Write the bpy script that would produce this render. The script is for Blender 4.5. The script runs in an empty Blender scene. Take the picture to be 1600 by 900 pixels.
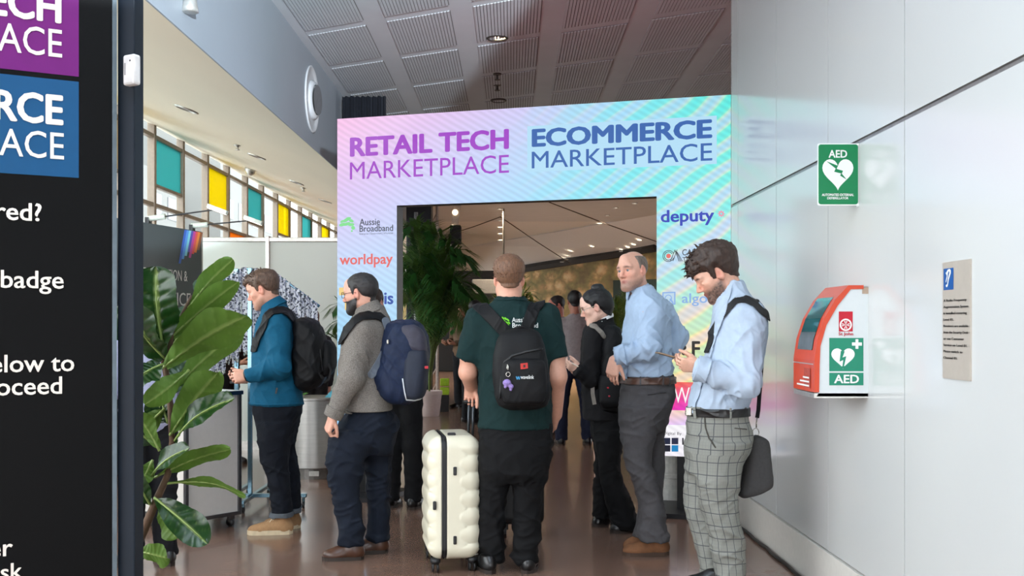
import bpy, math, random
import numpy as np
from mathutils import Vector, Matrix
from mathutils.bvhtree import BVHTree

random.seed(7)
SC = bpy.context.scene
COL = SC.collection

# ------------------------------------------------------------------ camera
EYE = 1.40            # camera height
FPX = 1600.0          # focal length in pixels of the 1600 px wide frame
HOR = 508.0           # row of the horizon
cam_d = bpy.data.cameras.new('camera')
cam_d.sensor_width = 36.0
cam_d.lens = 36.0
cam_d.shift_y = (HOR - 450.0) / 1600.0
cam_d.clip_start = 0.05
cam_d.clip_end = 300
cam = bpy.data.objects.new('camera', cam_d)
cam.location = (0, 0, EYE)
cam.rotation_euler = (math.pi / 2, 0, 0)
COL.objects.link(cam)
SC.camera = cam

# ------------------------------------------------------------------ sky light and exposure
world = bpy.data.worlds.new('overcast_sky')
SC.world = world
world.use_nodes = True
wn = world.node_tree.nodes
wn['Background'].inputs[0].default_value = (0.93, 0.96, 1.0, 1)
wn['Background'].inputs[1].default_value = 7.1
# unseen cool spot added behind the camera to brighten the near ceiling and bulkhead
up_d = bpy.data.lights.new('added_uplight', 'SPOT')
up_d.energy = 9000
up_d.color = (.80, .91, 1.0)
up_d.spot_size = math.radians(50)
up_d.spot_blend = .06
up_d.shadow_soft_size = .06
up = bpy.data.objects.new('added_uplight', up_d)
up.location = (1.0, -1.5, 2.3)
up.rotation_euler = (Vector((-2.0, 4.5, 5.2)) - up.location).to_track_quat('-Z', 'Y').to_euler()
COL.objects.link(up)
SC.view_settings.view_transform = 'Standard'
SC.view_settings.look = 'None'
SC.view_settings.gamma = 1.0
SC.view_settings.use_curve_mapping = False
SC.view_settings.exposure = 0.0

# ------------------------------------------------------------------ helpers: points, colours, materials
def W(px, py, Y):
    return np.array([(px - 800.0) / FPX * Y, Y, EYE - (py - HOR) / FPX * Y])

def srgb(r, g, b):
    out = []
    for c in (r, g, b):
        c = c / 255.0
        out.append(c / 12.92 if c <= 0.04045 else ((c + 0.055) / 1.055) ** 2.4)
    return (out[0], out[1], out[2], 1.0)

_M = {}
def mat(name, rgb, rough=0.6, metal=0.0, var=0.12, scale=30.0, bump=0.0, bscale=None, stretch=None,
        spec=0.5, coat=0.0, attr=None, emit=None, alpha=None):
    """one procedural material: noise-varied base colour with optional relief"""
    if name in _M:
        return _M[name]
    m = bpy.data.materials.new(name)
    m.use_nodes = True
    nt = m.node_tree
    N, L = nt.nodes, nt.links
    b = N['Principled BSDF']
    tc = N.new('ShaderNodeTexCoord')
    mp = N.new('ShaderNodeMapping')
    L.new(tc.outputs['Object'], mp.inputs['Vector'])
    if stretch:
        mp.inputs['Scale'].default_value = stretch
    nz = N.new('ShaderNodeTexNoise')
    nz.inputs['Scale'].default_value = scale
    nz.inputs['Detail'].default_value = 4
    L.new(mp.outputs['Vector'], nz.inputs['Vector'])
    mx = N.new('ShaderNodeMix')
    mx.data_type = 'RGBA'
    mx.blend_type = 'MULTIPLY'
    mx.inputs[0].default_value = 1.0
    rp = N.new('ShaderNodeMapRange')
    rp.inputs['From Min'].default_value = 0.3
    rp.inputs['From Max'].default_value = 0.7
    rp.inputs['To Min'].default_value = 1.0 - var
    rp.inputs['To Max'].default_value = 1.0 + var
    L.new(nz.outputs['Fac'], rp.inputs['Value'])
    if attr:
        at = N.new('ShaderNodeAttribute')
        at.attribute_name = attr
        L.new(at.outputs['Color'], mx.inputs[6])
    else:
        mx.inputs[6].default_value = srgb(*rgb)
    L.new(rp.outputs['Result'], mx.inputs[7])
    L.new(mx.outputs[2], b.inputs['Base Color'])
    b.inputs['Roughness'].default_value = rough
    b.inputs['Metallic'].default_value = metal
    b.inputs['Specular IOR Level'].default_value = spec
    b.inputs['Coat Weight'].default_value = coat
    if bump:
        nb = N.new('ShaderNodeTexNoise')
        nb.inputs['Scale'].default_value = bscale or scale * 4
        nb.inputs['Detail'].default_value = 3
        L.new(mp.outputs['Vector'], nb.inputs['Vector'])
        bp = N.new('ShaderNodeBump')
        bp.inputs['Strength'].default_value = bump
        bp.inputs['Distance'].default_value = 0.003
        L.new(nb.outputs['Fac'], bp.inputs['Height'])
        L.new(bp.outputs['Normal'], b.inputs['Normal'])
    if emit:
        b.inputs['Emission Color'].default_value = srgb(*emit[0])
        b.inputs['Emission Strength'].default_value = emit[1]
    _M[name] = m
    return m

def screen_mat(name, rgb, k=1.0):
    """a patch of a lit LED display"""
    if name in _M:
        return _M[name]
    m = bpy.data.materials.new(name)
    m.use_nodes = True
    N, L = m.node_tree.nodes, m.node_tree.links
    b = N['Principled BSDF']
    b.inputs['Base Color'].default_value = (0.01, 0.01, 0.01, 1)
    b.inputs['Roughness'].default_value = 0.5
    b.inputs['Emission Color'].default_value = srgb(*rgb)
    b.inputs['Emission Strength'].default_value = k
    _M[name] = m
    return m

def glass_mat(name, rgb, gloss=0.08, dens=1.0):
    """thin window glass: tinted see-through with a faint mirror"""
    if name in _M:
        return _M[name]
    m = bpy.data.materials.new(name)
    m.use_nodes = True
    N, L = m.node_tree.nodes, m.node_tree.links
    N.remove(N['Principled BSDF'])
    out = N['Material Output']
    tr = N.new('ShaderNodeBsdfTransparent')
    tr.inputs[0].default_value = srgb(*rgb)
    gl = N.new('ShaderNodeBsdfGlossy')
    gl.inputs['Roughness'].default_value = 0.05
    mx = N.new('ShaderNodeMixShader')
    mx.inputs[0].default_value = gloss
    L.new(tr.outputs[0], mx.inputs[1])
    L.new(gl.outputs[0], mx.inputs[2])
    if dens < 1.0:
        df = N.new('ShaderNodeBsdfTranslucent')
        df.inputs[0].default_value = srgb(*rgb)
        m2 = N.new('ShaderNodeMixShader')
        m2.inputs[0].default_value = 1 - dens
        L.new(mx.outputs[0], m2.inputs[1])
        L.new(df.outputs[0], m2.inputs[2])
        mx = m2
    L.new(mx.outputs[0], out.inputs[0])
    _M[name] = m
    return m

# ------------------------------------------------------------------ helpers: objects
def thing(name, label, cat, loc=(0, 0, 0), group=None):
    o = bpy.data.objects.new(name, None)
    o.empty_display_size = 0.1
    o.location = Vector([float(c) for c in loc])
    COL.objects.link(o)
    o['label'] = label
    o['category'] = cat
    if group:
        o['group'] = group
    return o

def origin_of(parent):
    v = Vector((0, 0, 0))
    while parent is not None:
        v = v + parent.location
        parent = parent.parent
    return v

def put(name, me, m, parent=None, label=None, smooth=False, kind=None):
    """link a mesh given in world coordinates as one object"""
    o = bpy.data.objects.new(name, me)
    COL.objects.link(o)
    if m is not None:
        me.materials.append(m)
    if parent is not None:
        me.transform(Matrix.Translation(-origin_of(parent)))
        o.parent = parent
    if smooth:
        me.polygons.foreach_set('use_smooth', [True] * len(me.polygons))
    if label:
        o['label'] = label
    if kind:
        o['kind'] = kind
    return o

def tag(o, label, cat, group=None):
    """a thing that is one mesh: put its origin at its base and describe it"""
    bb = [Vector(c) for c in o.bound_box]
    c = sum(bb, Vector()) / 8
    c.z = min(v.z for v in bb)
    o.data.transform(Matrix.Translation(-c))
    o.location = c
    o['label'] = label
    o['category'] = cat
    if group:
        o['group'] = group
    return o

class MB:
    """collects simple shapes into one mesh"""
    def __init__(s):
        s.v, s.f = [], []
    def add(s, vs, fs):
        n = len(s.v)
        s.v += [tuple(float(c) for c in v) for v in vs]
        s.f += [tuple(i + n for i in f) for f in fs]
        return s
    def box(s, lo, hi, R=None, o=(0, 0, 0)):
        x0, y0, z0 = lo
        x1, y1, z1 = hi
        vs = [(x, y, z) for x in (x0, x1) for y in (y0, y1) for z in (z0, z1)]
        if R is not None:
            vs = [np.asarray(o) + R @ np.array(v) for v in vs]
        return s.add(vs, [(0, 1, 3, 2), (4, 6, 7, 5), (0, 4, 5, 1), (2, 3, 7, 6), (0, 2, 6, 4), (1, 5, 7, 3)])
    def bbox(s, lo, hi, bev, R=None, o=(0, 0, 0)):
        """box with chamfered edges"""
        bm = bmesh_box(lo, hi, bev)
        vs = [tuple(v.co) for v in bm.verts]
        bm.verts.index_update()
        fs = [tuple(v.index for v in f.verts) for f in bm.faces]
        bm.free()
        if R is not None:
            vs = [np.asarray(o) + R @ np.array(v) for v in vs]
        return s.add(vs, fs)
    def prism(s, pts, d):
        """polygon of 3-D points pushed along vector d"""
        n = len(pts)
        d = np.asarray(d, float)
        a = [np.asarray(p, float) for p in pts]
        vs = a + [p + d for p in a]
        fs = [tuple(range(n))[::-1], tuple(range(n, 2 * n))] + [(i, (i + 1) % n, (i + 1) % n + n, i + n) for i in range(n)]
        return s.add(vs, fs)
    def tube(s, pts, r, n=8, cap=True):
        P = [np.asarray(p, float) for p in pts]
        rs = r if hasattr(r, '__len__') else [r] * len(P)
        rings = []
        up = None
        for i, p in enumerate(P):
            t = P[min(i + 1, len(P) - 1)] - P[max(i - 1, 0)]
            t = t / (np.linalg.norm(t) + 1e-12)
            if up is None:
                up = np.array([0, 0, 1.0]) if abs(t[2]) < 0.9 else np.array([1.0, 0, 0])
            u = np.cross(t, up)
            u /= np.linalg.norm(u) + 1e-12
            w = np.cross(u, t)
            up = w
            rings.append([p + rs[i] * (math.cos(2 * math.pi * k / n) * u + math.sin(2 * math.pi * k / n) * w) for k in range(n)])
        vs = [v for r_ in rings for v in r_]
        fs = []
        for i in range(len(P) - 1):
            for k in range(n):
                fs.append((i * n + k, i * n + (k + 1) % n, (i + 1) * n + (k + 1) % n, (i + 1) * n + k))
        if cap:
            fs.append(tuple(range(n))[::-1])
            fs.append(tuple(range((len(P) - 1) * n, len(P) * n)))
        return s.add(vs, fs)
    def lathe(s, c, prof, n=32, axis=(0, 0, 1), cap=True):
        """profile of (radius, height) turned about an axis through c"""
        ax = np.asarray(axis, float)
        ax /= np.linalg.norm(ax)
        t = np.array([1.0, 0, 0]) if abs(ax[0]) < 0.9 else np.array([0, 1.0, 0])
        u = np.cross(ax, t)
        u /= np.linalg.norm(u)
        w = np.cross(ax, u)
        c = np.asarray(c, float)
        vs, fs = [], []
        for (r, h) in prof:
            for k in range(n):
                a = 2 * math.pi * k / n
                vs.append(c + ax * h + r * (math.cos(a) * u + math.sin(a) * w))
        for i in range(len(prof) - 1):
            for k in range(n):
                fs.append((i * n + k, i * n + (k + 1) % n, (i + 1) * n + (k + 1) % n, (i + 1) * n + k))
        if cap:
            fs.append(tuple(range(n))[::-1])
            fs.append(tuple(range((len(prof) - 1) * n, len(prof) * n)))
        return s.add(vs, fs)
    def ribbon(s, pts, nrm, w, t):
        """flat strap of width w and thickness t; nrm = outward normal at each point"""
        P = [np.asarray(p, float) for p in pts]
        vs, fs = [], []
        for i, p in enumerate(P):
            d = P[min(i + 1, len(P) - 1)] - P[max(i - 1, 0)]
            d /= np.linalg.norm(d) + 1e-12
            nn = np.asarray(nrm[i] if hasattr(nrm[0], '__len__') else nrm, float)
            sd = np.cross(d, nn)
            sd /= np.linalg.norm(sd) + 1e-12
            nn = np.cross(sd, d)
            for a, b in ((-1, -1), (1, -1), (1, 1), (-1, 1)):
                vs.append(p + sd * a * w / 2 + nn * b * t / 2)
        for i in range(len(P) - 1):
            for k in range(4):
                fs.append((i * 4 + k, i * 4 + (k + 1) % 4, i * 4 + 4 + (k + 1) % 4, i * 4 + 4 + k))
        fs.append((3, 2, 1, 0))
        e = (len(P) - 1) * 4
        fs.append((e, e + 1, e + 2, e + 3))
        return s.add(vs, fs)
    def mesh(s, name='m'):
        me = bpy.data.meshes.new(name)
        me.from_pydata(s.v, [], s.f)
        me.update()
        import bmesh
        bm = bmesh.new()
        bm.from_mesh(me)
        bmesh.ops.recalc_face_normals(bm, faces=bm.faces)
        bm.to_mesh(me)
        bm.free()
        return me
    def put(s, name, m, parent=None, label=None, smooth=False, kind=None):
        return put(name, s.mesh(name), m, parent, label, smooth, kind)

def bmesh_box(lo, hi, bev):
    import bmesh
    bm = bmesh.new()
    bmesh.ops.create_cube(bm, size=1.0)
    for v in bm.verts:
        v.co = Vector([(lo[i] + hi[i]) / 2 + v.co[i] * (hi[i] - lo[i]) for i in range(3)])
    bmesh.ops.bevel(bm, geom=list(bm.edges), offset=bev, segments=2, affect='EDGES', profile=0.5)
    return bm

def structure(o):
    o['kind'] = 'structure'
    return o

# ------------------------------------------------------------------ helpers: lettering
_TX = {}
def glyphs(s, bold=0.0, space=1.0):
    key = (s, bold, space)
    if key in _TX:
        return _TX[key]
    cu = bpy.data.curves.new('type', 'FONT')
    cu.body = s
    cu.size = 1.0
    cu.resolution_u = 3
    cu.space_character = space
    ob = bpy.data.objects.new('type', cu)
    COL.objects.link(ob)
    dg = bpy.context.evaluated_depsgraph_get()
    me = ob.evaluated_get(dg).to_mesh()
    v = np.array([list(p.co)[:2] for p in me.vertices])
    f = [tuple(p.vertices) for p in me.polygons]
    ob.evaluated_get(dg).to_mesh_clear()
    bpy.data.objects.remove(ob)
    bpy.data.curves.remove(cu)
    if bold:
        n = len(v)
        sh = [(-bold, 0), (bold, 0), (0, bold * .7), (0, -bold * .7), (-bold * .7, bold * .5), (bold * .7, bold * .5), (-bold * .7, -bold * .5), (bold * .7, -bold * .5)]
        f = [tuple(i + n * k for i in g) for k in range(len(sh)) for g in f]
        v = np.concatenate([v + np.array(q) for q in sh])
    v0 = v.min(0)
    v1 = v.max(0)
    _TX[key] = (v, f, v0, v1)
    return _TX[key]

def letters(name, s, fmap, s0, s1, t0, t1, m, parent, bold=0.0, label=None, space=1.0, keep=None):
    """lettering whose box fills s0..s1 x t0..t1 of a surface given by fmap(s, t) -> point"""
    v, f, a, b = glyphs(s, bold, space)
    q = (v - a) / (b - a)
    S = s0 + q[:, 0] * (s1 - s0)
    T = t0 + q[:, 1] * (t1 - t0)
    P = [fmap(x, y) for x, y in zip(S, T)]
    if bold:
        # the heavy strokes are overprinted passes, each a hair above the last
        n = len(P) // 8
        sm, tm = (s0 + s1) / 2, (t0 + t1) / 2
        e = abs(s1 - s0) * .02
        c0, c1, c2 = fmap(sm, tm), fmap(sm + e, tm), fmap(sm, tm + e)
        if keep is not None or any(c is None for c in (c0, c1, c2)):
            nv = np.array([0, -1.0, 0])
        else:
            nv = np.cross(np.array(c1) - np.array(c0), np.array(c2) - np.array(c0))
            nv /= np.linalg.norm(nv)
            if nv @ (np.array([0, 0, EYE]) - np.array(c0)) < 0:
                nv = -nv
        P = [None if p is None else tuple(np.array(p) + nv * .00015 * (i // n)) for i, p in enumerate(P)]
    if keep is not None:
        f = [g for g in f if all(P[i] is not None for i in g)]
        P = [p if p is not None else (0, 0, 0) for p in P]
    me = bpy.data.meshes.new(name)
    me.from_pydata([tuple(float(c) for c in p) for p in P], [], f)
    me.update()
    return put(name, me, m, parent, label)

def patch(name, pts, fmap, m, parent, label=None):
    """flat printed polygon (s, t) on a surface"""
    me = bpy.data.meshes.new(name)
    me.from_pydata([tuple(float(c) for c in fmap(x, y)) for x, y in pts], [], [tuple(range(len(pts)))])
    me.update()
    return put(name, me, m, parent, label)

def disc(cx, cy, r, n=24, ry=None):
    return [(cx + r * math.cos(2 * math.pi * k / n), cy + (ry or r) * math.sin(2 * math.pi * k / n)) for k in range(n)]

def ring(name, cx, cy, r0, r1, fmap, m, parent, n=32, a0=0.0, a1=2 * math.pi, ky=1.0):
    vs, fs = [], []
    for k in range(n + 1):
        a = a0 + (a1 - a0) * k / n
        vs.append(fmap(cx + r0 * math.cos(a), cy + ky * r0 * math.sin(a)))
        vs.append(fmap(cx + r1 * math.cos(a), cy + ky * r1 * math.sin(a)))
    for k in range(n):
        fs.append((2 * k, 2 * k + 1, 2 * k + 3, 2 * k + 2))
    me = bpy.data.meshes.new(name)
    me.from_pydata([tuple(float(c) for c in v) for v in vs], [], fs)
    me.update()
    return put(name, me, m, parent)

# ------------------------------------------------------------------ helpers: soft solids (bodies, clothes, bags)
def smin(a, b, k):
    if k <= 0:
        return np.minimum(a, b)
    h = np.maximum(k - np.abs(a - b), 0) / k
    return np.minimum(a, b) - h * h * k * 0.25

class Field:
    def __init__(s, lo, hi, h):
        s.h = h
        s.lo = np.asarray(lo, float)
        n = np.ceil((np.asarray(hi) - s.lo) / h).astype(int) + 1
        s.ax = [s.lo[i] + h * np.arange(n[i]) for i in range(3)]
        s.F = np.full(n, 1.0, np.float32)
    def region(s, lo, hi, pad):
        sl = []
        for i in range(3):
            a = int(max(0, math.floor((lo[i] - pad - s.lo[i]) / s.h)))
            b = int(min(len(s.ax[i]), math.ceil((hi[i] + pad - s.lo[i]) / s.h) + 1))
            sl.append(slice(a, max(a, b)))
        return tuple(sl)
    def grid(s, sl):
        return (s.ax[0][sl[0]][:, None, None], s.ax[1][sl[1]][None, :, None], s.ax[2][sl[2]][None, None, :])
    def add(s, prim, k=0.0, mode=0):
        fn, lo, hi = prim
        sl = s.region(lo, hi, k + max(2.5 * s.h, 0.03))
        if any(q.stop <= q.start for q in sl):
            return
        d = fn(*s.grid(sl)).astype(np.float32)
        G = s.F[sl]
        if mode == 0:
            s.F[sl] = smin(G, d, k)
        elif mode == 1:
            s.F[sl] = -smin(-G, d, k)
        else:
            s.F[sl] = np.maximum(G, d)

def build_field(prims, h):
    lo = np.min([p[0][1] for p in prims if p[2] == 0], axis=0) - 0.03
    hi = np.max([p[0][2] for p in prims if p[2] == 0], axis=0) + 0.03
    F = Field(lo, hi, h)
    for p, k, mode in prims:
        F.add(p, k, mode)
    return F

def cone(a, b, ra, rb, flat=0):
    a = np.asarray(a, float)
    b = np.asarray(b, float)
    ab = b - a
    L2 = float(ab @ ab) + 1e-12
    Ln = math.sqrt(L2)
    def fn(x, y, z):
        px, py, pz = x - a[0], y - a[1], z - a[2]
        tr = (px * ab[0] + py * ab[1] + pz * ab[2]) / L2
        t = np.clip(tr, 0, 1)
        d = np.sqrt((px - t * ab[0]) ** 2 + (py - t * ab[1]) ** 2 + (pz - t * ab[2]) ** 2) - (ra + (rb - ra) * t)
        if flat & 1:
            d = np.maximum(d, (tr - 1) * Ln)
        if flat & 2:
            d = np.maximum(d, -tr * Ln)
        return d
    r = max(ra, rb)
    return fn, np.minimum(a, b) - r, np.maximum(a, b) + r

def ell(c, r, R=None):
    c = np.asarray(c, float)
    r = np.asarray(r, float)
    def fn(x, y, z):
        p = (x - c[0], y - c[1], z - c[2])
        if R is not None:
            p = tuple(p[0] * R[0, i] + p[1] * R[1, i] + p[2] * R[2, i] for i in range(3))
        q = [p[i] / r[i] for i in range(3)]
        k0 = np.sqrt(q[0] ** 2 + q[1] ** 2 + q[2] ** 2)
        k1 = np.sqrt((q[0] / r[0]) ** 2 + (q[1] / r[1]) ** 2 + (q[2] / r[2]) ** 2) + 1e-9
        return k0 * (k0 - 1) / k1
    m = r.max() if R is not None else r
    return fn, c - m, c + m

def rbox(c, half, rad, R=None):
    c = np.asarray(c, float)
    hf = np.asarray(half, float) - rad
    def fn(x, y, z):
        p = (x - c[0], y - c[1], z - c[2])
        if R is not None:
            p = tuple(p[0] * R[0, i] + p[1] * R[1, i] + p[2] * R[2, i] for i in range(3))
        q = [np.abs(p[i]) - hf[i] for i in range(3)]
        o = np.sqrt(np.maximum(q[0], 0) ** 2 + np.maximum(q[1], 0) ** 2 + np.maximum(q[2], 0) ** 2)
        return o + np.minimum(np.maximum(q[0], np.maximum(q[1], q[2])), 0) - rad
    m = np.linalg.norm(half) if R is not None else np.asarray(half)
    return fn, c - m, c + m

def pchip(xs, ys, xq):
    xs = np.asarray(xs, float)
    ys = np.asarray(ys, float)
    h = np.diff(xs)
    dl = np.diff(ys) / h
    m = np.zeros(len(xs))
    if len(xs) > 2:
        for i in range(1, len(xs) - 1):
            if dl[i - 1] * dl[i] > 0:
                m[i] = 2 * dl[i - 1] * dl[i] / (dl[i - 1] + dl[i])
    m[0], m[-1] = dl[0], dl[-1]
    xq = np.clip(xq, xs[0], xs[-1])
    i = np.clip(np.searchsorted(xs, xq) - 1, 0, len(xs) - 2)
    t = (xq - xs[i]) / h[i]
    return ((1 + 2 * t) * (1 - t) ** 2 * ys[i] + t * (1 - t) ** 2 * h[i] * m[i]
            + t * t * (3 - 2 * t) * ys[i + 1] + t * t * (t - 1) * h[i] * m[i + 1])

def stations(Y, rows):
    """rows (py, left px, right px, depth offset, half depth) -> sorted (z, cx, cy, a, b)"""
    st = []
    for (py, l, r, dy, b) in rows:
        D = Y + dy
        st.append((EYE - (py - HOR) / FPX * D, ((l + r) / 2 - 800) / FPX * D, D, (r - l) / 2 / FPX * D, b))
    st.sort()
    return st

def zloft(st, n=2.0, rim=0.0):
    Z = [s[0] for s in st]
    def fn(x, y, z):
        zq = z.reshape(-1)
        cx, cy, a, b = [pchip(Z, [s[i] for s in st], zq).reshape(z.shape) for i in (1, 2, 3, 4)]
        qx = np.abs(x - cx) / a
        qy = np.abs(y - cy) / b
        rho = (qx ** n + qy ** n) ** (1.0 / n) + 1e-9
        g = np.sqrt((qx / a) ** 2 + (qy / b) ** 2) / np.sqrt(qx * qx + qy * qy + 1e-9) + 1e-6
        d = (rho - 1) / g
        c = np.maximum(z - Z[-1], Z[0] - z)
        if rim > 0:
            u = np.maximum(d + rim, 0)
            v = np.maximum(c + rim, 0)
            return np.sqrt(u * u + v * v) + np.minimum(np.maximum(d, c) + rim, 0) - rim
        return np.maximum(d, c)
    lo = np.array([min(s[1] - s[3] for s in st), min(s[2] - s[4] for s in st), Z[0]])
    hi = np.array([max(s[1] + s[3] for s in st), max(s[2] + s[4] for s in st), Z[-1]])
    return fn, lo, hi

def nets(field):
    """surface nets over the grid: vertices and quads of the zero surface"""
    F, h, lo = field.F, field.h, field.lo
    S = F < 0
    n = F.shape
    c = np.zeros((n[0] - 1, n[1] - 1, n[2] - 1), np.int8)
    for i in (0, 1):
        for j in (0, 1):
            for k in (0, 1):
                c += S[i:n[0] - 1 + i, j:n[1] - 1 + j, k:n[2] - 1 + k]
    act = (c > 0) & (c < 8)
    I, J, K = np.nonzero(act)
    idx = np.full(c.shape, -1, np.int32)
    idx[I, J, K] = np.arange(len(I))
    vals = {}
    for i in (0, 1):
        for j in (0, 1):
            for k in (0, 1):
                vals[(i, j, k)] = np.clip(F[I + i, J + j, K + k], -2 * h, 2 * h)
    acc = np.zeros((len(I), 3))
    cnt = np.zeros(len(I))
    for a in vals:
        for ax in range(3):
            if a[ax] == 0:
                b = list(a)
                b[ax] = 1
                va, vb = vals[a], vals[tuple(b)]
                cr = (va < 0) != (vb < 0)
                den = np.where(cr, va - vb, 1.0)
                t = np.where(cr, va / den, 0)
                p = np.zeros((len(I), 3)) + np.array(a, float)
                p[:, ax] += t
                acc += p * cr[:, None]
                cnt += cr
    P = acc / cnt[:, None]
    V = lo + h * (np.stack([I, J, K], 1) + P)
    quads = []
    for ax in range(3):
        sl0 = [slice(1, n[d] - 1) for d in range(3)]
        sl1 = [slice(1, n[d] - 1) for d in range(3)]
        sl0[ax] = slice(0, n[ax] - 1)
        sl1[ax] = slice(1, n[ax])
        A, B = S[tuple(sl0)], S[tuple(sl1)]
        for flip in (0, 1):
            m = (A & ~B) if flip == 0 else (~A & B)
            e = np.stack(np.nonzero(m), 1)
            for d in range(3):
                if d != ax:
                    e[:, d] += 1
            u, w = (ax + 1) % 3, (ax + 2) % 3
            off = [(0, 0), (-1, 0), (-1, -1), (0, -1)]
            q = []
            for (du, dw) in off:
                g = e.copy()
                g[:, u] += du
                g[:, w] += dw
                q.append(idx[g[:, 0], g[:, 1], g[:, 2]])
            q = np.stack(q, 1)
            if flip:
                q = q[:, ::-1]
            quads.append(q)
    Q = np.concatenate(quads)
    Q = Q[(Q >= 0).all(1)]
    return V, Q

def np_mesh(name, V, Q):
    me = bpy.data.meshes.new(name)
    me.vertices.add(len(V))
    me.vertices.foreach_set('co', V.astype(np.float32).ravel())
    me.loops.add(len(Q) * 4)
    me.loops.foreach_set('vertex_index', Q.astype(np.int32).ravel())
    me.polygons.add(len(Q))
    me.polygons.foreach_set('loop_start', np.arange(0, len(Q) * 4, 4, dtype=np.int32))
    me.polygons.foreach_set('use_smooth', np.ones(len(Q), bool))
    me.update(calc_edges=True)
    return me

def vnoise(p, seed=0):
    """smooth value noise in 0..1 for points (N, 3)"""
    i = np.floor(p).astype(np.int64)
    f = p - i
    u = f * f * (3 - 2 * f)
    out = np.zeros(len(p))
    for a in (0, 1):
        for b in (0, 1):
            for c in (0, 1):
                h = ((i[:, 0] + a) * 374761393 + (i[:, 1] + b) * 668265263 + (i[:, 2] + c) * 1274126177 + seed * 974634541) & 0xffffffff
                h = ((h ^ (h >> 13)) * 1274126177) & 0xffffffff
                h = (h ^ (h >> 16)) & 0xffff
                w = (u[:, 0] if a else 1 - u[:, 0]) * (u[:, 1] if b else 1 - u[:, 1]) * (u[:, 2] if c else 1 - u[:, 2])
                out += w * h / 65535.0
    return out

def folds(P, amp=0.004, fr=(7, 7, 14), skew=0.6, seed=0, zones=()):
    """height of cloth folds at points P; zones (centre, radius, factor) strengthen them locally"""
    w = np.stack([vnoise(P * 6 + 9.1, seed + 1), vnoise(P * 6 + 3.7, seed + 2), vnoise(P * 6 + 6.3, seed + 3)], 1) - .5
    Q = P + .10 * w
    q = Q * np.array(fr)
    q[:, 2] += skew * q[:, 0] + 0.4 * q[:, 1]
    r = 1 - np.abs(2 * vnoise(q, seed) - 1)
    q2 = Q * np.array(fr) * 2.0 + 5
    q2[:, 2] -= 1.2 * skew * q2[:, 0]
    r2 = 1 - np.abs(2 * vnoise(q2, seed + 5) - 1)
    A = np.full(len(P), amp)
    for (c, rad, k) in zones:
        d2 = ((P - np.asarray(c)) ** 2).sum(1)
        A += amp * k * np.exp(-d2 / (rad * rad))
    return A * ((r ** 2.2 - .3) * 1.25 + .6 * (r2 ** 2.5 - .25))

def solid(name, field, m, parent, disp=None, colfn=None, label=None, uvfn=None, relax=1):
    V, Q = nets(field)
    if relax:
        for _ in range(relax):
            acc = np.zeros_like(V)
            cn = np.zeros(len(V))
            for k in range(4):
                np.add.at(acc, Q[:, k], V[Q[:, (k + 1) % 4]] + V[Q[:, (k + 3) % 4]])
                np.add.at(cn, Q[:, k], 2)
            V = V * 0.5 + 0.5 * acc / np.maximum(cn, 1)[:, None]
    if disp is not None:
        fn = np.cross(V[Q[:, 2]] - V[Q[:, 0]], V[Q[:, 3]] - V[Q[:, 1]])
        vn = np.zeros_like(V)
        for k in range(4):
            np.add.at(vn, Q[:, k], fn)
        vn /= np.linalg.norm(vn, axis=1)[:, None] + 1e-12
        if hasattr(field, 'src'):
            vn = slope(field.src, V)
        V = V + vn * disp(V)[:, None]
    me = np_mesh(name, V, Q)
    if colfn is not None:
        c = np.ones((len(V), 4), np.float32)
        c[:, :3] = colfn(V)
        at = me.color_attributes.new('Col', 'FLOAT_COLOR', 'POINT')
        at.data.foreach_set('color', c.ravel())
    if uvfn is not None:
        at = me.attributes.new('wrap', 'FLOAT_VECTOR', 'POINT')
        at.data.foreach_set('vector', uvfn(V).astype(np.float32).ravel())
    o = put(name, me, m, parent, label)
    return o

def finer(A, axis):
    n = A.shape[axis]
    sh = list(A.shape)
    sh[axis] = 2 * n - 1
    out = np.empty(sh, np.float32)
    i0 = [slice(None)] * 3
    i1 = [slice(None)] * 3
    i0[axis], i1[axis] = slice(0, None, 2), slice(1, None, 2)
    lo, hi = [slice(None)] * 3, [slice(None)] * 3
    lo[axis], hi[axis] = slice(0, n - 1), slice(1, n)
    out[tuple(i0)] = A
    out[tuple(i1)] = .5 * (A[tuple(lo)] + A[tuple(hi)])
    return out

def shell(field, mask, off=0.009, th=0.006, h=None):
    """a layer lying on a garment, limited by mask(x, y, z) <= 0, on a grid twice as fine"""
    sl = tuple(slice(0, len(a)) for a in field.ax)
    x, y, z = field.grid(sl)
    near = (np.broadcast_to(mask(x, y, z), field.F.shape) < .02) & (np.abs(field.F) < .05)
    G = Field.__new__(Field)
    G.src = field
    G.h = field.h / 2
    c = []
    for d in range(3):
        q = np.nonzero(near.any(axis=tuple(e for e in range(3) if e != d)))[0]
        c.append((max(0, q.min() - 2), min(len(field.ax[d]), q.max() + 3)) if len(q) else (0, 3))
    A = field.F[tuple(slice(a, b) for a, b in c)]
    for d in range(3):
        A = finer(A, d)
    G.ax = [field.ax[d][c[d][0]] + G.h * np.arange(A.shape[d]) for d in range(3)]
    G.lo = np.array([a[0] for a in G.ax])
    x, y, z = G.grid((slice(None),) * 3)
    G.F = np.maximum(np.abs(A - off) - th, mask(x, y, z)).astype(np.float32)
    return G

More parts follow.
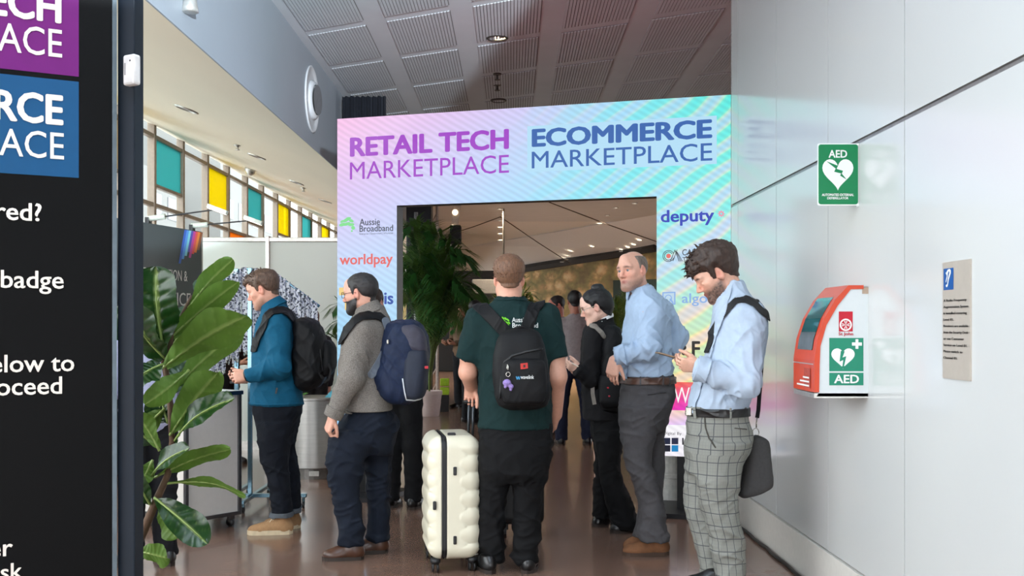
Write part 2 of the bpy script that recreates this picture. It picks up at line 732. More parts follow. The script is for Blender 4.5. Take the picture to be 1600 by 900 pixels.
def slope(field, V):
    """unit direction of steepest growth of a field at points V"""
    i = [np.clip(np.rint((V[:, d] - field.lo[d]) / field.h).astype(int), 2, len(field.ax[d]) - 3) for d in range(3)]
    g = []
    for d in range(3):
        a, b = list(i), list(i)
        a[d], b[d] = i[d] - 2, i[d] + 2
        g.append(np.clip(field.F[tuple(b)], -.05, .05) - np.clip(field.F[tuple(a)], -.05, .05))
    g = np.stack(g, 1)
    return g / (np.linalg.norm(g, axis=1)[:, None] + 1e-9)

def path_mask(pts, Y, hw, side=-1, yc=None, zlo=None, zhi=None):
    """near a polyline of pixels seen at depth Y, on the near (-1) or far (+1) half"""
    Q = [W(px, py, Y) for px, py in pts]
    def fn(x, y, z):
        # project onto the plane at depth Y as seen from the eye
        s = Y / y
        X = x * s
        Z = EYE + (z - EYE) * s
        d = None
        for a, b in zip(Q[:-1], Q[1:]):
            vx, vz = b[0] - a[0], b[2] - a[2]
            L2 = vx * vx + vz * vz + 1e-12
            t = np.clip(((X - a[0]) * vx + (Z - a[2]) * vz) / L2, 0, 1)
            e = np.sqrt((X - a[0] - t * vx) ** 2 + (Z - a[2] - t * vz) ** 2)
            d = e if d is None else np.minimum(d, e)
        m = d - hw
        if yc is not None:
            m = np.maximum(m, (y - yc) if side < 0 else (yc - y))
        return m
    return fn

def slab_mask(p, n, hw):
    p = np.asarray(p, float)
    n = np.asarray(n, float) / np.linalg.norm(n)
    return lambda x, y, z: np.abs((x - p[0]) * n[0] + (y - p[1]) * n[1] + (z - p[2]) * n[2]) - hw

# ------------------------------------------------------------------ helpers: people
def frame(fx, fy, pitch=0.0, roll=0.0):
    """columns right, forward, up of a head facing (fx, fy), nodding down by pitch degrees"""
    f = np.array([fx, fy, 0.0])
    f /= np.linalg.norm(f)
    u = np.array([0, 0, 1.0])
    r = np.cross(f, u)
    p = math.radians(pitch)
    f, u = f * math.cos(p) - u * math.sin(p), u * math.cos(p) + f * math.sin(p)
    q = math.radians(roll)
    r, u = r * math.cos(q) + u * math.sin(q), u * math.cos(q) - r * math.sin(q)
    return np.stack([r, f, u], 1)

class Head:
    def __init__(s, C, R, sc=1.0):
        s.C, s.R, s.s = np.asarray(C, float), R, sc
    def w(s, p):
        return s.C + s.R @ (np.asarray(p, float) * s.s)
    def loc(s, P):
        return ((P - s.C) @ s.R) / s.s
    def E(s, c, r):
        return ell(s.w(c), np.asarray(r) * s.s, s.R)
    def K(s, a, b, ra, rb):
        return cone(s.w(a), s.w(b), ra * s.s, rb * s.s)
    def prims(s, jaw=1.0, nose=1.0, fat=0.0, lid=.0):
        E, K = s.E, s.K
        P = [(E((0, -.016, .036), (.074, .096, .086)), 0, 0),
             (E((0, .028, -.03), (.060 + fat, .064, .082)), .04, 0),
             (E((0, .066, -.098), (.026 * jaw, .022, .019)), .03, 0)]
        for q in (-1, 1):
            P += [(K((q * .053 * jaw, .0, -.058), (q * .018, .066, -.102), .017, .015), .035, 0),
                  (E((q * .043, .056, -.018), (.022, .02, .018)), .025, 0)]
        P += [(K((-.042, .076, .022), (.042, .076, .022), .0135, .0135), .02, 0),
              (K((0, .074, .045), (0, .07, .07), .03, .03), .04, 0)]
        for q in (-1, 1):
            P += [(E((q * .032, .096, .004), (.018, .013, .0125)), .014, 1)]
        for q in (-1, 1):
            # upper lid; lid = 1 closes the eye
            P += [(E((q * .031, .0792 + .0008 * lid, .0150 - .0120 * lid), (.0145, .0135, .0088 + .005 * lid)), .003, 0)]
        P += [(K((0, .088, .014), (0, .107 * nose + .004, -.03), .0085, .0115), .012, 0)]
        for q in (-1, 1):
            P += [(E((q * .0115, .098, -.036), (.0085, .011, .0075)), .008, 0),
                  (K((q * .047, .083, .011), (q * .021, .089, .0135), .0055, .0045), .005, 0),
                  (K((q * .046, .0805, -.0085), (q * .021, .086, -.009), .005, .004), .006, 0)]
        P += [(K((-.025, .079, -.0625), (0, .0915, -.060), .004, .006), .006, 0),
              (K((.025, .079, -.0625), (0, .0915, -.060), .004, .006), .006, 0),
              (K((-.021, .0795, -.0725), (.021, .0795, -.0725), .0062, .0062), .008, 0),
              (E((0, .085, -.0725), (.013, .006, .006)), .008, 0)]
        for q in (-1, 1):
            P += [(ell(s.w((q * .076, -.008, -.002)), np.array([.010, .020, .033]) * s.s,
                       s.R @ np.array(Matrix.Rotation(q * 0.35, 3, 'Z') @ Matrix.Rotation(-0.15, 3, 'X'))), .006, 0),
                  (E((q * .088, -.004, .0), (.009, .010, .019)), .004, 1),
                  (E((q * .078, .008, -.012), (.006, .005, .007)), .004, 0)]
        return P
    def colour(s, skin, stub=None, stubk=0.6, lips=(160, 92, 84), brow=(60, 45, 38), beard_top=-.045, scalp=None):
        base = np.array(srgb(*skin)[:3])
        lp = np.array(srgb(*lips)[:3])
        br = np.array(srgb(*brow)[:3])
        sb = np.array(srgb(*(stub or (70, 55, 48)))[:3])
        def fn(V):
            q = s.loc(V)
            c = np.tile(base, (len(V), 1))
            near = (np.abs(q) < .16).all(1)
            red = np.exp(-(((q[:, 0]) / .06) ** 2 + ((q[:, 1] - .09) / .035) ** 2 + ((q[:, 2] + .025) / .03) ** 2)) * near
            c = c * (1 - .25 * red[:, None] * np.array([0.0, .8, .9]))
            ear = np.exp(-(((np.abs(q[:, 0]) - .08) / .014) ** 2 + ((q[:, 1] + .004) / .03) ** 2 + (q[:, 2] / .04) ** 2)) * near
            c = c * (1 - .35 * ear[:, None] * np.array([0.1, .8, .8]))
            if stub is not None:
                k = np.clip((beard_top - q[:, 2] + .42 * np.clip(.060 - q[:, 1], 0, .06)) / .022, 0, 1)
                k *= np.clip((q[:, 1] + .016 + .2 * (q[:, 2] + .06)) / .024, 0, 1)
                k *= np.clip((q[:, 2] + .128) / .02, 0, 1)
                k *= near
                k *= stubk * (.75 + .5 * vnoise(q * 260, 3))
                k = np.clip(k, 0, .97)
                c = c * (1 - k[:, None]) + sb * k[:, None]
            l = np.exp(-((q[:, 0] / .025) ** 4 + ((q[:, 2] + .0665) / .0105) ** 4 + ((q[:, 1] - .093) / .013) ** 4)) * near
            c = c * (1 - .8 * l[:, None]) + lp * .8 * l[:, None]
            ax = np.abs(q[:, 0])
            b = np.exp(-(((ax - .032) / .022) ** 4 + ((q[:, 2] - .0235 + .2 * np.clip(ax - .035, 0, 1)) / .0052) ** 4 + ((q[:, 1] - .085) / .02) ** 4)) * near
            c = c * (1 - .88 * b[:, None]) + br * .88 * b[:, None]
            if scalp is not None:
                sc_ = np.array(srgb(*scalp)[:3])
                k = np.clip((q[:, 2] - .03 - .35 * q[:, 1]) / .02, 0, 1) * near * (q[:, 1] < .06) * .8
                c = c * (1 - k[:, None]) + sc_ * k[:, None]
            return c
        return fn
    def eyes(s, parent, iris=(70, 90, 100)):
        m = mat('eye_white', (204, 194, 188), rough=.15, var=.02)
        mi = mat('iris_%d_%d_%d' % iris, iris, rough=.1, var=.1)
        for q in (-1, 1):
            c = s.w((q * .031, .0775, .0025))
            e = MB()
            ax = s.R @ np.array([0, 1.0, 0])
            r = .0122 * s.s
            e.lathe(c, [(r * math.sin(t), -r * math.cos(t)) for t in np.linspace(.05, math.pi - .05, 9)], 14, ax)
            eo = e.put('eye', m, parent, smooth=True)
            i = MB()
            i.lathe(c, [(r * .02, r * 1.06), (r * .3, r * 1.03), (r * .62, r * .84)], 14, ax)
            i.put('iris', mi, eo, smooth=True)

def hand(wr, fwd, pn, thumb, curl=(25, 25, 25, 25), sc=1.0, spread=0.0, th=(.55, .75, .25), thc=20, base=None):
    """palm, four jointed fingers and a thumb; pn = direction the palm faces, thumb = +1/-1 side"""
    wr = np.asarray(wr, float)
    f = np.asarray(fwd, float) / np.linalg.norm(fwd)
    n = np.asarray(pn, float)
    n = n - f * (n @ f)
    n /= np.linalg.norm(n)
    sd = np.cross(f, n) * thumb
    P = []
    offs = (.031, .0105, -.0105, -.030)
    lens = (.072, .080, .074, .058)
    rad = (.0088, .0090, .0086, .0076)
    kn = (.088, .092, .088, .080)
    for i in range(4):
        a = wr + sc * (sd * offs[i] * .55 + f * .005)
        b = wr + sc * (sd * offs[i] + f * kn[i])
        P.append((cone(a, b, .0155 * sc, .0115 * sc), .016 * sc, 0))
    P.append((ell(wr + sc * (f * .045 + n * .004), np.array([.034, .045, .016]) * sc, np.stack([sd, f, n], 1)), .015 * sc, 0))
    for i in range(4):
        p = wr + sc * (sd * offs[i] + f * kn[i])
        d0 = f + sd * spread * (1.5 - i) * .12
        d0 /= np.linalg.norm(d0)
        ang = 0.0
        c = curl[i]
        r = rad[i] * sc
        for j, fr in enumerate((.45, .31, .24)):
            ang += math.radians(c * (.9 if j == 0 else 1.15 if j == 1 else .8))
            d = d0 * math.cos(ang) + n * math.sin(ang)
            q = p + d * lens[i] * fr * sc
            P.append((cone(p, q, r, r * .92), .003, 0))
            p, r = q, r * .92
    p = wr + sc * (sd * .022 + f * .018 + n * .006)
    d = sd * th[0] + f * th[1] + n * th[2]
    d /= np.linalg.norm(d)
    r = .0135 * sc
    for j, ln in enumerate((.044, .034, .027)):
        if j:
            bend = math.radians(thc)
            d = d * math.cos(bend) + (f * .6 - sd * .4 + n * .3) * math.sin(bend)
            d /= np.linalg.norm(d)
        q = p + d * ln * sc
        P.append((cone(p, q, r, r * .85), .008 * sc if j == 0 else .003, 0))
        p, r = q, r * .85
    return P

def core(neck, chest, pelvis, arms, legs, nr=.052):
    """inner figure that carries the clothes: neck, spine, arms and legs as one continuous form"""
    P = [(cone(neck, chest, nr, nr * 1.12), .03, 0), (cone(chest, pelvis, .062, .066), .03, 0)]
    for (s, e, w) in arms:
        P += [(cone(chest, s, .05, .042), .03, 0), (cone(s, e, .04, .036), .02, 0), (cone(e, w, .036, .0245), .02, 0)]
    for (h, k, a) in legs:
        P += [(cone(pelvis, h, .055, .042), .03, 0), (cone(h, k, .042, .034), .02, 0), (cone(k, a, .034, .03), .02, 0)]
    return P

def hairfield(H, top=.02, side=.008, line=None, extra=(), cut=None, h=.005, front=.078):
    """hair cap in head space: thickness from side to top, lower edge by line (y -> z)"""
    line = line or [(-.14, -.065), (-.085, -.062), (-.05, -.035), (-.03, .0), (-.012, .034), (.004, .03), (.010, -.028), (.026, -.028), (.036, .026), (.058, .048), (front, .072), (.14, .086)]
    ly = [p[0] for p in line]
    lz = [p[1] for p in line]
    def fn(x, y, z):
        s, R, C = H.s, H.R, H.C
        p = (x - C[0], y - C[1], z - C[2])
        q = [(p[0] * R[0, i] + p[1] * R[1, i] + p[2] * R[2, i]) / s for i in range(3)]
        hl = np.interp(q[1].ravel(), ly, lz).reshape(q[1].shape)
        t = (side + (top - side) * np.clip((q[2] - .02) / .08, 0, 1)) * np.clip((q[2] - hl) / .03, .2, 1)
        r = (.0755 + t, .0975 + t, .0875 + t)
        e = [q[0] / r[0], (q[1] + .016) / r[1], (q[2] - .036) / r[2]]
        k0 = np.sqrt(e[0] ** 2 + e[1] ** 2 + e[2] ** 2) + 1e-9
        k1 = np.sqrt((e[0] / r[0]) ** 2 + (e[1] / r[1]) ** 2 + (e[2] / r[2]) ** 2) + 1e-9
        d = k0 * (k0 - 1) / k1
        # back of the neck follows the nape
        nb = np.sqrt(q[0] ** 2 / .85 + (q[1] + .035) ** 2) - (.0585 + side * .3)
        nb = np.maximum(nb, np.maximum(q[2] - .0, -.09 - q[2]))
        nb = np.maximum(nb, q[1] + .03)
        d = np.minimum(d, nb)
        d = np.maximum(d, (hl - q[2]) * .8)
        if cut is not None:
            d = np.maximum(d, cut(q))
        return d * s
    r = .16 * H.s
    prims = [((fn, H.C - r, H.C + r), 0, 0)]
    for e in extra:
        prims.append((H.E(e[0], e[1]), e[2] if len(e) > 2 else .02, 0))
    F = Field(H.C - r - .03, H.C + r + .03, h)
    for p, k, mode in prims:
        F.add(p, k, mode)
    return F

def hair_disp(H, amp=.004, fr=(60, 25, 60), seed=1, amp2=.0):
    def fn(V):
        q = H.loc(V)
        n = vnoise(q * np.array(fr), seed)
        n2 = vnoise(q * np.array(fr) * 2.3, seed + 4)
        n3 = vnoise(q * 38, seed + 8)
        up = np.clip((q[:, 2] - .0) / .08, .35, 1)
        return up * (amp * ((1 - np.abs(2 * n - 1)) * 1.2 - .5 + .6 * (n2 - .5)) + amp2 * (n3 - .5))
    return fn

def shoe(parent, heel, toe, wid, m, ms, zb=0.0, laces=None, high=.10, sole=.022):
    """one shoe from heel to toe point on the floor: upper, sole and laces"""
    a = np.array([heel[0], heel[1], zb], float)
    b = np.array([toe[0], toe[1], zb], float)
    L = np.linalg.norm(b - a)
    f = (b - a) / L
    s = np.array([f[1], -f[0], 0])
    u = np.array([0, 0, 1.0])
    R = np.stack([s, f, u], 1)
    at = lambda x, y, z: a + s * x + f * y + u * z
    hw = wid / 2
    P = [(ell(at(0, L * .22, .045), (hw * .78, L * .23, .055), R), 0, 0),
         (ell(at(0, L * .68, .030), (hw * .98, L * .31, .042), R), .05, 0),
         (cone(at(0, L * .2, .05), at(0, L * .22, high), .042, .040, 1), .03, 0),
         (cone(at(0, L * .3, .075), at(0, L * .62, .05), .035, .028), .03, 0),
         (rbox(at(0, L / 2, -.10), (.3, .4, .11), .001, R), 0, 1)]
    F = build_field(P, .005)
    up = solid('shoe', F, m, parent)
    ts = np.linspace(0, 1, 15)
    w = lambda t: hw * 1.04 * (.74 + .2 * math.sin(math.pi * max(0, (t - .1)) / .9 * .9)) * min(1, math.sqrt(max(0, 1 - ((abs(t - .5) - .36) / .14) ** 2)) if abs(t - .5) > .36 else 1)
    pts = [at(w(t), t * L, 0) for t in ts] + [at(-w(t), t * L, 0) for t in ts[::-1]]
    MB().prism(pts[1:14] + [pts[14]] + pts[16:29] + [pts[29]], (0, 0, sole)).put('sole', ms, up)
    if laces:
        l = MB()
        for k in range(4):
            y = L * (.36 + .075 * k)
            z = .112 - .013 * k
            l.tube([at(-.024, y, z - .014), at(-.008, y + .008, z), at(.010, y + .010, z), at(.024, y + .02, z - .016)], .0028, 5)
            l.tube([at(.024, y, z - .014), at(.008, y + .008, z + .002), at(-.010, y + .010, z), at(-.024, y + .02, z - .016)], .0028, 5)
        l.put('laces', laces, up)
    return up

# ================================================================== THE BUILDING
CEIL = 4.13
def wall_x(Y):
    return 1.71 - 0.0144 * Y

# ---- floor
m_floor = mat('polished_concrete', (122, 96, 83), rough=.2, var=.16, scale=2.2, bump=.06, bscale=60, coat=.15)
fl = MB().box((-7, -4, -.12), (8.5, 46, 0)).put('floor', m_floor)
structure(fl)
gr = MB().box((-60, -40, -.4), (-7, 90, -.15)).put('ground', mat('street_paving', (190, 188, 184), rough=.9))
structure(gr)
structure(MB().box((-7, -40, -.4), (40, -4, -.15)).put('ground_front', mat('street_paving', (190, 188, 184))))
structure(MB().box((8.5, -4, -.4), (40, 60, -.15)).put('ground_side', mat('street_paving', (190, 188, 184))))

# ---- ceiling with slotted acoustic panels laid in skewed rows
m_white = mat('ceiling_plaster', (204, 208, 212), rough=.75, var=.03, scale=3)
m_slat = mat('acoustic_panel_paint', (200, 204, 208), rough=.7, var=.03, scale=4)
m_void = mat('dark_void', (120, 118, 118), rough=.9, var=.05)
cl = MB()
cl.box((-2.1, -4, CEIL), (8, 27, CEIL + .15))
ce = structure(cl.put('ceiling', m_white))
proto = None
SK = -.55
for row in range(-1, 6):
    for c in range(0, 7):
        x0 = -1.91 + .79 * c
        y0 = 9.62 + SK * (x0 + 1.91) + 1.25 * row
        if not (6.8 < y0 < 14.5) or x0 > wall_x(y0) + 2:
            continue
        if proto is None:
            b = MB()
            nsl, w, ln = 20, .585, 1.10
            for k in range(nsl):
                xa = w * k / nsl
                xb = xa + w / nsl * .76
                b.prism([(xa, SK * xa, 0), (xb, SK * xb, 0), (xb, SK * xb + ln, 0), (xa, SK * xa + ln, 0)], (0, 0, .008))
            proto = b.mesh('acoustic_panel')
            proto.materials.append(m_slat)
            b = MB()
            b.prism([(0, 0, .006), (w, SK * w, .006), (w, SK * w + ln, .006), (0, ln, .006)], (0, 0, .004))
            proto2 = b.mesh('slot_backing')
            proto2.materials.append(m_void)
        o = bpy.data.objects.new('acoustic_panel', proto)
        COL.objects.link(o)
        o.parent = ce
        o.location = (x0, y0, CEIL - .0115)
        o2 = bpy.data.objects.new('slot_backing', proto2)
        COL.objects.link(o2)
        o2.parent = o

# the far end of the ceiling slopes down to the mural wall
m_ceil2 = mat('far_ceiling_plaster', (226, 226, 226), rough=.8, var=.03)
fold = [W(560, 429, 40), W(743, 384, 35.2), W(1025, 335, 25.3), W(1500, 252, 17.1)]
for p in fold:
    p[2] = CEIL
mur = [W(560, 470, 49), W(817, 425, 38.0), W(1025, 388, 28.0), W(1500, 305, 17.6)]
b = MB()
b.add(fold + mur, [(0, 1, 5, 4), (1, 2, 6, 5), (2, 3, 7, 6)])
b.add([p + np.array([0, 0, .2]) for p in fold + mur], [(0, 1, 5, 4), (1, 2, 6, 5), (2, 3, 7, 6)])
structure(b.put('ceiling_slope', m_ceil2))
b = MB()
b.add([(8, 27, CEIL + .02), (-2.1, 27, CEIL + .02), (-2.1, 44, CEIL + .02), (8, 44, CEIL + .02)], [(0, 1, 2, 3)])
b.add([(8, 27, CEIL + .15), (-2.1, 27, CEIL + .15), (-2.1, 44, CEIL + .15), (8, 44, CEIL + .15)], [(0, 1, 2, 3)])
structure(b.put('ceiling_far', m_ceil2))
# cables strung under the far ceiling
m_cable = mat('dark_cable', (60, 52, 48), rough=.6)
for i, (a, bb) in enumerate([((858, 316, 22), (1030, 379, 26.3)), ((782, 339, 25.5), (702, 366, 30)), ((782, 339, 25.5), (892, 412, 31))]):
    pa, pb = W(*a), W(*bb)
    t = MB()
    t.tube([pa, pa * .5 + pb * .5 - np.array([0, 0, .02]), pb], .012, 6)
    tag(t.put('ceiling_cable', m_cable), ['dark cable crossing the hall ceiling on the right, from the arch top towards the mural', 'dark cable running left from the peak below the first hall ceiling light to the palm', 'dark cable running right and down from the peak below the first hall ceiling light'][i], 'cable')

# ---- bulkhead and window-side soffit
m_bulk = mat('bulkhead_paint', (152, 160, 168), rough=.5, var=.02, scale=2)
structure(MB().box((-2.032, -4, 3.2), (-2.02, 44, CEIL + .02)).put('wall_bulkhead', m_bulk))
m_soff = mat('cream_soffit', (232, 222, 200), rough=.6, var=.035, scale=.9, stretch=(1, .35, 1))
b = MB()
b.prism([(-2.021, -4, 3.2), (-5.25, -4, 4.32), (-5.25, -4, 4.45), (-2.021, -4, 3.32)], (0, 46, 0))
structure(b.put('ceiling_soffit', m_soff))

# ---- window wall on the left: one bay after another
m_frame = mat('bronze_window_frame', (128, 112, 96), rough=.45, var=.08)
m_clear = glass_mat('clear_pane', (246, 250, 250), .06)
m_teal = glass_mat('teal_pane', (96, 160, 158), .04, .5)
m_yel = glass_mat('yellow_pane', (198, 184, 40), .04, .5)
m_org = glass_mat('orange_pane', (205, 140, 60), .04, .5)
XW = -5.2
structure(MB().box((XW - .1, -4, 0), (XW + .05, 44, .9)).put('wall_left', mat('sill_wall', (200, 198, 192), rough=.8)))
b0 = 14.80
for i in range(-9, 15):
    ya, yb = b0 + 1.29 * i, b0 + 1.29 * (i + 1)
    f = MB()
    f.bbox((XW - .06, ya - .045, .9), (XW + .05, ya + .045, 4.36), .008)
    w = structure(f.put('window_%d' % (i + 10), m_frame))
    colour = {0: m_teal, 1: m_yel}.get((i // 2) % 2) if i % 2 == 0 else None
    bars = [(4.10, 4.16), (3.11, 3.17)] + ([(3.40, 3.45)] if colour else []) + [(2.05, 2.11), (.9, .95)]
    for (za, zb) in bars:
        MB().bbox((XW - .04, ya + .045, za), (XW + .04, yb - .045, zb), .006).put('transom', m_frame, w)
    zs = sorted([4.34] + [z for q in bars for z in q])[::-1]
    for k in range(0, len(zs) - 1, 2):
        zt, zb = zs[k], zs[k + 1]
        g = m_clear
        if colour and k == 2:
            g = colour
        if i in (3, 7, 11) and abs(zt - 3.11) < .01:
            g = m_org
        MB().box((XW - .006, ya + .04, zb - .005), (XW + .006, yb - .04, zt + .005)).put('pane', g, w)

# pale buildings across the street
m_bld = mat('pale_render', (112, 112, 110), rough=.9, var=.05, scale=.4)
m_bwin = mat('far_window_glass', (76, 82, 90), rough=.2, var=.2, scale=.3)
for i, (x, y, w, d, h) in enumerate([(-26, 27, 8, 12, 12), (-24, 43, 8, 14, 16), (-27, 60, 10, 16, 11), (-25, 82, 9, 20, 17)]):
    t = thing('apartment_building', ['pale low building across the street, seen through the nearest teal and clear window panes', 'pale taller building across the street behind the first yellow window pane', 'pale flat building across the street behind the second teal window pane', 'pale building across the street seen through the farthest window panes'][i], 'building', (x, y, -.15))
    MB().box((x - w / 2, y - d / 2, -.15), (x + w / 2, y + d / 2, h)).put('facade', m_bld, t)
    for a in range(5):
        for c in range(4):
            yy = y - d / 2 + d * (a + .5) / 5
            zz = h * (c + .55) / 4.4
            MB().box((x + w / 2, yy - d / 16, zz - .7), (x + w / 2 + .04, yy + d / 16, zz + .7)).put('window', m_bwin, t)

# ---- right wall: glossy white panels
m_panel = mat('gloss_white_panel', (200, 201, 199), rough=.16, var=.01, scale=1.5, spec=.5, coat=.3)
m_panel.node_tree.nodes['Principled BSDF'].inputs['Coat Roughness'].default_value = .12
m_gap = mat('panel_gap', (120, 116, 112), rough=.6)
m_base = mat('white_skirting', (218, 214, 206), rough=.3, var=.03)
wv = np.array([wall_x(1) - wall_x(0), 1.0, 0])
b = MB()
b.prism([(wall_x(-4) + .02, -4, 0), (wall_x(7.49) + .02, 7.49, 0), (wall_x(7.49) + .2, 7.49, 0), (wall_x(-4) + .2, -4, 0)], (0, 0, CEIL))
wr = structure(b.put('wall_right', m_gap))
seams = [7.488, 7.277, 6.276, 5.292, 4.30, 3.31, 2.32, 1.33, .34, -.65, -1.64, -2.63, -3.62]
for ya, yb in zip(seams[:-1], seams[1:]):
    for za, zb in ((.236, 2.258), (2.280, CEIL - .004)):
        g = .004
        q = MB()
        q.prism([(wall_x(ya - g), ya - g, za), (wall_x(yb + g), yb + g, za), (wall_x(yb + g) + .018, yb + g, za), (wall_x(ya - g) + .018, ya - g, za)], (0, 0, zb - za))
        q.put('wall_panel', m_panel, wr)
q = MB()
q.prism([(wall_x(7.488) + .008, 7.488, 2.262), (wall_x(-3.6) + .008, -3.6, 2.262), (wall_x(-3.6) + .02, -3.6, 2.262), (wall_x(7.488) + .02, 7.488, 2.262)], (0, 0, .014))
q.put('joint_rail', mat('rail_metal', (150, 146, 144), rough=.35, metal=.6), wr)
q = MB()
q.prism([(wall_x(7.488) - .012, 7.488, 0), (wall_x(-3.6) - .012, -3.6, 0), (wall_x(-3.6) + .03, -3.6, 0), (wall_x(7.488) + .03, 7.488, 0)], (0, 0, .228))
structure(q.put('baseboard_right', m_base))
cb = MB()
pts = []
for k in range(30):
    y = 7.3 - k * .13
    pts.append((wall_x(y) - .03 - .012 * abs(math.sin(k * .9)), y, .012))
cb.tube(pts, .010, 6)
tag(cb.put('power_cable', mat('black_rubber', (22, 22, 23), rough=.5)), 'thin black cable lying on the floor along the white skirting', 'cable')

# ---- unseen wall added behind the camera to cut frontal light, open to door height
structure(MB().box((-5.3, -4.2, 2.35), (wall_x(-4) + .2, -4.0, CEIL + .3)).put('wall_front_added', mat('front_wall', (200, 200, 198), rough=.8)))
for k in range(6):
    x = -5.2 + 1.38 * k
    MB().bbox((x - .04, -4.14, -.02), (x + .04, -4.04, 2.36), .006).put('mullion', m_frame, bpy.data.objects['wall_front_added'])

# ---- far hall: closing walls, mural, dark drapes
m_dark = mat('dark_wall', (44, 42, 42), rough=.8)
structure(MB().box((8, 7.35, 0), (8.2, 15.5, CEIL + .2)).put('wall_hall_right_added', mat('hall_wall', (150, 140, 132), rough=.8)))  # unseen, added to keep the ceiling behind the arch darker
structure(MB().box((1.9, 7.35, 0), (8, 7.49, CEIL)).put('wall_hall_near', mat('hall_wall', (150, 140, 132))))
# oblique end wall carrying a painted frieze
m_mural = bpy.data.materials.new('painted_frieze')
m_mural.use_nodes = True
N, L = m_mural.node_tree.nodes, m_mural.node_tree.links
tc = N.new('ShaderNodeTexCoord')
n1 = N.new('ShaderNodeTexVoronoi')
n1.inputs['Scale'].default_value = 2.4
mp = N.new('ShaderNodeMapping')
mp.inputs['Scale'].default_value = (.5, .5, 1.2)
n2 = N.new('ShaderNodeTexNoise')
n2.inputs['Scale'].default_value = 6.0
n2.inputs['Detail'].default_value = 6
ad = N.new('ShaderNodeMix')
ad.data_type = 'VECTOR'
ad.inputs[0].default_value = .22
L.new(tc.outputs['Object'], mp.inputs['Vector'])
L.new(mp.outputs['Vector'], n2.inputs['Vector'])
L.new(mp.outputs['Vector'], ad.inputs[4])
L.new(n2.outputs['Color'], ad.inputs[5])
L.new(ad.outputs[1], n1.inputs['Vector'])
cr = N.new('ShaderNodeValToRGB')
cr.color_ramp.elements[0].position = .12
cr.color_ramp.elements[0].color = srgb(244, 214, 160)
cr.color_ramp.elements[1].position = .8
cr.color_ramp.elements[1].color = srgb(132, 112, 72)
for p, c in ((.28, (228, 190, 132)), (.42, (188, 152, 98)), (.6, (152, 138, 84))):
    e = cr.color_ramp.elements.new(p)
    e.color = srgb(*c)
L.new(n1.outputs['Distance'], cr.inputs[0])
mm = N.new('ShaderNodeMix')
mm.data_type = 'RGBA'
mm.blend_type = 'OVERLAY'
mm.inputs[0].default_value = .6
L.new(cr.outputs[0], mm.inputs[6])
L.new(n2.outputs['Fac'], mm.inputs[7])
L.new(mm.outputs[2], N['Principled BSDF'].inputs['Base Color'])
N['Principled BSDF'].inputs['Roughness'].default_value = .7
b = MB()
m0, m1 = mur[0], mur[3]
b.add([(m0[0], m0[1], 0), (mur[1][0], mur[1][1], 0), (mur[2][0], mur[2][1], 0), (m1[0], m1[1], 0), mur[0], mur[1], mur[2], mur[3]],
      [(0, 1, 5, 4), (1, 2, 6, 5), (2, 3, 7, 6)])
we = structure(b.put('wall_end', m_mural))
tr = MB()
for pa, pb in ((mur[1], mur[2]),):
    tr.tube([pa + np.array([-.5, -.25, .02]), pb + np.array([0, -.25, .02])], .14, 6)
structure(tr.put('trim_1', m_dark))
m_green = mat('dark_green_board', (30, 48, 38), rough=.6)
# dark board with a fragment of lettering under the frieze
A = W(958, 438, 27.5)
t = thing('hall_sign', 'dark green sign board under the painted frieze, lettering partly hidden by fronds', 'sign', (A[0], A[1], 0))
B = W(1100, 434, 25.5)
u2 = (B - A) / np.linalg.norm(B - A)
q = MB()
q.prism([A, B, B * np.array([1, 1, 0]), A * np.array([1, 1, 0])], (0.05, .12, 0))
q.put('board', m_green, t)
fm = lambda s_, z_: A + np.array([u2[0] * s_, u2[1] * s_ - .02, 0]) + np.array([0, 0, z_ - A[2]])
letters('lettering', 'CEIL', fm, -.05, .55, 1.68, 1.92, mat('sign_cream', (210, 205, 160)), t, .01)

# hall back-left: dark staging boxes
tag(MB().bbox((-2.9, 31, 0), (-.4, 32, 3.05), .02).put('stage_drape', m_dark), 'black draped staging wall far behind the palm, left of the frieze', 'drape')
tag(MB().bbox((-1.15, 29.5, 2.3), (-.1, 30, 2.72), .02).put('light_box', mat('pale_box', (96, 93, 90), rough=.6)), 'pale grey box sign over the dark staging far behind the palm', 'sign')
# curtain hung behind the arch and a dark column further back
b = MB()
pts, bk = [], []
for k in range(41):
    x = -1.99 + .51 * k / 40
    pts.append((x, 12.0 + .035 * math.sin(k * 1.25) + .01 * math.sin(k * .5), 0))
b.prism(pts + [(p[0], p[1] + .03, 0) for p in pts[::-1]], (0, 0, 4.08))
tag(b.put('black_curtain', mat('navy_black_drape', (22, 26, 36), rough=.85, var=.2, scale=6)), 'navy black curtain hanging from the ceiling behind the top left of the arch', 'curtain')
structure(MB().bbox((-1.86, 18, 0), (-1.42, 18.4, CEIL), .02).put('column_1', mat('black_column', (24, 28, 36), rough=.5)))
c1 = thing('light_pole', 'slim grey pole standing in front of the dark column behind the palm', 'pole', (-1.66, 17.7, 0))
MB().tube([(-1.66, 17.7, 0), (-1.66, 17.7, 3.35)], .035, 10).put('pole', mat('grey_steel', (140, 140, 142), rough=.4, metal=.5), c1)
MB().lathe((-1.66, 17.7, 0), [(.2, 0), (.2, .02), (.05, .04)], 20).put('base', m_dark, c1)
tr_ = thing('lighting_truss', 'pale pinkish lighting truss post with small lamps beside the dark column', 'truss', (-1.4, 20, 0))
m_truss = mat('pale_truss', (176, 160, 152), rough=.5)
for dx in (0, .16):
    MB().tube([(-1.62 + dx, 20, 0), (-1.62 + dx, 20, 3.9)], .03, 8).put('chord', m_truss, tr_)
for k in range(13):
    MB().tube([(-1.62, 20, .3 * k), (-1.46, 20, .3 * k + .3)], .012, 6).put('brace', m_truss, tr_)
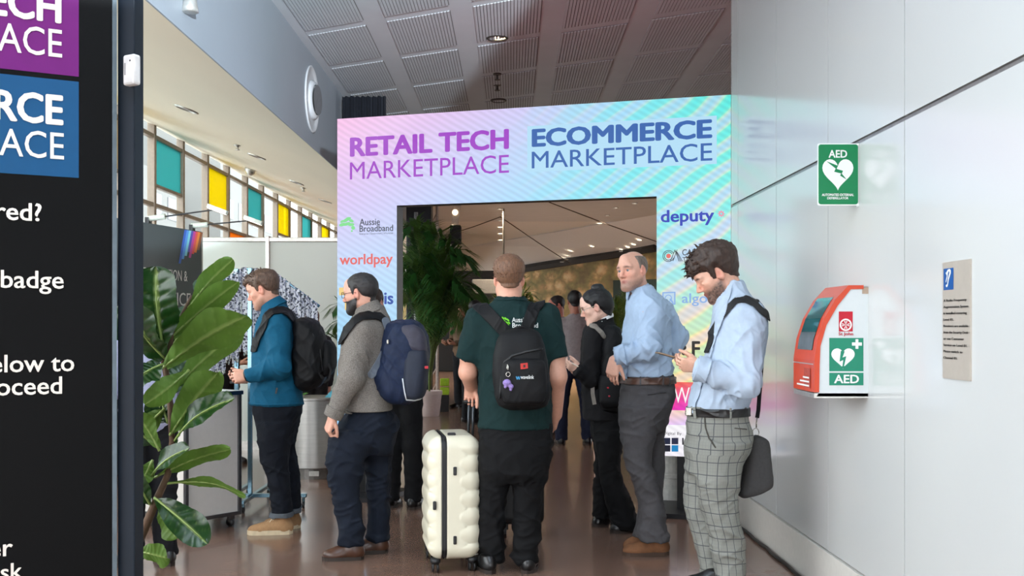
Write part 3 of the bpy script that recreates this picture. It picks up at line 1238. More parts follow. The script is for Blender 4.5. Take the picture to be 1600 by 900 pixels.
MB().prism([(-1.25, 20.0, 2.9), (-1.12, 20.0, 2.9), (-.95, 20, 4.1), (-1.08, 20, 4.1)], (0, .12, 0)).put('outrigger', m_truss, tr_)
for k in range(3):
    MB().lathe((-1.16 + .05 * k, 19.93, 3.3 + .3 * k), [(.05, 0), (.06, .05), (.03, .12)], 12, (0, 1, 0)).put('lamp', mat('warm_bulb', (255, 240, 210), emit=((255, 235, 200), 2)), tr_)
tag(MB().bbox((-1.13, 18.6, 2.88), (-.93, 18.9, 3.22), .02).put('loudspeaker', m_dark), 'small black loudspeaker box hung above the palm fronds', 'loudspeaker')
tag(MB().tube([(-.2, 24, 2.95), (-.2, 24, 4.13)], .022, 8).put('ceiling_rod', mat('dull_rod', (104, 98, 92), rough=.6)), 'thin grey rod hanging from the hall ceiling above the central man', 'rod')

# ---- white partition behind the registration area
m_part = mat('white_partition', (216, 222, 214), rough=.35, var=.02, scale=1)
pt = structure(MB().box((-5.1, 11.5, .0), (-2.75, 11.56, 2.34)).put('wall_partition', m_part))
MB().box((-2.735, 11.5, 0), (-1.45, 11.56, 2.34)).put('partition_panel', m_part, pt)
m_alu = mat('aluminium_profile', (196, 194, 188), rough=.3, metal=.7)
MB().bbox((-5.1, 11.48, 2.335), (-1.45, 11.58, 2.385), .006).put('top_rail', m_alu, pt)
MB().bbox((-2.765, 11.475, 0), (-2.72, 11.575, 2.40), .006).put('joint_post', m_alu, pt)
MB().box((-5.1, 11.47, 0), (-1.45, 11.5, .1)).put('kick_strip', m_alu, pt)

# ---- round air nozzle in the bulkhead
m_noz = mat('white_plastic', (205, 208, 210), rough=.35, var=.03)
nz = thing('air_nozzle', 'large round white air nozzle set in the bulkhead, left of the arch top', 'vent', (-2.02, 10.3, 3.34))
MB().lathe((-2.02, 10.3, 3.67), [(.33, 0), (.335, .012), (.32, .02), (.305, .006), (.2, .004)], 40, (1, 0, 0)).put('flange', m_noz, nz, smooth=True)
MB().lathe((-2.02, 10.33, 3.67), [(.19, 0), (.195, .02), (.175, .045), (.15, .05)], 32, (1, -.1, 0), cap=False).put('nozzle', m_noz, nz, smooth=True)
MB().lathe((-2.0, 10.33, 3.67), [(.15, .044), (.001, .012)], 28, (1, -.1, 0)).put('throat', mat('grey_throat', (110, 112, 116), rough=.5), nz)
sp = thing('ceiling_speaker', 'small silver spotlight hanging at the top edge of the bulkhead', 'spotlight', (-2.0, 6.35, 3.4))
P0 = W(297, 6, 6.3)
MB().lathe(P0 + np.array([0, 0, .06]), [(.035, 0), (.045, -.07), (.052, -.11), (.04, -.115)], 20).put('housing', m_alu, sp, smooth=True)
MB().tube([P0 + np.array([0, 0, .05]), P0 + np.array([-.03, 0, .3])], .012, 8).put('stem', m_alu, sp)

# ---- downlights
m_rim = mat('downlight_rim', (60, 56, 52), rough=.4)
m_lit = mat('lit_lamp', (255, 240, 215), emit=((255, 226, 176), 9.0))
m_lit2 = mat('lit_far_lamp', (255, 240, 215), emit=((255, 236, 205), 9.0))
def downlight(c, r, label, lit, group=None, nrm=(0, 0, -1), watts=0):
    t = thing('downlight', label, 'ceiling light', c, group)
    MB().lathe(c, [(r * 1.22, 0), (r * 1.25, .012), (r * 1.05, .02), (r, .004)], 20, nrm, cap=False).put('rim', m_rim if lit is not m_lit2 else m_white, t, smooth=True)
    MB().lathe(c, [(r * 1.0, .002), (r * .01, .008)], 20, nrm).put('lens', lit, t)
    if watts:
        ld = bpy.data.lights.new('lamp', 'SPOT')
        ld.energy = watts
        ld.color = (1, .82, .6)
        ld.spot_size = 1.9
        ld.spot_blend = .8
        ld.shadow_soft_size = .08
        lo = bpy.data.objects.new('lamp', ld)
        COL.objects.link(lo)
        lo.parent = t
        lo.location = (0, 0, -.05)
    return t
m_off = mat('unlit_lamp', (120, 112, 106), rough=.3)
dl = lambda px, py: W(px, py, (CEIL - EYE) * FPX / (HOR - py))
downlight(dl(777, 58), .085, 'lit warm downlight in the slotted ceiling above the arch', m_lit, watts=60)
downlight(dl(779, 156), .08, 'dim recessed downlight in the slotted ceiling just above the arch top edge', m_off)
for i, (px, py) in enumerate([(777, 115), (777, 132)]):
    c = dl(px, py)
    t = thing('sprinkler', ['dark sprinkler head on the slotted ceiling, nearer of two behind the lit downlight', 'dark sprinkler head on the slotted ceiling, farther of two behind the lit downlight'][i], 'sprinkler', c)
    MB().lathe(c, [(.045, 0), (.045, -.012), (.012, -.015), (.012, -.06), (.03, -.065), (.03, -.07)], 14).put('head', m_rim, t)
for i, (px, py) in enumerate([(782, 326), (782, 344), (782, 356), (782, 366), (782, 376)]):
    downlight(dl(px, py), .062, ['nearest', 'second', 'third', 'fourth', 'farthest'][i] + ' lit downlight in the row leading down the hall ceiling behind the arch', m_lit2, 'downlights down the hall', watts=800 if i % 2 == 0 else 0)
for i, (px, py) in enumerate([(949, 336), (962, 324), (937, 350), (992, 317)]):
    downlight(dl(px, py), .055, ['small lit downlight by the long cable on the right of the hall ceiling', 'small lit downlight top right of the hall ceiling, right of the cable', 'small lit downlight crossed by the long cable on the hall ceiling', 'small lit downlight nearest the arch top on the right of the hall ceiling'][i], m_lit2, watts=900 if i < 2 else 0)
for i, (px, py, Y) in enumerate([(925, 385, 33), (891, 394, 35), (885, 404, 36), (878, 408, 37), (999, 375, 27.5), (990, 382, 28), (981, 386, 28.5), (971, 391, 29.5)]):
    c = W(px, py, Y)
    # seat on the sloping ceiling
    a_, b_, d_ = fold[1], fold[2], mur[2]
    nn = np.cross(b_ - a_, d_ - a_)
    k = (a_ @ nn - np.array([0, 0, EYE]) @ nn) / ((c - np.array([0, 0, EYE])) @ nn)
    c = np.array([0, 0, EYE]) + (c - np.array([0, 0, EYE])) * k
    downlight(c - np.array([0, 0, .02]), .055, ['tiny downlight, rightmost in the left cluster over the painted frieze', 'tiny downlight, second from the right in the left cluster over the frieze', 'tiny downlight, third from the right in the left cluster over the frieze', 'tiny downlight, leftmost in the left cluster over the painted frieze', 'tiny downlight, rightmost in the right cluster over the painted frieze', 'tiny downlight, second from the right in the right cluster over the frieze', 'tiny downlight, third from the right in the right cluster over the frieze', 'tiny downlight, leftmost in the right cluster over the painted frieze'][i], m_lit2, 'downlights over the frieze')
m_lamp_off = mat('soffit_lamp', (235, 232, 222), rough=.3)
for i, (px, py, r) in enumerate([(291, 170, .11), (401, 244, .11), (463, 285, .11), (508, 314, .11)]):
    d = W(px, py, 1.0) - np.array([0, 0, EYE])
    k = 3.2 + (-2.02) * .3463
    # soffit plane z = 3.2 - .3463 (x + 2.02)
    Y = (3.2 - EYE - .3463 * 2.02) / (d[2] + .3463 * d[0])
    c = np.array([0, 0, EYE]) + d * Y
    t = thing('soffit_downlight', ['nearest', 'second', 'third', 'farthest'][i] + ' recessed downlight in the cream soffit over the windows', 'ceiling light', c, 'soffit downlights')
    nn = (-.327, 0, -.945)
    MB().lathe(c, [(r * 1.2, -.004), (r * 1.2, .012), (r * .95, .016), (r * .9, .0)], 20, nn, cap=False).put('rim', m_alu, t, smooth=True)
    MB().lathe(c, [(r * .92, .004), (r * .5, -.001)], 20, nn).put('lens', m_rim, t)
for i, (px, py) in enumerate([(371, 226), (391, 264), (474, 293)]):
    d = W(px, py, 1.0) - np.array([0, 0, EYE])
    Y = (3.2 - EYE - .3463 * 2.02) / (d[2] + .3463 * d[0])
    c = np.array([0, 0, EYE]) + d * Y
    t = thing('soffit_sensor', ['small silver sprinkler on the cream soffit', 'small white camera dome on the cream soffit near the windows', 'small silver sprinkler on the cream soffit between the last downlights'][i], 'sensor', c)
    MB().lathe(c, [(.05, 0), (.05, -.015), (.02, -.02), (.02, -.06), (.035, -.07)] if i != 1 else [(.09, .02), (.09, -.03), (.07, -.08), (.03, -.11)], 14).put('head', m_alu, t, smooth=True)

# ================================================================== THE LED ARCH
AA = np.array([(527 - 800) / FPX * 8.385, 8.385])
BB = np.array([(1142 - 800) / FPX * 7.5, 7.5])
WD = np.linalg.norm(BB - AA)
uu = (BB - AA) / WD
nn_ = np.array([uu[1], -uu[0]])
if nn_[1] > 0:
    nn_ = -nn_

def plane_px(A, u):
    """pixel -> (distance along the upright plane, height)"""
    def fn(px, py):
        d = (px - 800) / FPX
        Y = (A[0] * u[1] - A[1] * u[0]) / (d * u[1] - u[0])
        return ((d * Y - A[0]) * u[0] + (Y - A[1]) * u[1], EYE - (py - HOR) / FPX * Y)
    return fn
apx = plane_px(AA, uu)
def amap(off):
    return lambda s, z: (AA[0] + uu[0] * s + nn_[0] * off, AA[1] + uu[1] * s + nn_[1] * off, z)
Z0, Z1 = .434, 3.088
S1, ZO = apx(620, 321)
S2, ZO2 = apx(1026, 307)
ZO = (ZO + ZO2) / 2
arch = thing('led_arch', 'large lit LED screen arch with event lettering and sponsor logos, an opening through it', 'screen', (AA[0] + uu[0] * WD / 2, AA[1] + uu[1] * WD / 2, 0))
ctrl_s = [0, .25, .5, .75, 1]
ctrl_z = [.43, .9, 1.3, 1.8, 2.4, 3.09]
ctrl = [[(150, 205, 250), (160, 205, 250), (180, 205, 250), (215, 205, 250), (226, 205, 236)],
        [(150, 210, 250), (160, 210, 250), (190, 215, 240), (250, 222, 140), (250, 224, 150)],
        [(162, 214, 245), (170, 215, 245), (200, 225, 220), (236, 232, 165), (246, 230, 165)],
        [(186, 214, 246), (180, 215, 246), (160, 220, 246), (150, 225, 235), (196, 220, 230)],
        [(214, 192, 238), (196, 206, 246), (166, 216, 246), (128, 224, 238), (140, 232, 232)],
        [(240, 184, 222), (226, 192, 234), (206, 200, 242), (140, 220, 242), (84, 226, 216)]]
def screen_colour(s, z):
    c = np.array([[srgb(*q)[:3] for q in r] for r in ctrl])
    out = []
    for k in range(3):
        rows = [np.interp(s / WD, ctrl_s, c[i, :, k]) for i in range(len(ctrl_z))]
        out.append(float(np.interp(z, ctrl_z, rows)))
    return out
vs, fs, cs = [], [], []
ss = sorted(set(list(np.linspace(0, S1, 5)) + list(np.linspace(S1, S2, 15)) + list(np.linspace(S2, WD, 6))))
zz = sorted(set(list(np.linspace(Z0, ZO, 14)) + list(np.linspace(ZO, Z1, 6))))
fm = amap(0.0)
for s in ss:
    for z in zz:
        vs.append(fm(s, z))
        cs.append(screen_colour(s, z) + [s / WD])
nz_ = len(zz)
for i in range(len(ss) - 1):
    for j in range(nz_ - 1):
        if S1 - 1e-6 <= ss[i] and ss[i + 1] <= S2 + 1e-6 and zz[j + 1] <= ZO + 1e-6:
            continue
        fs.append((i * nz_ + j, (i + 1) * nz_ + j, (i + 1) * nz_ + j + 1, i * nz_ + j + 1))
me = bpy.data.meshes.new('screen')
me.from_pydata([tuple(float(c) for c in v) for v in vs], [], fs)
at = me.color_attributes.new('Col', 'FLOAT_COLOR', 'POINT')
at.data.foreach_set('color', np.array(cs, np.float32).ravel())
m_led = bpy.data.materials.new('led_display')
m_led.use_nodes = True
N, L = m_led.node_tree.nodes, m_led.node_tree.links
b = N['Principled BSDF']
b.inputs['Base Color'].default_value = (.01, .01, .01, 1)
b.inputs['Roughness'].default_value = .55
at = N.new('ShaderNodeAttribute')
at.attribute_name = 'Col'
tc = N.new('ShaderNodeTexCoord')
def wave(scale, rot, dist, dsc=1.0):
    mp = N.new('ShaderNodeMapping')
    mp.inputs['Rotation'].default_value = rot
    L.new(tc.outputs['Object'], mp.inputs['Vector'])
    w = N.new('ShaderNodeTexWave')
    w.inputs['Scale'].default_value = scale
    w.inputs['Distortion'].default_value = dist
    w.inputs['Detail'].default_value = 1
    w.inputs['Detail Scale'].default_value = dsc
    L.new(mp.outputs['Vector'], w.inputs['Vector'])
    return w
w1 = wave(7.0, (0, math.radians(58), 0), 1.2, .5)      # camera moire put into the display colour as a ripple
w2 = wave(1.9, (0, math.radians(-52), 0), 4.0, .8)     # broad rainbow moire put into the display colour
cr = N.new('ShaderNodeValToRGB')
cr.color_ramp.elements[0].color = srgb(70, 235, 225)
cr.color_ramp.elements[1].color = srgb(205, 190, 250)
for p, c in ((.3, (120, 240, 205)), (.55, (250, 238, 180)), (.78, (252, 205, 228))):
    e = cr.color_ramp.elements.new(p)
    e.color = srgb(*c)
L.new(w2.outputs['Fac'], cr.inputs[0])
sm = N.new('ShaderNodeMapRange')
sm.inputs['From Min'].default_value = .45
sm.inputs['From Max'].default_value = 1.0
sm.inputs['To Min'].default_value = .0
sm.inputs['To Max'].default_value = .42
L.new(at.outputs['Alpha'], sm.inputs['Value'])
mx = N.new('ShaderNodeMix')
mx.data_type = 'RGBA'
L.new(sm.outputs[0], mx.inputs[0])
L.new(at.outputs['Color'], mx.inputs[6])
L.new(cr.outputs[0], mx.inputs[7])
rp = N.new('ShaderNodeMapRange')
rp.inputs['To Min'].default_value = .92
rp.inputs['To Max'].default_value = 1.06
L.new(w1.outputs['Fac'], rp.inputs['Value'])
mu = N.new('ShaderNodeMix')
mu.data_type = 'RGBA'
mu.blend_type = 'MULTIPLY'
mu.inputs[0].default_value = 1
L.new(mx.outputs[2], mu.inputs[6])
L.new(rp.outputs[0], mu.inputs[7])
L.new(mu.outputs[2], b.inputs['Emission Color'])
b.inputs['Emission Strength'].default_value = 1.0
put('screen', me, m_led, arch)
m_case = mat('black_casing', (20, 20, 22), rough=.45)
def slab(s0, s1, z0, z1, n0, n1):
    f0, f1 = amap(n0), amap(n1)
    b = MB()
    b.add([f0(s0, z0), f0(s1, z0), f0(s1, z1), f0(s0, z1), f1(s0, z0), f1(s1, z0), f1(s1, z1), f1(s0, z1)],
          [(0, 1, 2, 3), (7, 6, 5, 4), (0, 4, 5, 1), (1, 5, 6, 2), (2, 6, 7, 3), (3, 7, 4, 0)])
    return b
slab(0, S1, Z0, Z1, -.13, -.004).put('left_casing', m_case, arch)
slab(S2, WD, Z0, Z1, -.13, -.004).put('right_casing', m_case, arch)
slab(S1, S2, ZO, Z1, -.13, -.004).put('lintel_casing', m_case, arch)
# unseen red glow added on the arch back to tint the ceiling behind it
m_back = screen_mat('added_red_glow', (200, 60, 90), 2.2)
slab(0.02, WD - .02, ZO + .02, Z1 - .02, -.136, -.131).put('rear_glow', m_back, arch)
for s0, s1 in ((S1 - .45, S1 - .02), (S2 - .05, S2 + .42)):
    slab(s0, s1, 0.0, .035, -.35, .22).put('base_plate', mat('dark_steel', (36, 36, 40), rough=.4, metal=.4), arch)
sR, _ = apx(1065, 760)
slab(sR - .036, sR + .036, .035, Z0, -.12, -.02).put('support_post', m_case, arch)
sL, _ = apx(564, 740)
slab(sL - .03, sL + .03, .035, Z0, -.12, -.02).put('support_post', m_case, arch)

def ink(name, txt, l, t, r, bt, rgb, bold=0.0, k=.85, off=.004, space=1.0):
    """lettering on the display between two pixel corners"""
    a, z_t = apx(l, t)
    c, z_b = apx(r, bt)
    return letters(name, txt, amap(off), a, c, z_b, z_t, screen_mat('ink_%d_%d_%d' % rgb, rgb, k), arch, bold, space=space)
def zat(px, py):
    return apx(px, py)[1]
def ink2(name, txt, l, r, z0, z1, rgb, bold, k=.85, off=.004):
    return letters(name, txt, amap(off), apx(l, 300)[0], apx(r, 300)[0], z0, z1, screen_mat('ink_%d_%d_%d' % rgb, rgb, k), arch, bold)
def blot(name, pts, rgb, k=.9, off=.003):
    return patch(name, [apx(*p) for p in pts], amap(off), screen_mat('ink_%d_%d_%d' % rgb, rgb, k), arch)
# pale field behind the blue heading
s_a, s_b = apx(824, 230)[0], apx(1120, 220)[0]
patch('heading_field', [(s_a, 2.585), (s_b, 2.585), (s_b, 2.94), (s_a, 2.94)], amap(.002), screen_mat('heading_glow', (178, 222, 246), .95), arch)
ink2('lettering', 'RETAIL TECH', 547, 795.5, 2.77, 2.93, (166, 40, 206), .042)
ink2('lettering', 'MARKETPLACE', 547, 795.5, 2.585, 2.728, (166, 40, 206), .0)
ink2('lettering', 'ECOMMERCE', 831, 1113, 2.775, 2.917, (20, 92, 178), .045)
ink2('lettering', 'MARKETPLACE', 831, 1113, 2.61, 2.742, (20, 92, 178), .004)
ink('logo_text', 'Aussie', 562, 342, 594, 351.5, (36, 44, 66), .012)
ink('logo_text', 'Broadband', 562, 352.5, 614.5, 361, (36, 44, 66), .012)
ink('logo_text', 'Enterprise | Government | Wholesale', 562, 364, 614.5, 366.4, (60, 70, 90))
for k, (x, y, w, h, a) in enumerate([(535, 351, 5, 2.6, .3), (541, 344, 5.5, 2.6, .5), (549, 345, 4, 2.4, -.4), (542, 350, 6, 2.4, .35), (549, 351, 5, 2.4, .1), (552, 356, 3, 3.2, .8), (545, 341, 4, 1.8, .1), (535, 346, 3.4, 1.8, .5), (550, 361, 1.6, 1.6, 0)]):
    blot('logo_mark', [(x + w * math.cos(q) * math.cos(a) - h * math.sin(q) * math.sin(a), y - w * math.cos(q) * math.sin(a) - h * math.sin(q) * math.cos(a)) for q in np.linspace(0, 5.9, 14)][::-1], (126, 226, 140))
ink('logo_text', 'worldpay', 531, 397.5, 614, 417.5, (240, 92, 84), .022)
ink('logo_text', 'is', 600.5, 457, 615, 475.5, (24, 74, 176), .03)
blot('logo_mark', [(530, 449.5), (539, 449), (539, 461), (530, 461.5)], (250, 214, 130))
blot('logo_mark', [(539, 471), (547, 470.5), (547, 484), (539, 484.5)], (250, 214, 130))
ink('logo_text', 'deputy', 1032.5, 328.5, 1116, 351.5, (16, 46, 190), .026)
for k in range(8):
    a = k * math.pi / 4
    blot('logo_mark', [(1127 + 2 * math.cos(a + q) * 1 + r * math.cos(a), 334 - r * math.sin(a) - 2 * math.sin(a + q)) for q, r in ((-1.2, 1), (0, 4.5), (1.2, 1))], (246, 150, 176))
# concentric mark
sc_, zc_ = apx(1044.6, 400)
pxm = (apx(1054, 400)[0] - apx(1044, 400)[0]) / 10
for r0, r1 in ((8.2, 9.2), (5.9, 6.9)):
    ring('logo_mark', sc_, zc_, r0 * pxm, r1 * pxm, amap(.004), screen_mat('ink_30_34_44', (30, 34, 44)), arch, a0=.5, a1=5.9)
patch('logo_mark', disc(sc_, zc_, 3.6 * pxm), amap(.004), screen_mat('ink_226_96_84', (226, 96, 84)), arch)
for dx in (0, 3.2):
    blot('logo_mark', [(1047 + dx * 1.2, 408), (1054.5 + dx, 390), (1055.5 + dx, 390), (1048.2 + dx * 1.2, 408)][::-1], (30, 34, 44))
for dx in (0, 2.6, 5.2):
    blot('logo_mark', [(1054 + dx * .6, 391 + dx * .5), (1055.2 + dx * .6, 391 + dx * .5), (1062 + dx, 408.5), (1060.8 + dx, 408.5)][::-1], (30, 34, 44))
ink('logo_text', 'CASTLES', 1066, 389.5, 1110, 398.5, (30, 34, 44), .01)
ink('logo_text', 'TECH', 1066.5, 402, 1090, 409, (30, 34, 44), .005)
blot('logo_mark', [(1035, 456.5), (1055.5, 455.8), (1055.5, 476), (1035, 476.5)][::-1], (140, 180, 236))
blot('logo_mark', [(1037, 458.5), (1053.5, 457.8), (1053.5, 474), (1037, 474.5)][::-1], (196, 222, 240), off=.0045)
si, zi = apx(1044.5, 466)
ring('logo_mark', si, zi, 4.2 * pxm, 5.6 * pxm, amap(.006), screen_mat('ink_140_180_236', (140, 180, 236)), arch)
blot('logo_mark', [(1046, 467.5), (1048, 466), (1053, 473), (1051, 474.5)], (140, 180, 236), off=.006)
ink('logo_text', 'algolia', 1065.5, 458.5, 1128, 478, (140, 180, 236), .012)
for i in range(3):
    for j in range(3):
        if (i, j) == (1, 1):
            continue
        x, y = 1051.5 + 8.6 * i, 534.5 + 8.4 * j
        patch('logo_mark', disc(*apx(x, y), 4.0 * pxm, 10), amap(.004), screen_mat('ink_40_34_30', (40, 34, 30)), arch)
for a in range(4):
    q = a * math.pi / 2 + math.pi / 4
    blot('logo_mark', [(1060 + 1.4 * math.cos(q - 1.57), 543 + 1.4 * math.sin(q - 1.57)), (1060 + 7 * math.cos(q), 543 + 7 * math.sin(q)), (1060 + 1.4 * math.cos(q + 1.57), 543 + 1.4 * math.sin(q + 1.57))], (40, 34, 30))
ink('logo_text', 'F', 1081, 533, 1094, 557.5, (40, 34, 30), .03)
# banner strip, pattern strip and white foot of the right column
def strip(name, y0, y1, cols, off):
    n = len(cols) - 1
    sa, sb = S2 + .006, WD - .006
    z0 = apx(1060, y1)[1]
    z1 = apx(1060, y0)[1]
    vs, cs = [], []
    for i, c in enumerate(cols):
        s = sa + (sb - sa) * i / n
        vs += [amap(off)(s, z0), amap(off)(s, z1)]
        k = [list(srgb(*q)[:3]) + [0.0] for q in c]
        cs += [k[1], k[0]]
    me = bpy.data.meshes.new(name)
    me.from_pydata([tuple(float(q) for q in v) for v in vs], [], [(2 * i, 2 * i + 2, 2 * i + 3, 2 * i + 1) for i in range(n)])
    at = me.color_attributes.new('Col', 'FLOAT_COLOR', 'POINT')
    at.data.foreach_set('color', np.array(cs, np.float32).ravel())
    return put(name, me, m_led, arch)
strip('logo_strip', 597, 641, [((236, 90, 70), (236, 40, 150)), ((240, 96, 80), (232, 50, 190)), ((244, 130, 120), (240, 120, 200)), ((246, 160, 140), (236, 140, 220))], .003)
ink('logo_text', 'W', 1053, 605, 1078, 630, (252, 244, 246), .0, k=1.0, off=.006)
strip('pattern_strip', 641, 664, [((240, 190, 226), (236, 190, 240)), ((244, 214, 190), (226, 200, 246)), ((238, 190, 226), (240, 214, 200)), ((246, 220, 180), (236, 190, 240))], .003)
strip('foot_strip', 664, 713, [((246, 244, 248), (244, 240, 248))] * 3, .003)
ink('logo_text', 'Digital By', 1037, 674.5, 1065, 681, (40, 40, 50), .0, off=.006)
for (x, y), c in {(1037, 684): (28, 34, 62), (1049.5, 684): (40, 42, 72), (1037, 695.5): (18, 20, 40), (1049.5, 695.5): (24, 136, 200)}.items():
    blot('logo_mark', [(x, y), (x, y + 10), (x + 10.5, y + 10), (x + 10.5, y)], c, off=.006)
ink('logo_text', 'L', 1066, 684, 1073, 695, (30, 30, 40), .03, off=.006)

# white planters standing behind the feet of the arch
m_wpot = mat('white_planter', (222, 220, 214), rough=.4)
for i, (px, py, Y) in enumerate([(1046, 770, 8.1), (604, 752, 9.0)]):
    c = W(px, py, Y)
    t = thing('planter', ['white ribbed planter tub behind the right foot of the arch', 'white ribbed planter tub behind the left foot of the arch, past the bearded man\'s legs'][i], 'planter', (c[0], c[1], 0))
    MB().lathe((c[0], c[1], 0), [(.10, 0), (.115, .03), (.12, .2), (.128, .205), (.13, .23), (.122, .24), (.128, .42), (.14, .43), (.14, .47), (.12, .47), (.115, .40)], 28).put('tub', m_wpot, t, smooth=False)
    MB().lathe((c[0], c[1], .41), [(.115, 0), (.06, .015), (.005, .02)], 16).put('soil', mat('soil', (50, 40, 32), rough=.95), t)

# ================================================================== NEAR SIGN PANEL (left foreground)
PA = np.array([(-420 - 800) / FPX * 2.07, 2.07])
p0 = np.array([(0 - 800) / FPX * 2.285, 2.285])
p1 = np.array([(178 - 800) / FPX * 2.40, 2.40])
pu = (p1 - p0) / np.linalg.norm(p1 - p0)
PA = p0 - pu * .62
PN = np.array([pu[1], -pu[0]])
ppx = plane_px(PA, pu)
pmap = lambda off: (lambda s, z: (PA[0] + pu[0] * s + PN[0] * off, PA[1] + pu[1] * s + PN[1] * off, z))
PL = np.linalg.norm(p1 - PA)
kiosk = thing('sign_panel', 'tall black registration sign panel in the left foreground with purple and blue heading blocks', 'sign', (PA[0] + pu[0] * PL / 2, PA[1] + pu[1] * PL / 2, 0))
def pslab(s0, s1, z0, z1, n0, n1, mb=None):
    b = mb or MB()
    f0, f1 = pmap(n0), pmap(n1)
    return b.add([f0(s0, z0), f0(s1, z0), f0(s1, z1), f0(s0, z1), f1(s0, z0), f1(s1, z0), f1(s1, z1), f1(s0, z1)],
                 [(0, 1, 2, 3), (7, 6, 5, 4), (0, 4, 5, 1), (1, 5, 6, 2), (2, 6, 7, 3), (3, 7, 4, 0)])
m_blk = mat('black_print', (5, 5, 6), rough=.5, var=.1, scale=300, spec=.12)
pslab(0, PL - .004, .02, 2.45, -.03, 0).put('board', m_blk, kiosk)
pslab(PL - .004, PL + .006, 0, 2.45, -.03, .004).put('edge_trim', mat('edge_metal', (96, 108, 116), rough=.3, metal=.4), kiosk)
q0 = W(183.5, 500, 2.415)
q1 = W(214, 500, 2.43)
MB().bbox((q0[0], 2.415, 0), (q1[0], 2.475, 2.47), .003).put('post', mat('blue_black_post', (11, 22, 34), rough=.5, spec=.25, var=.1, scale=3), kiosk)
MB().bbox((q0[0] - .55, 2.5, 0), (q1[0], 2.62, .02), .004).put('foot', m_case, kiosk)
m_pur = mat('purple_print', (104, 10, 106), rough=.5, var=.03, spec=.3)
m_blu = mat('blue_print', (0, 72, 116), rough=.5, var=.03, spec=.3)
m_ink = mat('warm_white_print', (226, 216, 206), rough=.5, var=.02)
def prect(name, x0, x1, yt, yb, m):
    s0, s1 = ppx(x0, 100)[0], ppx(x1, 100)[0]
    z1, z0 = ppx(x1, yt)[1], ppx(x1, yb)[1]
    patch(name, [(s0, z0), (s1, z0), (s1, z1), (s0, z1)], pmap(.0006), m, kiosk)
prect('heading_block', -320, 123, -46, 120, m_pur)
prect('heading_block', -320, 123, 128, 278, m_blu)
def ptext(txt, xr, yt, yb, bold=0.0, asp=None, xl=None):
    """right-aligned print: top and bottom rows measured at its right end"""
    v, f, a, b = glyphs(txt, bold)
    s1 = ppx(xr, 300)[0]
    z1, z0 = ppx(xr, yt)[1], ppx(xr, yb)[1]
    w = (z1 - z0) * (b[0] - a[0]) / (b[1] - a[1]) * (asp or 1.0)
    s0 = ppx(xl, 300)[0] if xl is not None else s1 - w
    letters('lettering', txt, pmap(.0012), s0, s1, z0, z1, m_ink, kiosk, bold)
ptext('RETAIL TECH', 96, -12, 38, .035, xl=-288)
ptext('MARKETPLACE', 97, 47, 91, .004, xl=-288)
ptext('ECOMMERCE', 99, 149, 197, .035, xl=-288)
ptext('MARKETPLACE', 100, 208, 250, .004, xl=-288)
ptext('registered?', 65, 318, 355, .018)
ptext('your badge', 99.5, 424, 460, .014)
ptext('below to', 116, 553, 580, .014)
ptext('proceed', 97, 588, 624, .014)
ptext('er', 20, 849, 868, .014)
ptext('esk', 35, 878, 903, .014)
sn = thing('door_sensor', 'small white sensor box stuck on the dark post of the near sign panel', 'sensor', W(206, 110, 2.40))
Rz = np.array(Matrix.Rotation(math.radians(-28), 3, 'Z'))
o = W(206, 110, 2.395)
MB().bbox((-.019, -.011, -.036), (.019, .011, .036), .006, Rz, o).put('case', mat('sensor_plastic', (206, 202, 200), rough=.4), sn, smooth=False)
MB().bbox((-.012, -.0125, -.012), (-.008, -.0105, .016), .0008, Rz, o).put('slot', mat('sensor_slot', (140, 138, 138)), sn)
MB().lathe(o + Rz @ np.array([.006, -.011, .020]), [(.0025, 0), (.001, .001)], 8, Rz @ np.array([0, -1.0, 0])).put('led', mat('dark_dot', (50, 50, 52)), sn)

# ================================================================== WALL FITTINGS (right)
def sgn(lo, hi):
    pass
# flag sign standing off the wall
fY = 4.84
f0 = W(1277.5, 321, fY)
f1 = W(1342, 224, fY)
fs_ = thing('aed_sign', 'green and white projecting AED sign with heart symbol on the white wall', 'sign', ((f0[0] + f1[0]) / 2, fY, f0[2]))
fmap_ = lambda off: (lambda x, z: (x, fY - off, z))
def rrect(x0, z0, x1, z1, r, n=5):
    pts = []
    for cx, cz, a in ((x1 - r, z1 - r, 0), (x0 + r, z1 - r, 1), (x0 + r, z0 + r, 2), (x1 - r, z0 + r, 3)):
        for k in range(n + 1):
            t = (a + k / n) * math.pi / 2
            pts.append((cx + r * math.cos(t), cz + r * math.sin(t)))
    return pts
m_sw = mat('sign_white', (232, 234, 230), rough=.35, var=.01)
m_sg = mat('sign_green', (0, 122, 72), rough=.3, var=.02)
b = MB()
b.prism([(x, fY + .004, z) for x, z in rrect(f0[0], f0[2], wall_x(fY), f1[2], .008)], (0, -.004, 0))
b.put('plate', m_sw, fs_)
patch('green_field', rrect(f0[0] + .004, f0[2] + .005, f1[0] - .004, f1[2] - .005, .012), fmap_(.0008), m_sg, fs_)
MB().box((f1[0] - .001, fY - .0, f0[2] - .004), (wall_x(fY) + .004, fY + .03, f1[2])).put('wall_flange', m_sw, fs_)
def sx(px):
    return W(px, 0, fY)[0]
def sz(py):
    return W(0, py, fY)[2]
letters('lettering', 'AED', fmap_(.0016), sx(1294.5), sx(1323.5), sz(246.5), sz(234.5), m_sw, fs_, .026)
def heart(cx, cz, w, h, n=40):
    pts = []
    for k in range(n):
        t = 2 * math.pi * k / n
        x = 16 * math.sin(t) ** 3
        y = 13 * math.cos(t) - 5 * math.cos(2 * t) - 2 * math.cos(3 * t) - math.cos(4 * t)
        pts.append((cx + x / 32 * w, cz + (y + 2.5) / 29 * h))
    return pts[::-1]
patch('heart', heart(sx(1309), sz(273.5), .147, .150), fmap_(.0016), m_sw, fs_)
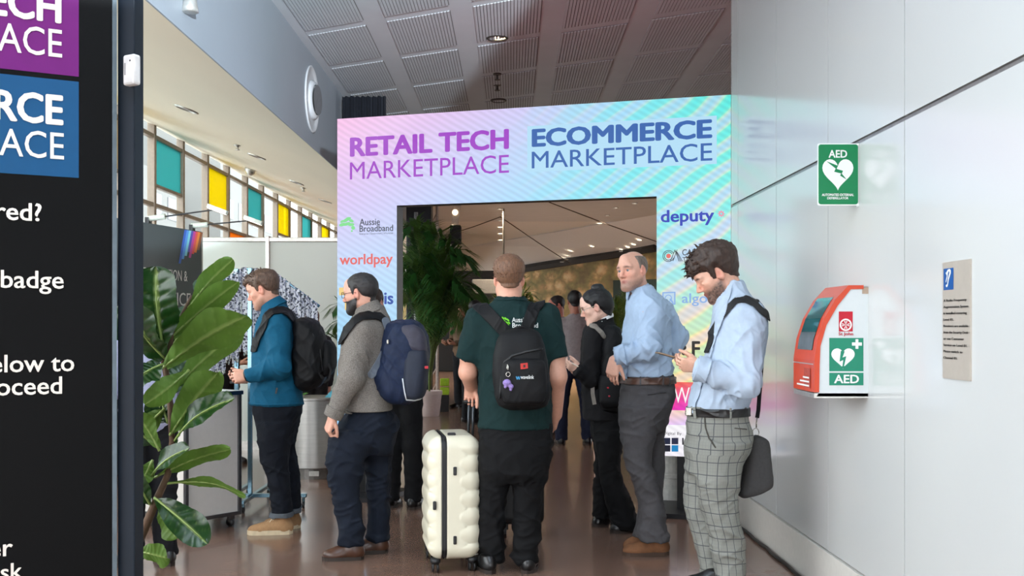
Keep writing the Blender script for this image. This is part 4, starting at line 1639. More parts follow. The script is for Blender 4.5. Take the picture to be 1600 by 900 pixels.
bolt = [(1291, 252), (1309, 259), (1307, 264), (1317, 267), (1315, 271.5), (1323, 281), (1312.5, 274.5), (1314, 271), (1303, 268.5), (1305.5, 263.5)]
patch('bolt', [(sx(x), sz(y)) for x, y in bolt][::-1], fmap_(.0024), m_sg, fs_)
letters('lettering', 'AUTOMATED EXTERNAL', fmap_(.0016), sx(1284), sx(1334), sz(306.5), sz(302.5), m_sw, fs_, .03)
letters('lettering', 'DEFIBRILLATOR', fmap_(.0016), sx(1292.5), sx(1325.5), sz(311.5), sz(307.8), m_sw, fs_, .03)

# AED wall cabinet
aY, aYf = 4.72, 5.06
ax_ = lambda px: W(px, 0, aY)[0]
az_ = lambda py: W(0, py, aY)[2]
cab = thing('aed_cabinet', 'white and orange wall cabinet for a defibrillator with curved smoked window', 'cabinet', ((ax_(1275) + 1.64) / 2, (aY + aYf) / 2, az_(620)))
outer = [(1272, 613), (1272, 563), (1277, 530), (1288, 497), (1305, 467.5), (1325.5, 445.6), (1349, 445.6)]
inner = [(1279.5, 613), (1281.5, 541), (1291, 508), (1308.5, 477.5), (1329, 452), (1349, 451.5)]
wx = wall_x(aY)
m_cw = mat('cabinet_white', (208, 213, 213), rough=.35, var=.015)
m_or = mat('cabinet_orange', (200, 66, 34), rough=.3, var=.03)
side = [(ax_(x), aY, az_(y)) for x, y in inner] + [(wx, aY, az_(451.5)), (wx, aY, az_(619.5)), (ax_(1276), aY, az_(619.5))]
MB().prism(side, (0, aYf - aY, 0)).put('body', m_cw, cab)
fm2 = lambda off: (lambda x, z: (x, aY - off, z))
# orange door: curved band wrapping the front
band = [(ax_(x), aY - .004, az_(y)) for x, y in outer] + [(ax_(x), aY - .004, az_(y)) for x, y in inner[::-1]]
def band_prism(y0, y1, name, m):
    b = MB()
    o_ = [(ax_(x), az_(y)) for x, y in outer]
    i_ = [(ax_(x), az_(y)) for x, y in [inner[0], (1280.3, 570)] + inner[1:]]
    n = len(o_)
    vs = [(x, yy, z) for yy in (y0, y1) for x, z in o_] + [(x, yy, z) for yy in (y0, y1) for x, z in i_]
    fs = []
    for k in range(n - 1):
        fs.append((k, k + 1, n + k + 1, n + k))
        fs.append((2 * n + k, 2 * n + k + 1, 3 * n + k + 1, 3 * n + k))
        fs.append((k, k + 1, 2 * n + k + 1, 2 * n + k))
        fs.append((n + k, n + k + 1, 3 * n + k + 1, 3 * n + k))
    fs += [(0, n, 3 * n, 2 * n), (n - 1, 2 * n - 1, 4 * n - 1, 3 * n - 1)]
    b.add(vs, fs)
    return b.put(name, m, cab)
band_prism(aY - .004, aYf + .004, 'door', m_or)
# window and labels sit on the curved front
def front(t, dy, off=.002):
    """t = 0 bottom .. 1 top along the curved front; dy 0 near .. 1 far"""
    o_ = np.array([(ax_(x), az_(y)) for x, y in outer[:6]])
    d = np.r_[0, np.cumsum(np.linalg.norm(np.diff(o_, axis=0), axis=1))]
    q = t * d[-1]
    x = np.interp(q, d, o_[:, 0])
    z = np.interp(q, d, o_[:, 1])
    i = min(len(d) - 2, int(np.searchsorted(d, q, side='right') - 1))
    e = o_[i + 1] - o_[i]
    e = e / np.linalg.norm(e)
    return (x - e[1] * off, aY + dy * (aYf - aY), z + e[0] * off)
def front_patch(name, t0, t1, d0, d1, m, off=.003, n=14):
    vs, fs = [], []
    for k in range(n + 1):
        t = t0 + (t1 - t0) * k / n
        vs += [front(t, d0, off), front(t, d1, off)]
    for k in range(n):
        fs.append((2 * k, 2 * k + 1, 2 * k + 3, 2 * k + 2))
    return MB().add(vs, fs).put(name, m, cab)
front_patch('window', .36, .86, .14, .86, mat('smoked_window', (42, 92, 96), rough=.06, var=.3, scale=9, coat=.5), .002)
front_patch('window_lower', .36, .52, .15, .85, mat('smoked_window_grey', (92, 100, 104), rough=.12, var=.15, scale=12), .003)
front_patch('label', .03, .20, .15, .45, mat('cabinet_label', (170, 60, 40), rough=.4, var=.2, scale=60), .003)
for k in range(3):
    front_patch('label_print', .04 + .035 * k, .055 + .035 * k, .2, .8 - .15 * k, m_sw, .0036, 2)
front_patch('latch', .235, .245, .0, 1.0, m_alu, .004, 2)
MB().box((ax_(1272), aY, az_(622)), (wx, aYf, az_(614.5))).put('bottom_tray', m_alu, cab)
MB().box((ax_(1347), aY - .002, az_(459)), (wx, aYf, az_(449))).put('hinge', mat('hinge_tan', (170, 148, 128), rough=.4), cab)
m_ag = mat('aed_green', (0, 128, 98), rough=.35, var=.02)
X = ax_
patch('green_label', [(X(1295.6), az_(580)), (X(1349), az_(580)), (X(1349), az_(528)), (X(1295.6), az_(528))], fm2(.001), m_ag, cab)
patch('green_label', [(X(1295.6), az_(602)), (X(1349), az_(602)), (X(1349), az_(582.5)), (X(1295.6), az_(582.5))], fm2(.001), m_ag, cab)
letters('lettering', 'AED', fm2(.002), X(1303), X(1342), az_(598.8), az_(585.5), m_sw, cab, .026)
patch('heart', heart(X(1317), az_(560.5), .108, .096), fm2(.002), m_sw, cab)
bolt = [(1313.5, 548), (1319.5, 549), (1316, 558.5), (1322, 556.5), (1318.5, 572), (1320.5, 571.5), (1317.5, 576.5), (1314, 572.5), (1316, 572), (1317.2, 562.5), (1311.5, 565)]
patch('bolt', [(X(x), az_(y)) for x, y in bolt][::-1], fm2(.003), m_ag, cab)
patch('cross', [(X(1336.5), az_(545)), (X(1341), az_(545)), (X(1341), az_(530)), (X(1336.5), az_(530))], fm2(.002), m_sw, cab)
patch('cross', [(X(1331), az_(540)), (X(1346.5), az_(540)), (X(1346.5), az_(535)), (X(1331), az_(535))], fm2(.0021), m_sw, cab)
m_red = mat('crest_red', (190, 14, 40), rough=.4, var=.02)
patch('crest', [(X(1310.5), az_(518)), (X(1332.3), az_(518)), (X(1332.3), az_(486.7)), (X(1310.5), az_(486.7))], fm2(.001), m_red, cab)
cx, cz, pm = X(1321.3), az_(507.5), aY / FPX
ring('crest_ring', cx, cz, 7.2 * pm, 9.6 * pm, fm2(.002), m_sw, cab)
for k in range(4):
    a = k * math.pi / 2
    for da in (-.28, .28):
        patch('crest_cross', [(cx, cz), (cx + 6.2 * pm * math.cos(a + da - .14), cz + 6.2 * pm * math.sin(a + da - .14)), (cx + 6.2 * pm * math.cos(a + da + .14), cz + 6.2 * pm * math.sin(a + da + .14))], fm2(.002), m_sw, cab)
letters('lettering', 'St John', fm2(.002), X(1310), X(1333), az_(525.5), az_(519), m_red, cab, .02)

# hearing loop plate flush on the wall
WA = np.array([wall_x(3.3), 3.3])
wu = np.array([wv[0], wv[1]]) / np.linalg.norm(wv[:2])
wpx = plane_px(WA, wu)
wmap = lambda off: (lambda s, z: (WA[0] + wu[0] * s - wu[1] * off, WA[1] + wu[1] * s + wu[0] * off, z))
sa, zt = wpx(1475, 410.5)
sb, zt2 = wpx(1518.5, 403)
zb = wpx(1475, 590.5)[1]
hp = thing('hearing_loop_plate', 'beige metal notice plate with blue ear symbol on the white wall', 'sign', (wmap(0)(sa, 0)[0], wmap(0)(sa, 0)[1], zb))
f0_, f1_ = wmap(.006), wmap(-.0)
b = MB()
b.add([f0_(sa, zb), f0_(sb, zb), f0_(sb, zt), f0_(sa, zt), f1_(sa, zb), f1_(sb, zb), f1_(sb, zt), f1_(sa, zt)],
      [(0, 1, 2, 3), (7, 6, 5, 4), (0, 4, 5, 1), (1, 5, 6, 2), (2, 6, 7, 3), (3, 7, 4, 0)])
b.put('plate', mat('beige_metal', (184, 174, 162), rough=.4, metal=.2, var=.03), hp)
# s runs away from the viewer; text reads left (far) to right (near)
SW = sa - sb
rd = lambda off: (lambda s, z: wmap(off)(sa - s, z))
HT = zt - zb
patch('blue_field', [(.012, zb + HT * .76), (SW * .42, zb + HT * .76), (SW * .42, zt - HT * .055), (.012, zt - HT * .055)], rd(.007), mat('notice_blue', (0, 78, 148), rough=.4, var=.03), hp)
ear = [(.25, .80), (.36, .84), (.44, .93), (.62, .97), (.74, .9), (.74, .76), (.64, .62), (.56, .48), (.5, .3), (.44, .17), (.34, .12), (.27, .2), (.33, .26), (.4, .24), (.44, .36), (.47, .52), (.54, .66), (.62, .78), (.6, .86), (.52, .84), (.47, .76), (.44, .6), (.3, .34), (.25, .38), (.38, .66)]
patch('ear_symbol', [(.012 + (SW * .42 - .012) * (x * 1.1 - .05), zb + HT * .76 + HT * .185 * y) for x, y in ear], rd(.008), m_sw, hp)
m_nt = mat('notice_black', (40, 36, 34), rough=.5)
lines = ['A Radio Frequency', 'Augmentation System', 'is installed covering', 'Level 03.', 'Receivers are available', 'from the Security Desk', 'or see Customer', 'Service on Level 01.', 'Please switch to', 'Channel 03.']
for i, t in enumerate(lines):
    ztop = zb + HT * (.68 - .0545 * i)
    v, f, a, b_ = glyphs(t, .01)
    letters('lettering', t, rd(.007), .012, .012 + min(SW - .024, .0145 * (b_[0] - a[0]) * 1.7), ztop - .0145 * (b_[1] - a[1]) * .9, ztop, m_nt, hp, .01)

# ================================================================== PEOPLE
SKIN = {'fair': (214, 164, 140), 'pink': (216, 160, 138), 'olive': (204, 158, 134), 'tan': (178, 128, 104)}
m_skin = mat('skin', (200, 150, 130), rough=.48, var=.05, scale=60, attr='Col', bump=.05, bscale=400)
def hair_mat(name, rgb):
    return mat(name, rgb, rough=.55, var=.45, scale=70, stretch=(2.2, 2.2, .5), bump=.35, bscale=160)
def cloth(name, rgb, rough=.85, var=.10, bump=.15, bscale=500, scale=40):
    return mat(name, rgb, rough=rough, var=var, scale=scale, bump=bump, bscale=bscale, spec=.25)

def person(label, px, Y, group=None):
    c = W(px, 508, Y)
    return thing('person', label, 'person', (c[0], c[1], 0), group)

def trouser(parent, Y, pelvis, legs, m, seed=0, amp=.0075, zones=(), k=.03, n=2.2, h=.0065, fr=(7, 7, 13), uvfn=None):
    P = [(zloft(stations(Y, pelvis), 2.3), 0, 0)]
    for lg in legs:
        P.append((zloft(stations(Y, lg), n), k, 0))
    F = build_field(P, h)
    disp = lambda V: folds(V, amp, fr, .9, seed, zones)
    o = solid('trousers', F, m, parent, disp, uvfn=uvfn)
    return o, F, disp

def belt(parent, F, disp, z, hw, m, buckle=None, off=.006, tilt=(0, 0, 1)):
    p = np.array([0, 0, z])
    lo = slab_mask(np.array([parent.location.x, parent.location.y, z]), tilt, hw)
    G = shell(F, lo, off, .004)
    return solid('belt', G, m, parent, disp, relax=1)

def glasses(parent, H, m, rx=.024, rz=.017, temple=True):
    b = MB()
    for q in (-1, 1):
        c = np.array([q * .032, .105, .001])
        pts = [H.w(c + np.array([rx * math.copysign(abs(math.cos(t)) ** .6, math.cos(t)), -.004 * (math.cos(t) * q > 0) * abs(math.cos(t)), rz * math.copysign(abs(math.sin(t)) ** .6, math.sin(t))])) for t in np.linspace(0, 2 * math.pi, 21)]
        b.tube(pts, .0018, 6, cap=False)
        if temple:
            b.tube([H.w((q * .056, .101, .006)), H.w((q * .074, .07, .008)), H.w((q * .081, .01, .012)), H.w((q * .080, -.014, .004))], .0018, 6)
    b.tube([H.w((-.009, .106, .006)), H.w((0, .109, .009)), H.w((.009, .106, .006))], .0017, 6)
    return b.put('glasses', m, parent, smooth=True)

def strap(parent, F, disp, pts, Y, hw, m, name='shoulder_strap', off=.008, th=.0055, yc=None, side=-1):
    G = shell(F, path_mask(pts, Y, hw, side, yc), off, th)
    return solid(name, G, m, parent, disp, relax=2)

def scatter_hair(H, parent, m, n, centres, length, seed=0, width=.0035, lift=.4, fwd=(0, 0, 1), curl=.0, jit=.5):
    """short tapering locks growing out of the hair cap"""
    rg = random.Random(seed)
    b = MB()
    for i in range(n):
        c, rad = centres[i % len(centres)]
        d = np.array([rg.gauss(0, 1), rg.gauss(0, 1), rg.gauss(0, 1)])
        p = np.array(c) + rad * d / np.linalg.norm(d) * np.array([1, 1, 1])
        nrm = p - np.array([0, -.016, .03])
        nrm /= np.linalg.norm(nrm)
        g = nrm * lift + np.array(fwd) * (1 - lift) + jit * np.array([rg.uniform(-1, 1) for _ in range(3)])
        g /= np.linalg.norm(g)
        L = length * rg.uniform(.6, 1.2)
        pts = [p - nrm * .006]
        for k in range(1, 4):
            g2 = g + curl * k * np.array([rg.uniform(-1, 1), rg.uniform(-1, 1), rg.uniform(-1, .3)])
            g2 /= np.linalg.norm(g2)
            pts.append(pts[-1] + g2 * L / 3)
        b.tube([H.w(q) for q in pts], [width * H.s, width * .9 * H.s, width * .6 * H.s, width * .15 * H.s], 4)
    return b.put('hair_locks', m, parent, smooth=True, kind='stuff')

m_leather = mat('brown_leather', (70, 42, 28), rough=.32, var=.2, scale=20)
m_blackl = mat('black_leather', (20, 19, 20), rough=.3, var=.15, scale=20)
m_sole = mat('dark_sole', (42, 32, 26), rough=.7)
m_solep = mat('pale_sole', (206, 188, 156), rough=.7)
m_buckle = mat('buckle_metal', (190, 186, 176), rough=.25, metal=.9)

# ------------------------------------------------------------------ man seen from behind with a suitcase
Y = 5.85
t = person('tall man seen from behind in dark green t-shirt and black trousers, wearing black backpack', 797, Y)
wY = lambda px, py, dy=0.0: W(px, py, Y + dy)
H = Head(wY(795, 438, .02), frame(-.10, 1, 2), 1.02)
body = H.prims(fat=.004)
nk, chest, pel = wY(796, 470, -.0), wY(803, 520, .02), wY(805, 690, .02)
Ls, Le, Lw = wY(745, 500, 0), wY(731, 582, .02), wY(736, 604, .17)
Rs, Re, Rw = wY(853, 498, 0), wY(871, 588, -.02), wY(869, 648, .14)
body += [(cone(H.w((0, -.02, -.05)), nk + np.array([0, .01, -.02]), .061, .068), .03, 0)]
body += core(nk, chest, pel, [(Ls, Le, Lw), (Rs, Re, Rw)], [(wY(775, 720), wY(770, 790), wY(768, 880)), (wY(832, 720), wY(826, 790), wY(824, 880))], .06)
# bare arms
body += [(cone(wY(733, 552), Le, .055, .044), .03, 0), (cone(Le, Lw, .046, .035), .03, 0),
         (cone(wY(868, 550), Re, .056, .048), .03, 0), (cone(Re, Rw, .049, .031), .03, 0)]
hd = np.array([-.08, .35, -.72])
body += hand(Lw, (-.02, .22, -.97), (.0, -.97, -.2), -1, curl=(80, 84, 84, 84), sc=1.04, th=(.35, .75, .5), thc=35)
body += hand(Rw, (-.12, .55, -.8), (-1, -.1, 0), 1, curl=(20, 20, 22, 24))
F = build_field(body, .0048)
solid('body', F, m_skin, t, colfn=H.colour((216, 160, 136), scalp=None))
m_h = hair_mat('auburn_hair', (112, 78, 56))
G = hairfield(H, top=.024, side=.005, line=[(-.14, -.052), (-.085, -.05), (-.05, -.03), (-.03, .0), (-.012, .03), (.004, .03), (.010, -.01), (.026, -.01), (.036, .03), (.058, .05), (.078, .072), (.14, .086)])
hr = solid('hair', G, m_h, t, hair_disp(H, .005, (70, 30, 40), 3))
scatter_hair(H, hr, m_h, 900, [((0, -.02, .05), .088), ((0, -.05, .05), .075)], .020, 5, .0022, .55, (0, .2, 1), .1, .35)
# t-shirt
tee = [(466, 777, 819, .0, .075), (474, 768, 828, .0, .092), (484, 752, 846, .0, .115), (497, 743, 860, .0, .135), (520, 742, 866, .01, .15), (560, 748, 862, .01, .155), (600, 750, 860, .01, .16), (640, 749, 861, .01, .165), (668, 747, 862, .01, .165)]
P = [(zloft(stations(Y, tee), 2.2), 0, 0),
     (cone(wY(750, 500, 0), wY(733, 563, .015), .082, .080, 1), .05, 0),
     (cone(wY(853, 496, 0), wY(869, 560, -.01), .080, .068, 1), .05, 0),
     (cone(wY(796, 470, .0), wY(796, 448, .0), .072, .068), 0, 1)]
m_tee = cloth('dark_green_jersey', (15, 41, 41), bump=.1)
FT = build_field(P, .006)
DT = lambda V: folds(V, .0065, (9, 9, 8), 1.2, 11, [(wY(760, 620), .14, .8), (wY(850, 600), .12, .6), (wY(735, 540), .1, .5)])
tee_o = solid('t_shirt', FT, m_tee, t, DT)
G = shell(FT, lambda x, y, z: np.maximum(np.maximum(np.abs(z - (wY(0, 467)[2] + .0 * x)) - .012, np.abs(x - wY(797, 0)[0]) - .12), 0 * x - 1 + 0 * y), .002, .004)
solid('collar_band', G, m_tee, t, DT)
# trousers
pel_r = [(660, 750, 861, .01, .155), (680, 749, 863, .01, .158), (705, 748, 862, -.005, .162), (735, 749, 856, -.01, .15), (752, 752, 852, 0, .12)]
legL = [(690, 750, 806, .01, .13), (745, 748, 798, .01, .115), (780, 749, 792, .01, .10), (820, 747, 788, .015, .088), (850, 748, 786, .015, .082), (862, 750, 785, .015, .076), (876, 751, 786, .015, .076)]
legR = [(690, 806, 862, .01, .13), (745, 801, 851, .0, .115), (780, 803, 845, .0, .10), (820, 804, 844, .0, .088), (850, 802, 842, .0, .082), (862, 801, 841, .0, .076), (876, 800, 843, .0, .076)]
m_blk_t = cloth('black_chino', (12, 12, 14), bump=.12)
trouser(t, Y, pel_r, [legL, legR], m_blk_t, 4, .009, [(wY(770, 865), .14, 1.1), (wY(822, 860), .14, 1.1), (wY(770, 790), .1, .4), (wY(823, 790), .1, .4)])
for i, (hx, tx) in enumerate(((769, 752), (823, 830))):
    hl = W(hx, 893, Y)
    hl[1] -= .10
    tl = hl + np.array([-.10 if i == 0 else .03, .27, 0])
    shoe(t, hl, tl, .10, m_blackl, m_sole, high=.09)
MAN3 = t
Lw0 = Lw.copy()

# his backpack
bp = thing('backpack', 'black backpack with small red patch on the back of the green t-shirt man', 'backpack', wY(815, 640, -.2))
m_nyl = cloth('black_nylon', (15, 15, 17), rough=.62, var=.15, bump=.2, bscale=300)
rows = [(512, 797, 829, -.19, .045), (516, 789, 838, -.20, .07), (526, 780, 845, -.215, .085), (545, 773, 851, -.225, .095), (580, 770, 857, -.23, .105), (612, 772, 860, -.23, .11), (630, 777, 856, -.225, .10), (640, 786, 846, -.22, .07)]
FB = build_field([(zloft(stations(Y, rows), 3.0, .035), 0, 0)], .006)
DB = lambda V: folds(V, .0035, (8, 8, 8), .6, 21)
bag = solid('main_bag', FB, m_nyl, bp, DB)
rows = [(560, 788, 848, -.30, .055), (575, 783, 852, -.31, .055), (605, 782, 854, -.31, .055), (626, 786, 850, -.305, .05), (634, 794, 842, -.30, .03)]
FBp = build_field([(zloft(stations(Y, rows), 3.0, .03), 0, 0)], .005)
solid('front_pocket', FBp, m_nyl, bp, DB)
G = shell(FB, path_mask([(788, 566), (800, 556), (820, 550), (846, 545)], Y - .3, .006, -1, Y - .22), .003, .005)
solid('zip_flap', G, mat('zip_black', (14, 14, 15), rough=.4), bp, DB)
G = shell(FB, path_mask([(790, 563), (783, 590), (781, 622)], Y - .3, .004, -1, Y - .22), .003, .004)
solid('pocket_seam', G, mat('zip_black', (14, 14, 15), rough=.4), bp, DB)
strap(bp, FT, DT, [(748, 476), (757, 484), (786, 514), (792, 522)], Y, .038, m_nyl, yc=Y + .05)
strap(bp, FT, DT, [(842, 472), (834, 482), (823, 512), (820, 520)], Y, .036, m_nyl, yc=Y + .05)
MB().tube([wY(804, 519, -.21), wY(805, 513, -.22), wY(812, 511, -.225), wY(818, 512, -.22), wY(818, 519, -.21)], .008, 8).put('grab_handle', m_nyl, bp, smooth=True)
# prints projected on cloth
def caster(objs):
    trees = []
    for o in objs:
        off = origin_of(o.parent)
        me = o.data
        trees.append((BVHTree.FromPolygons([v.co + off for v in me.vertices], [p.vertices for p in me.polygons]), off))
    def fmap(lift=.003):
        def fn(px, py):
            d = Vector(W(px, py, 1.0)) - Vector((0, 0, EYE))
            best = None
            for tr, off in trees:
                hit = tr.ray_cast(Vector((0, 0, EYE)), d)
                if hit[0] is not None and (best is None or hit[3] < best[3]):
                    best = hit
            if best is None:
                return None
            return tuple(best[0] + best[1] * lift)
        return fn
    return fmap
fT = caster([tee_o])
m_pw = mat('shirt_print_white', (226, 228, 226), rough=.7)
m_pg = mat('shirt_print_green', (110, 200, 30), rough=.7)
flip = lambda fm: (lambda s, t_: fm(s, -t_))
letters('print', 'Aussie', flip(fT()), 800, 822, -503.5, -496, m_pw, tee_o, .012, keep=1)
letters('print', 'Broadband', flip(fT()), 800.5, 840.5, -512, -504.5, m_pw, tee_o, .012, keep=1)
for x, y, w, h, a in [(786, 497, 2.6, 1.3, .7), (790, 498, 2.8, 1.4, .8), (793.5, 500, 2.8, 1.4, .8), (788, 501, 2.4, 1.2, .8), (792, 504, 2.4, 1.2, .8), (795.5, 504.5, 2.4, 1.2, .8), (794, 507, 1.8, 1, .8)]:
    patch('print', [(x + w * math.cos(q) * math.cos(a) - h * math.sin(q) * math.sin(a), y + w * math.cos(q) * math.sin(a) + h * math.sin(q) * math.cos(a)) for q in np.linspace(0, 5.6, 10)], fT(), m_pg, tee_o)
pk = [o for o in bpy.data.objects if o.parent == bp and o.name.startswith(('front_pocket', 'main_bag'))]
fB = caster(pk)
patch('red_patch', [(813, 568.5), (824.3, 567.2), (825, 575.6), (813.6, 577)], fB(.004), mat('red_print', (190, 40, 32), rough=.6), bp, 'small red square patch')
patch('patch_print', [(817, 570.5), (821.5, 570), (820.5, 572), (821.5, 574), (817, 574.3), (818, 572.3)], fB(.0055), mat('black_print2', (40, 16, 16)), bp)
letters('print', 'wavelink', flip(fB(.004)), 813.5, 834, -592, -586, m_pw, bp, .012, keep=1)
patch('print', [(806, 588), (807.2, 588), (808.2, 591), (809.2, 588), (810.4, 588), (811.4, 591), (812.2, 588), (813, 588), (811.9, 593), (810.7, 593), (809.8, 590.5), (808.8, 593), (807.6, 593)], fB(.004), mat('print_blue', (60, 150, 200)), bp)
# keyring charm
kc = thing('keychain', 'fluffy purple charm on a silver clip hanging from the black backpack', 'keychain', wY(794, 610, -.38))
q = np.array(fB(.012)(794, 600))
m_pf = mat('purple_fluff', (150, 128, 190), rough=.95, var=.2, scale=120, bump=.6, bscale=300)
kf = build_field([(ell(W(792, 598, q[1]), (.022, .02, .019)), 0, 0), (ell(W(798.5, 604, q[1]), (.014, .014, .013)), .01, 0), (ell(W(790, 604, q[1]), (.009, .01, .01)), .006, 0), (ell(W(798, 609, q[1] - .003), (.008, .008, .007)), .004, 0)], .0035)
solid('charm', kf, m_pf, kc, lambda V: .003 * (vnoise(V * 260, 2) - .5))
q2 = q[1] - .004
MB().tube([W(792.5, 569, q2 + .012), W(794.3, 573, q2 + .008), W(793.6, 578, q2 + .004), W(792, 576, q2 + .006), W(792.5, 570, q2 + .012)], .0028, 8).put('clip', m_buckle, kc, smooth=True)
MB().tube([W(794 + 3.2 * math.cos(a), 585 + 3.6 * math.sin(a), q2) for a in np.linspace(0, 2 * math.pi, 15)], .0022, 8).put('ring', m_buckle, kc, smooth=True)

# ------------------------------------------------------------------ cream suitcase
Ys = 5.78
cx0, cx1 = W(659, 700, Ys)[0], W(742, 700, Ys)[0]
zb, zt = .075, W(0, 681, Ys)[2]
sc_c = np.array([(cx0 + cx1) / 2, Ys + .20, (zb + zt) / 2])
hx, hy, hz = (cx1 - cx0) / 2, .235, (zt - zb) / 2
suit = thing('suitcase', 'cream ribbed hard-shell suitcase standing beside the man in black trousers', 'suitcase', (sc_c[0], sc_c[1], 0))
Rs_ = np.array(Matrix.Rotation(math.radians(10), 3, 'Z'))
m_shell = mat('cream_shell', (226, 219, 196), rough=.38, var=.02, scale=8)
m_blkp = mat('black_plastic', (22, 22, 24), rough=.4)
fsu, lo_, hi_ = rbox(sc_c, (hx, hy, hz), .075, Rs_)
def shell_fn(x, y, z):
    d = fsu(x, y, z)
    px, py, pz = x - sc_c[0], y - sc_c[1], z - sc_c[2]
    lx = px * Rs_[0, 0] + py * Rs_[1, 0] + 0 * pz
    ly = px * Rs_[0, 1] + py * Rs_[1, 1] + 0 * pz
    # scalloped ribs on the outer half of each shell
    per = .100
    ph = np.mod((pz + hz) / per + .12 + .06 * np.sin(ly * 9), 1.0)
    saw = np.sin(np.pi * ph) ** .7 * (.55 + .45 * ph)
    w = np.clip((np.abs(lx - .0) - np.where(lx > 0, .022, .098) - .16 * (ph - .5) ** 2) / .014, 0, 1)
    w = w * w * (3 - 2 * w) * np.clip((hz - .045 - np.abs(pz)) / .03, 0, 1)
    d = d + w * (.009 - .016 * saw)
    d = np.maximum(d, (.015 - np.abs(lx + .060)))
    return d
Fs = build_field([((shell_fn, lo_, hi_), 0, 0)], .0048)
sh = solid('shell', Fs, m_shell, suit, relax=1)
def band_fn(x, y, z):
    px, py = x - sc_c[0], y - sc_c[1]
    lx = px * Rs_[0, 0] + py * Rs_[1, 0]
    return np.maximum(fsu(x, y, z) + .006, np.abs(lx + .060 + 0 * z) - .019)
Fz = build_field([((band_fn, lo_, hi_), 0, 0)], .0048)
solid('zip_band', Fz, m_blkp, suit)
def zb_fn(x, y, z):
    px, py = x - sc_c[0], y - sc_c[1]
    lx = px * Rs_[0, 0] + py * Rs_[1, 0]
    return np.maximum(np.abs(fsu(x, y, z) + .001) - .003, np.abs(lx + .060 + 0 * z) - .004)
Fz = build_field([((zb_fn, lo_, hi_), 0, 0)], .004)
solid('zip_teeth', Fz, mat('zip_grey', (52, 52, 54), rough=.35, metal=.3), suit)
L2W = lambda lx, ly, lz: sc_c + Rs_ @ np.array([lx, ly, lz])
for (px, py) in ((711, 736), (679, 789), (711, 844)):
    w = W(px, py, Ys - .03)
    b = MB()
    lx = w[0] - sc_c[0] - .041
    c = L2W(lx + .0, -hy - .002, w[2] - sc_c[2])
    b.bbox((-.0095, -.006, -.024), (.0095, .010, .024), .005, Rs_, c)
    b.put('side_foot', m_blkp, suit)
    MB().bbox((-.004, -.0075, -.015), (.004, -.005, .015), .001, Rs_, c).put('inset', mat('zip_grey', (52, 52, 54)), suit)
for lx in (-hx + .045, hx - .045):
    for ly in (-hy + .06, hy - .06):
        c = L2W(lx, ly, -hz)
        w = MB().lathe(c + np.array([0, 0, -.012]), [(.028, .02), (.03, 0), (.022, -.012)], 16)
        wh = w.put('wheel_housing', m_blkp, suit, smooth=True)
        for sx_ in (-1, 1):
            MB().lathe(c + Rs_ @ np.array([sx_ * .013 - .006 * sx_, .012, -.0455]), [(.012, 0), (.0285, .002), (.0295, .008), (.024, .013), (.010, .011), (.008, .014)], 20, Rs_ @ np.array([sx_ * 1.0, 0, 0])).put('wheel', m_blkp, wh, smooth=True)
c = W(709, 681, Ys + .05)
MB().bbox((-.035, -.02, -.006), (.01, .02, .018), .006, Rs_, c).put('carry_handle', m_blkp, suit)
hA, hB = W(734.5, 690, Ys + .31), W(735, 626, Ys + .28)
m_hand = mat('grey_steel_tube', (72, 76, 80), rough=.3, metal=.7)
hd = MB()
for dx in (-.012, .014):
    hd.tube([W(734.5, 690, Ys + .30) + np.array([dx, 0, -.05]), np.array([Lw0[0] + dx, Lw0[1] - .012, Lw0[2] - .095])], .0085, 10)
hd.put('pull_rods', m_hand, suit, smooth=True)
g = np.array([Lw0[0], Lw0[1] - .012, Lw0[2] - .088])
MB().bbox((-.046, -.012, -.010), (.046, .012, .010), .008, np.eye(3), g).put('pull_grip', m_blkp, suit, smooth=True)

# ------------------------------------------------------------------ young man with phone
Y = 5.4
wY = lambda px, py, dy=0.0: W(px, py, Y + dy)
t = person('young bearded man in pale blue shirt and grey checked trousers looking down at his phone', 1118, Y)
C = wY(1119.5, 430, .05)
H = Head(C, frame(-1, .10, 27), 1.10)
body = H.prims(lid=.9)
nk, chest, pel = wY(1146, 470, .03), wY(1150, 520, .03), wY(1122, 690, .03)
Ls, Le, Lw = wY(1168, 496, -.12), wY(1166, 598, -.16), wY(1098, 574, -.13)
Rs, Re, Rw = wY(1140, 500, .2), wY(1128, 592, .24), wY(1094, 572, .06)
body += [(cone(H.w((0, -.035, -.045)), nk, .060, .066), .03, 0), (cone(nk, wY(1152, 492, .03), .066, .07), .03, 0)]
body += core(nk, chest, pel, [(Ls, Le, Lw), (Rs, Re, Rw)], [(wY(1130, 710, -.05), wY(1122, 800, -.05), wY(1138, 895, -.05)), (wY(1105, 710, .1), wY(1092, 800, .1), wY(1105, 895, .1))])
body += hand(Lw + np.array([-.012, .0, .004]), (-1, .08, .10), (.1, .8, .45), -1, curl=(40, 42, 44, 46), th=(.55, .7, .2), thc=30, sc=1.0)
body += hand(Rw + np.array([-.01, .02, .0]), (-1, -.1, .10), (-.05, -.85, .5), 1, curl=(30, 32, 34, 36), th=(.55, .7, .25), thc=25)
F = build_field(body, .0045)
solid('body', F, m_skin, t, colfn=H.colour((216, 166, 142), stub=(58, 42, 36), stubk=.85, brow=(34, 26, 24), beard_top=-.038))
H.eyes(t, (70, 50, 36))
m_h = hair_mat('dark_brown_hair', (58, 42, 34))
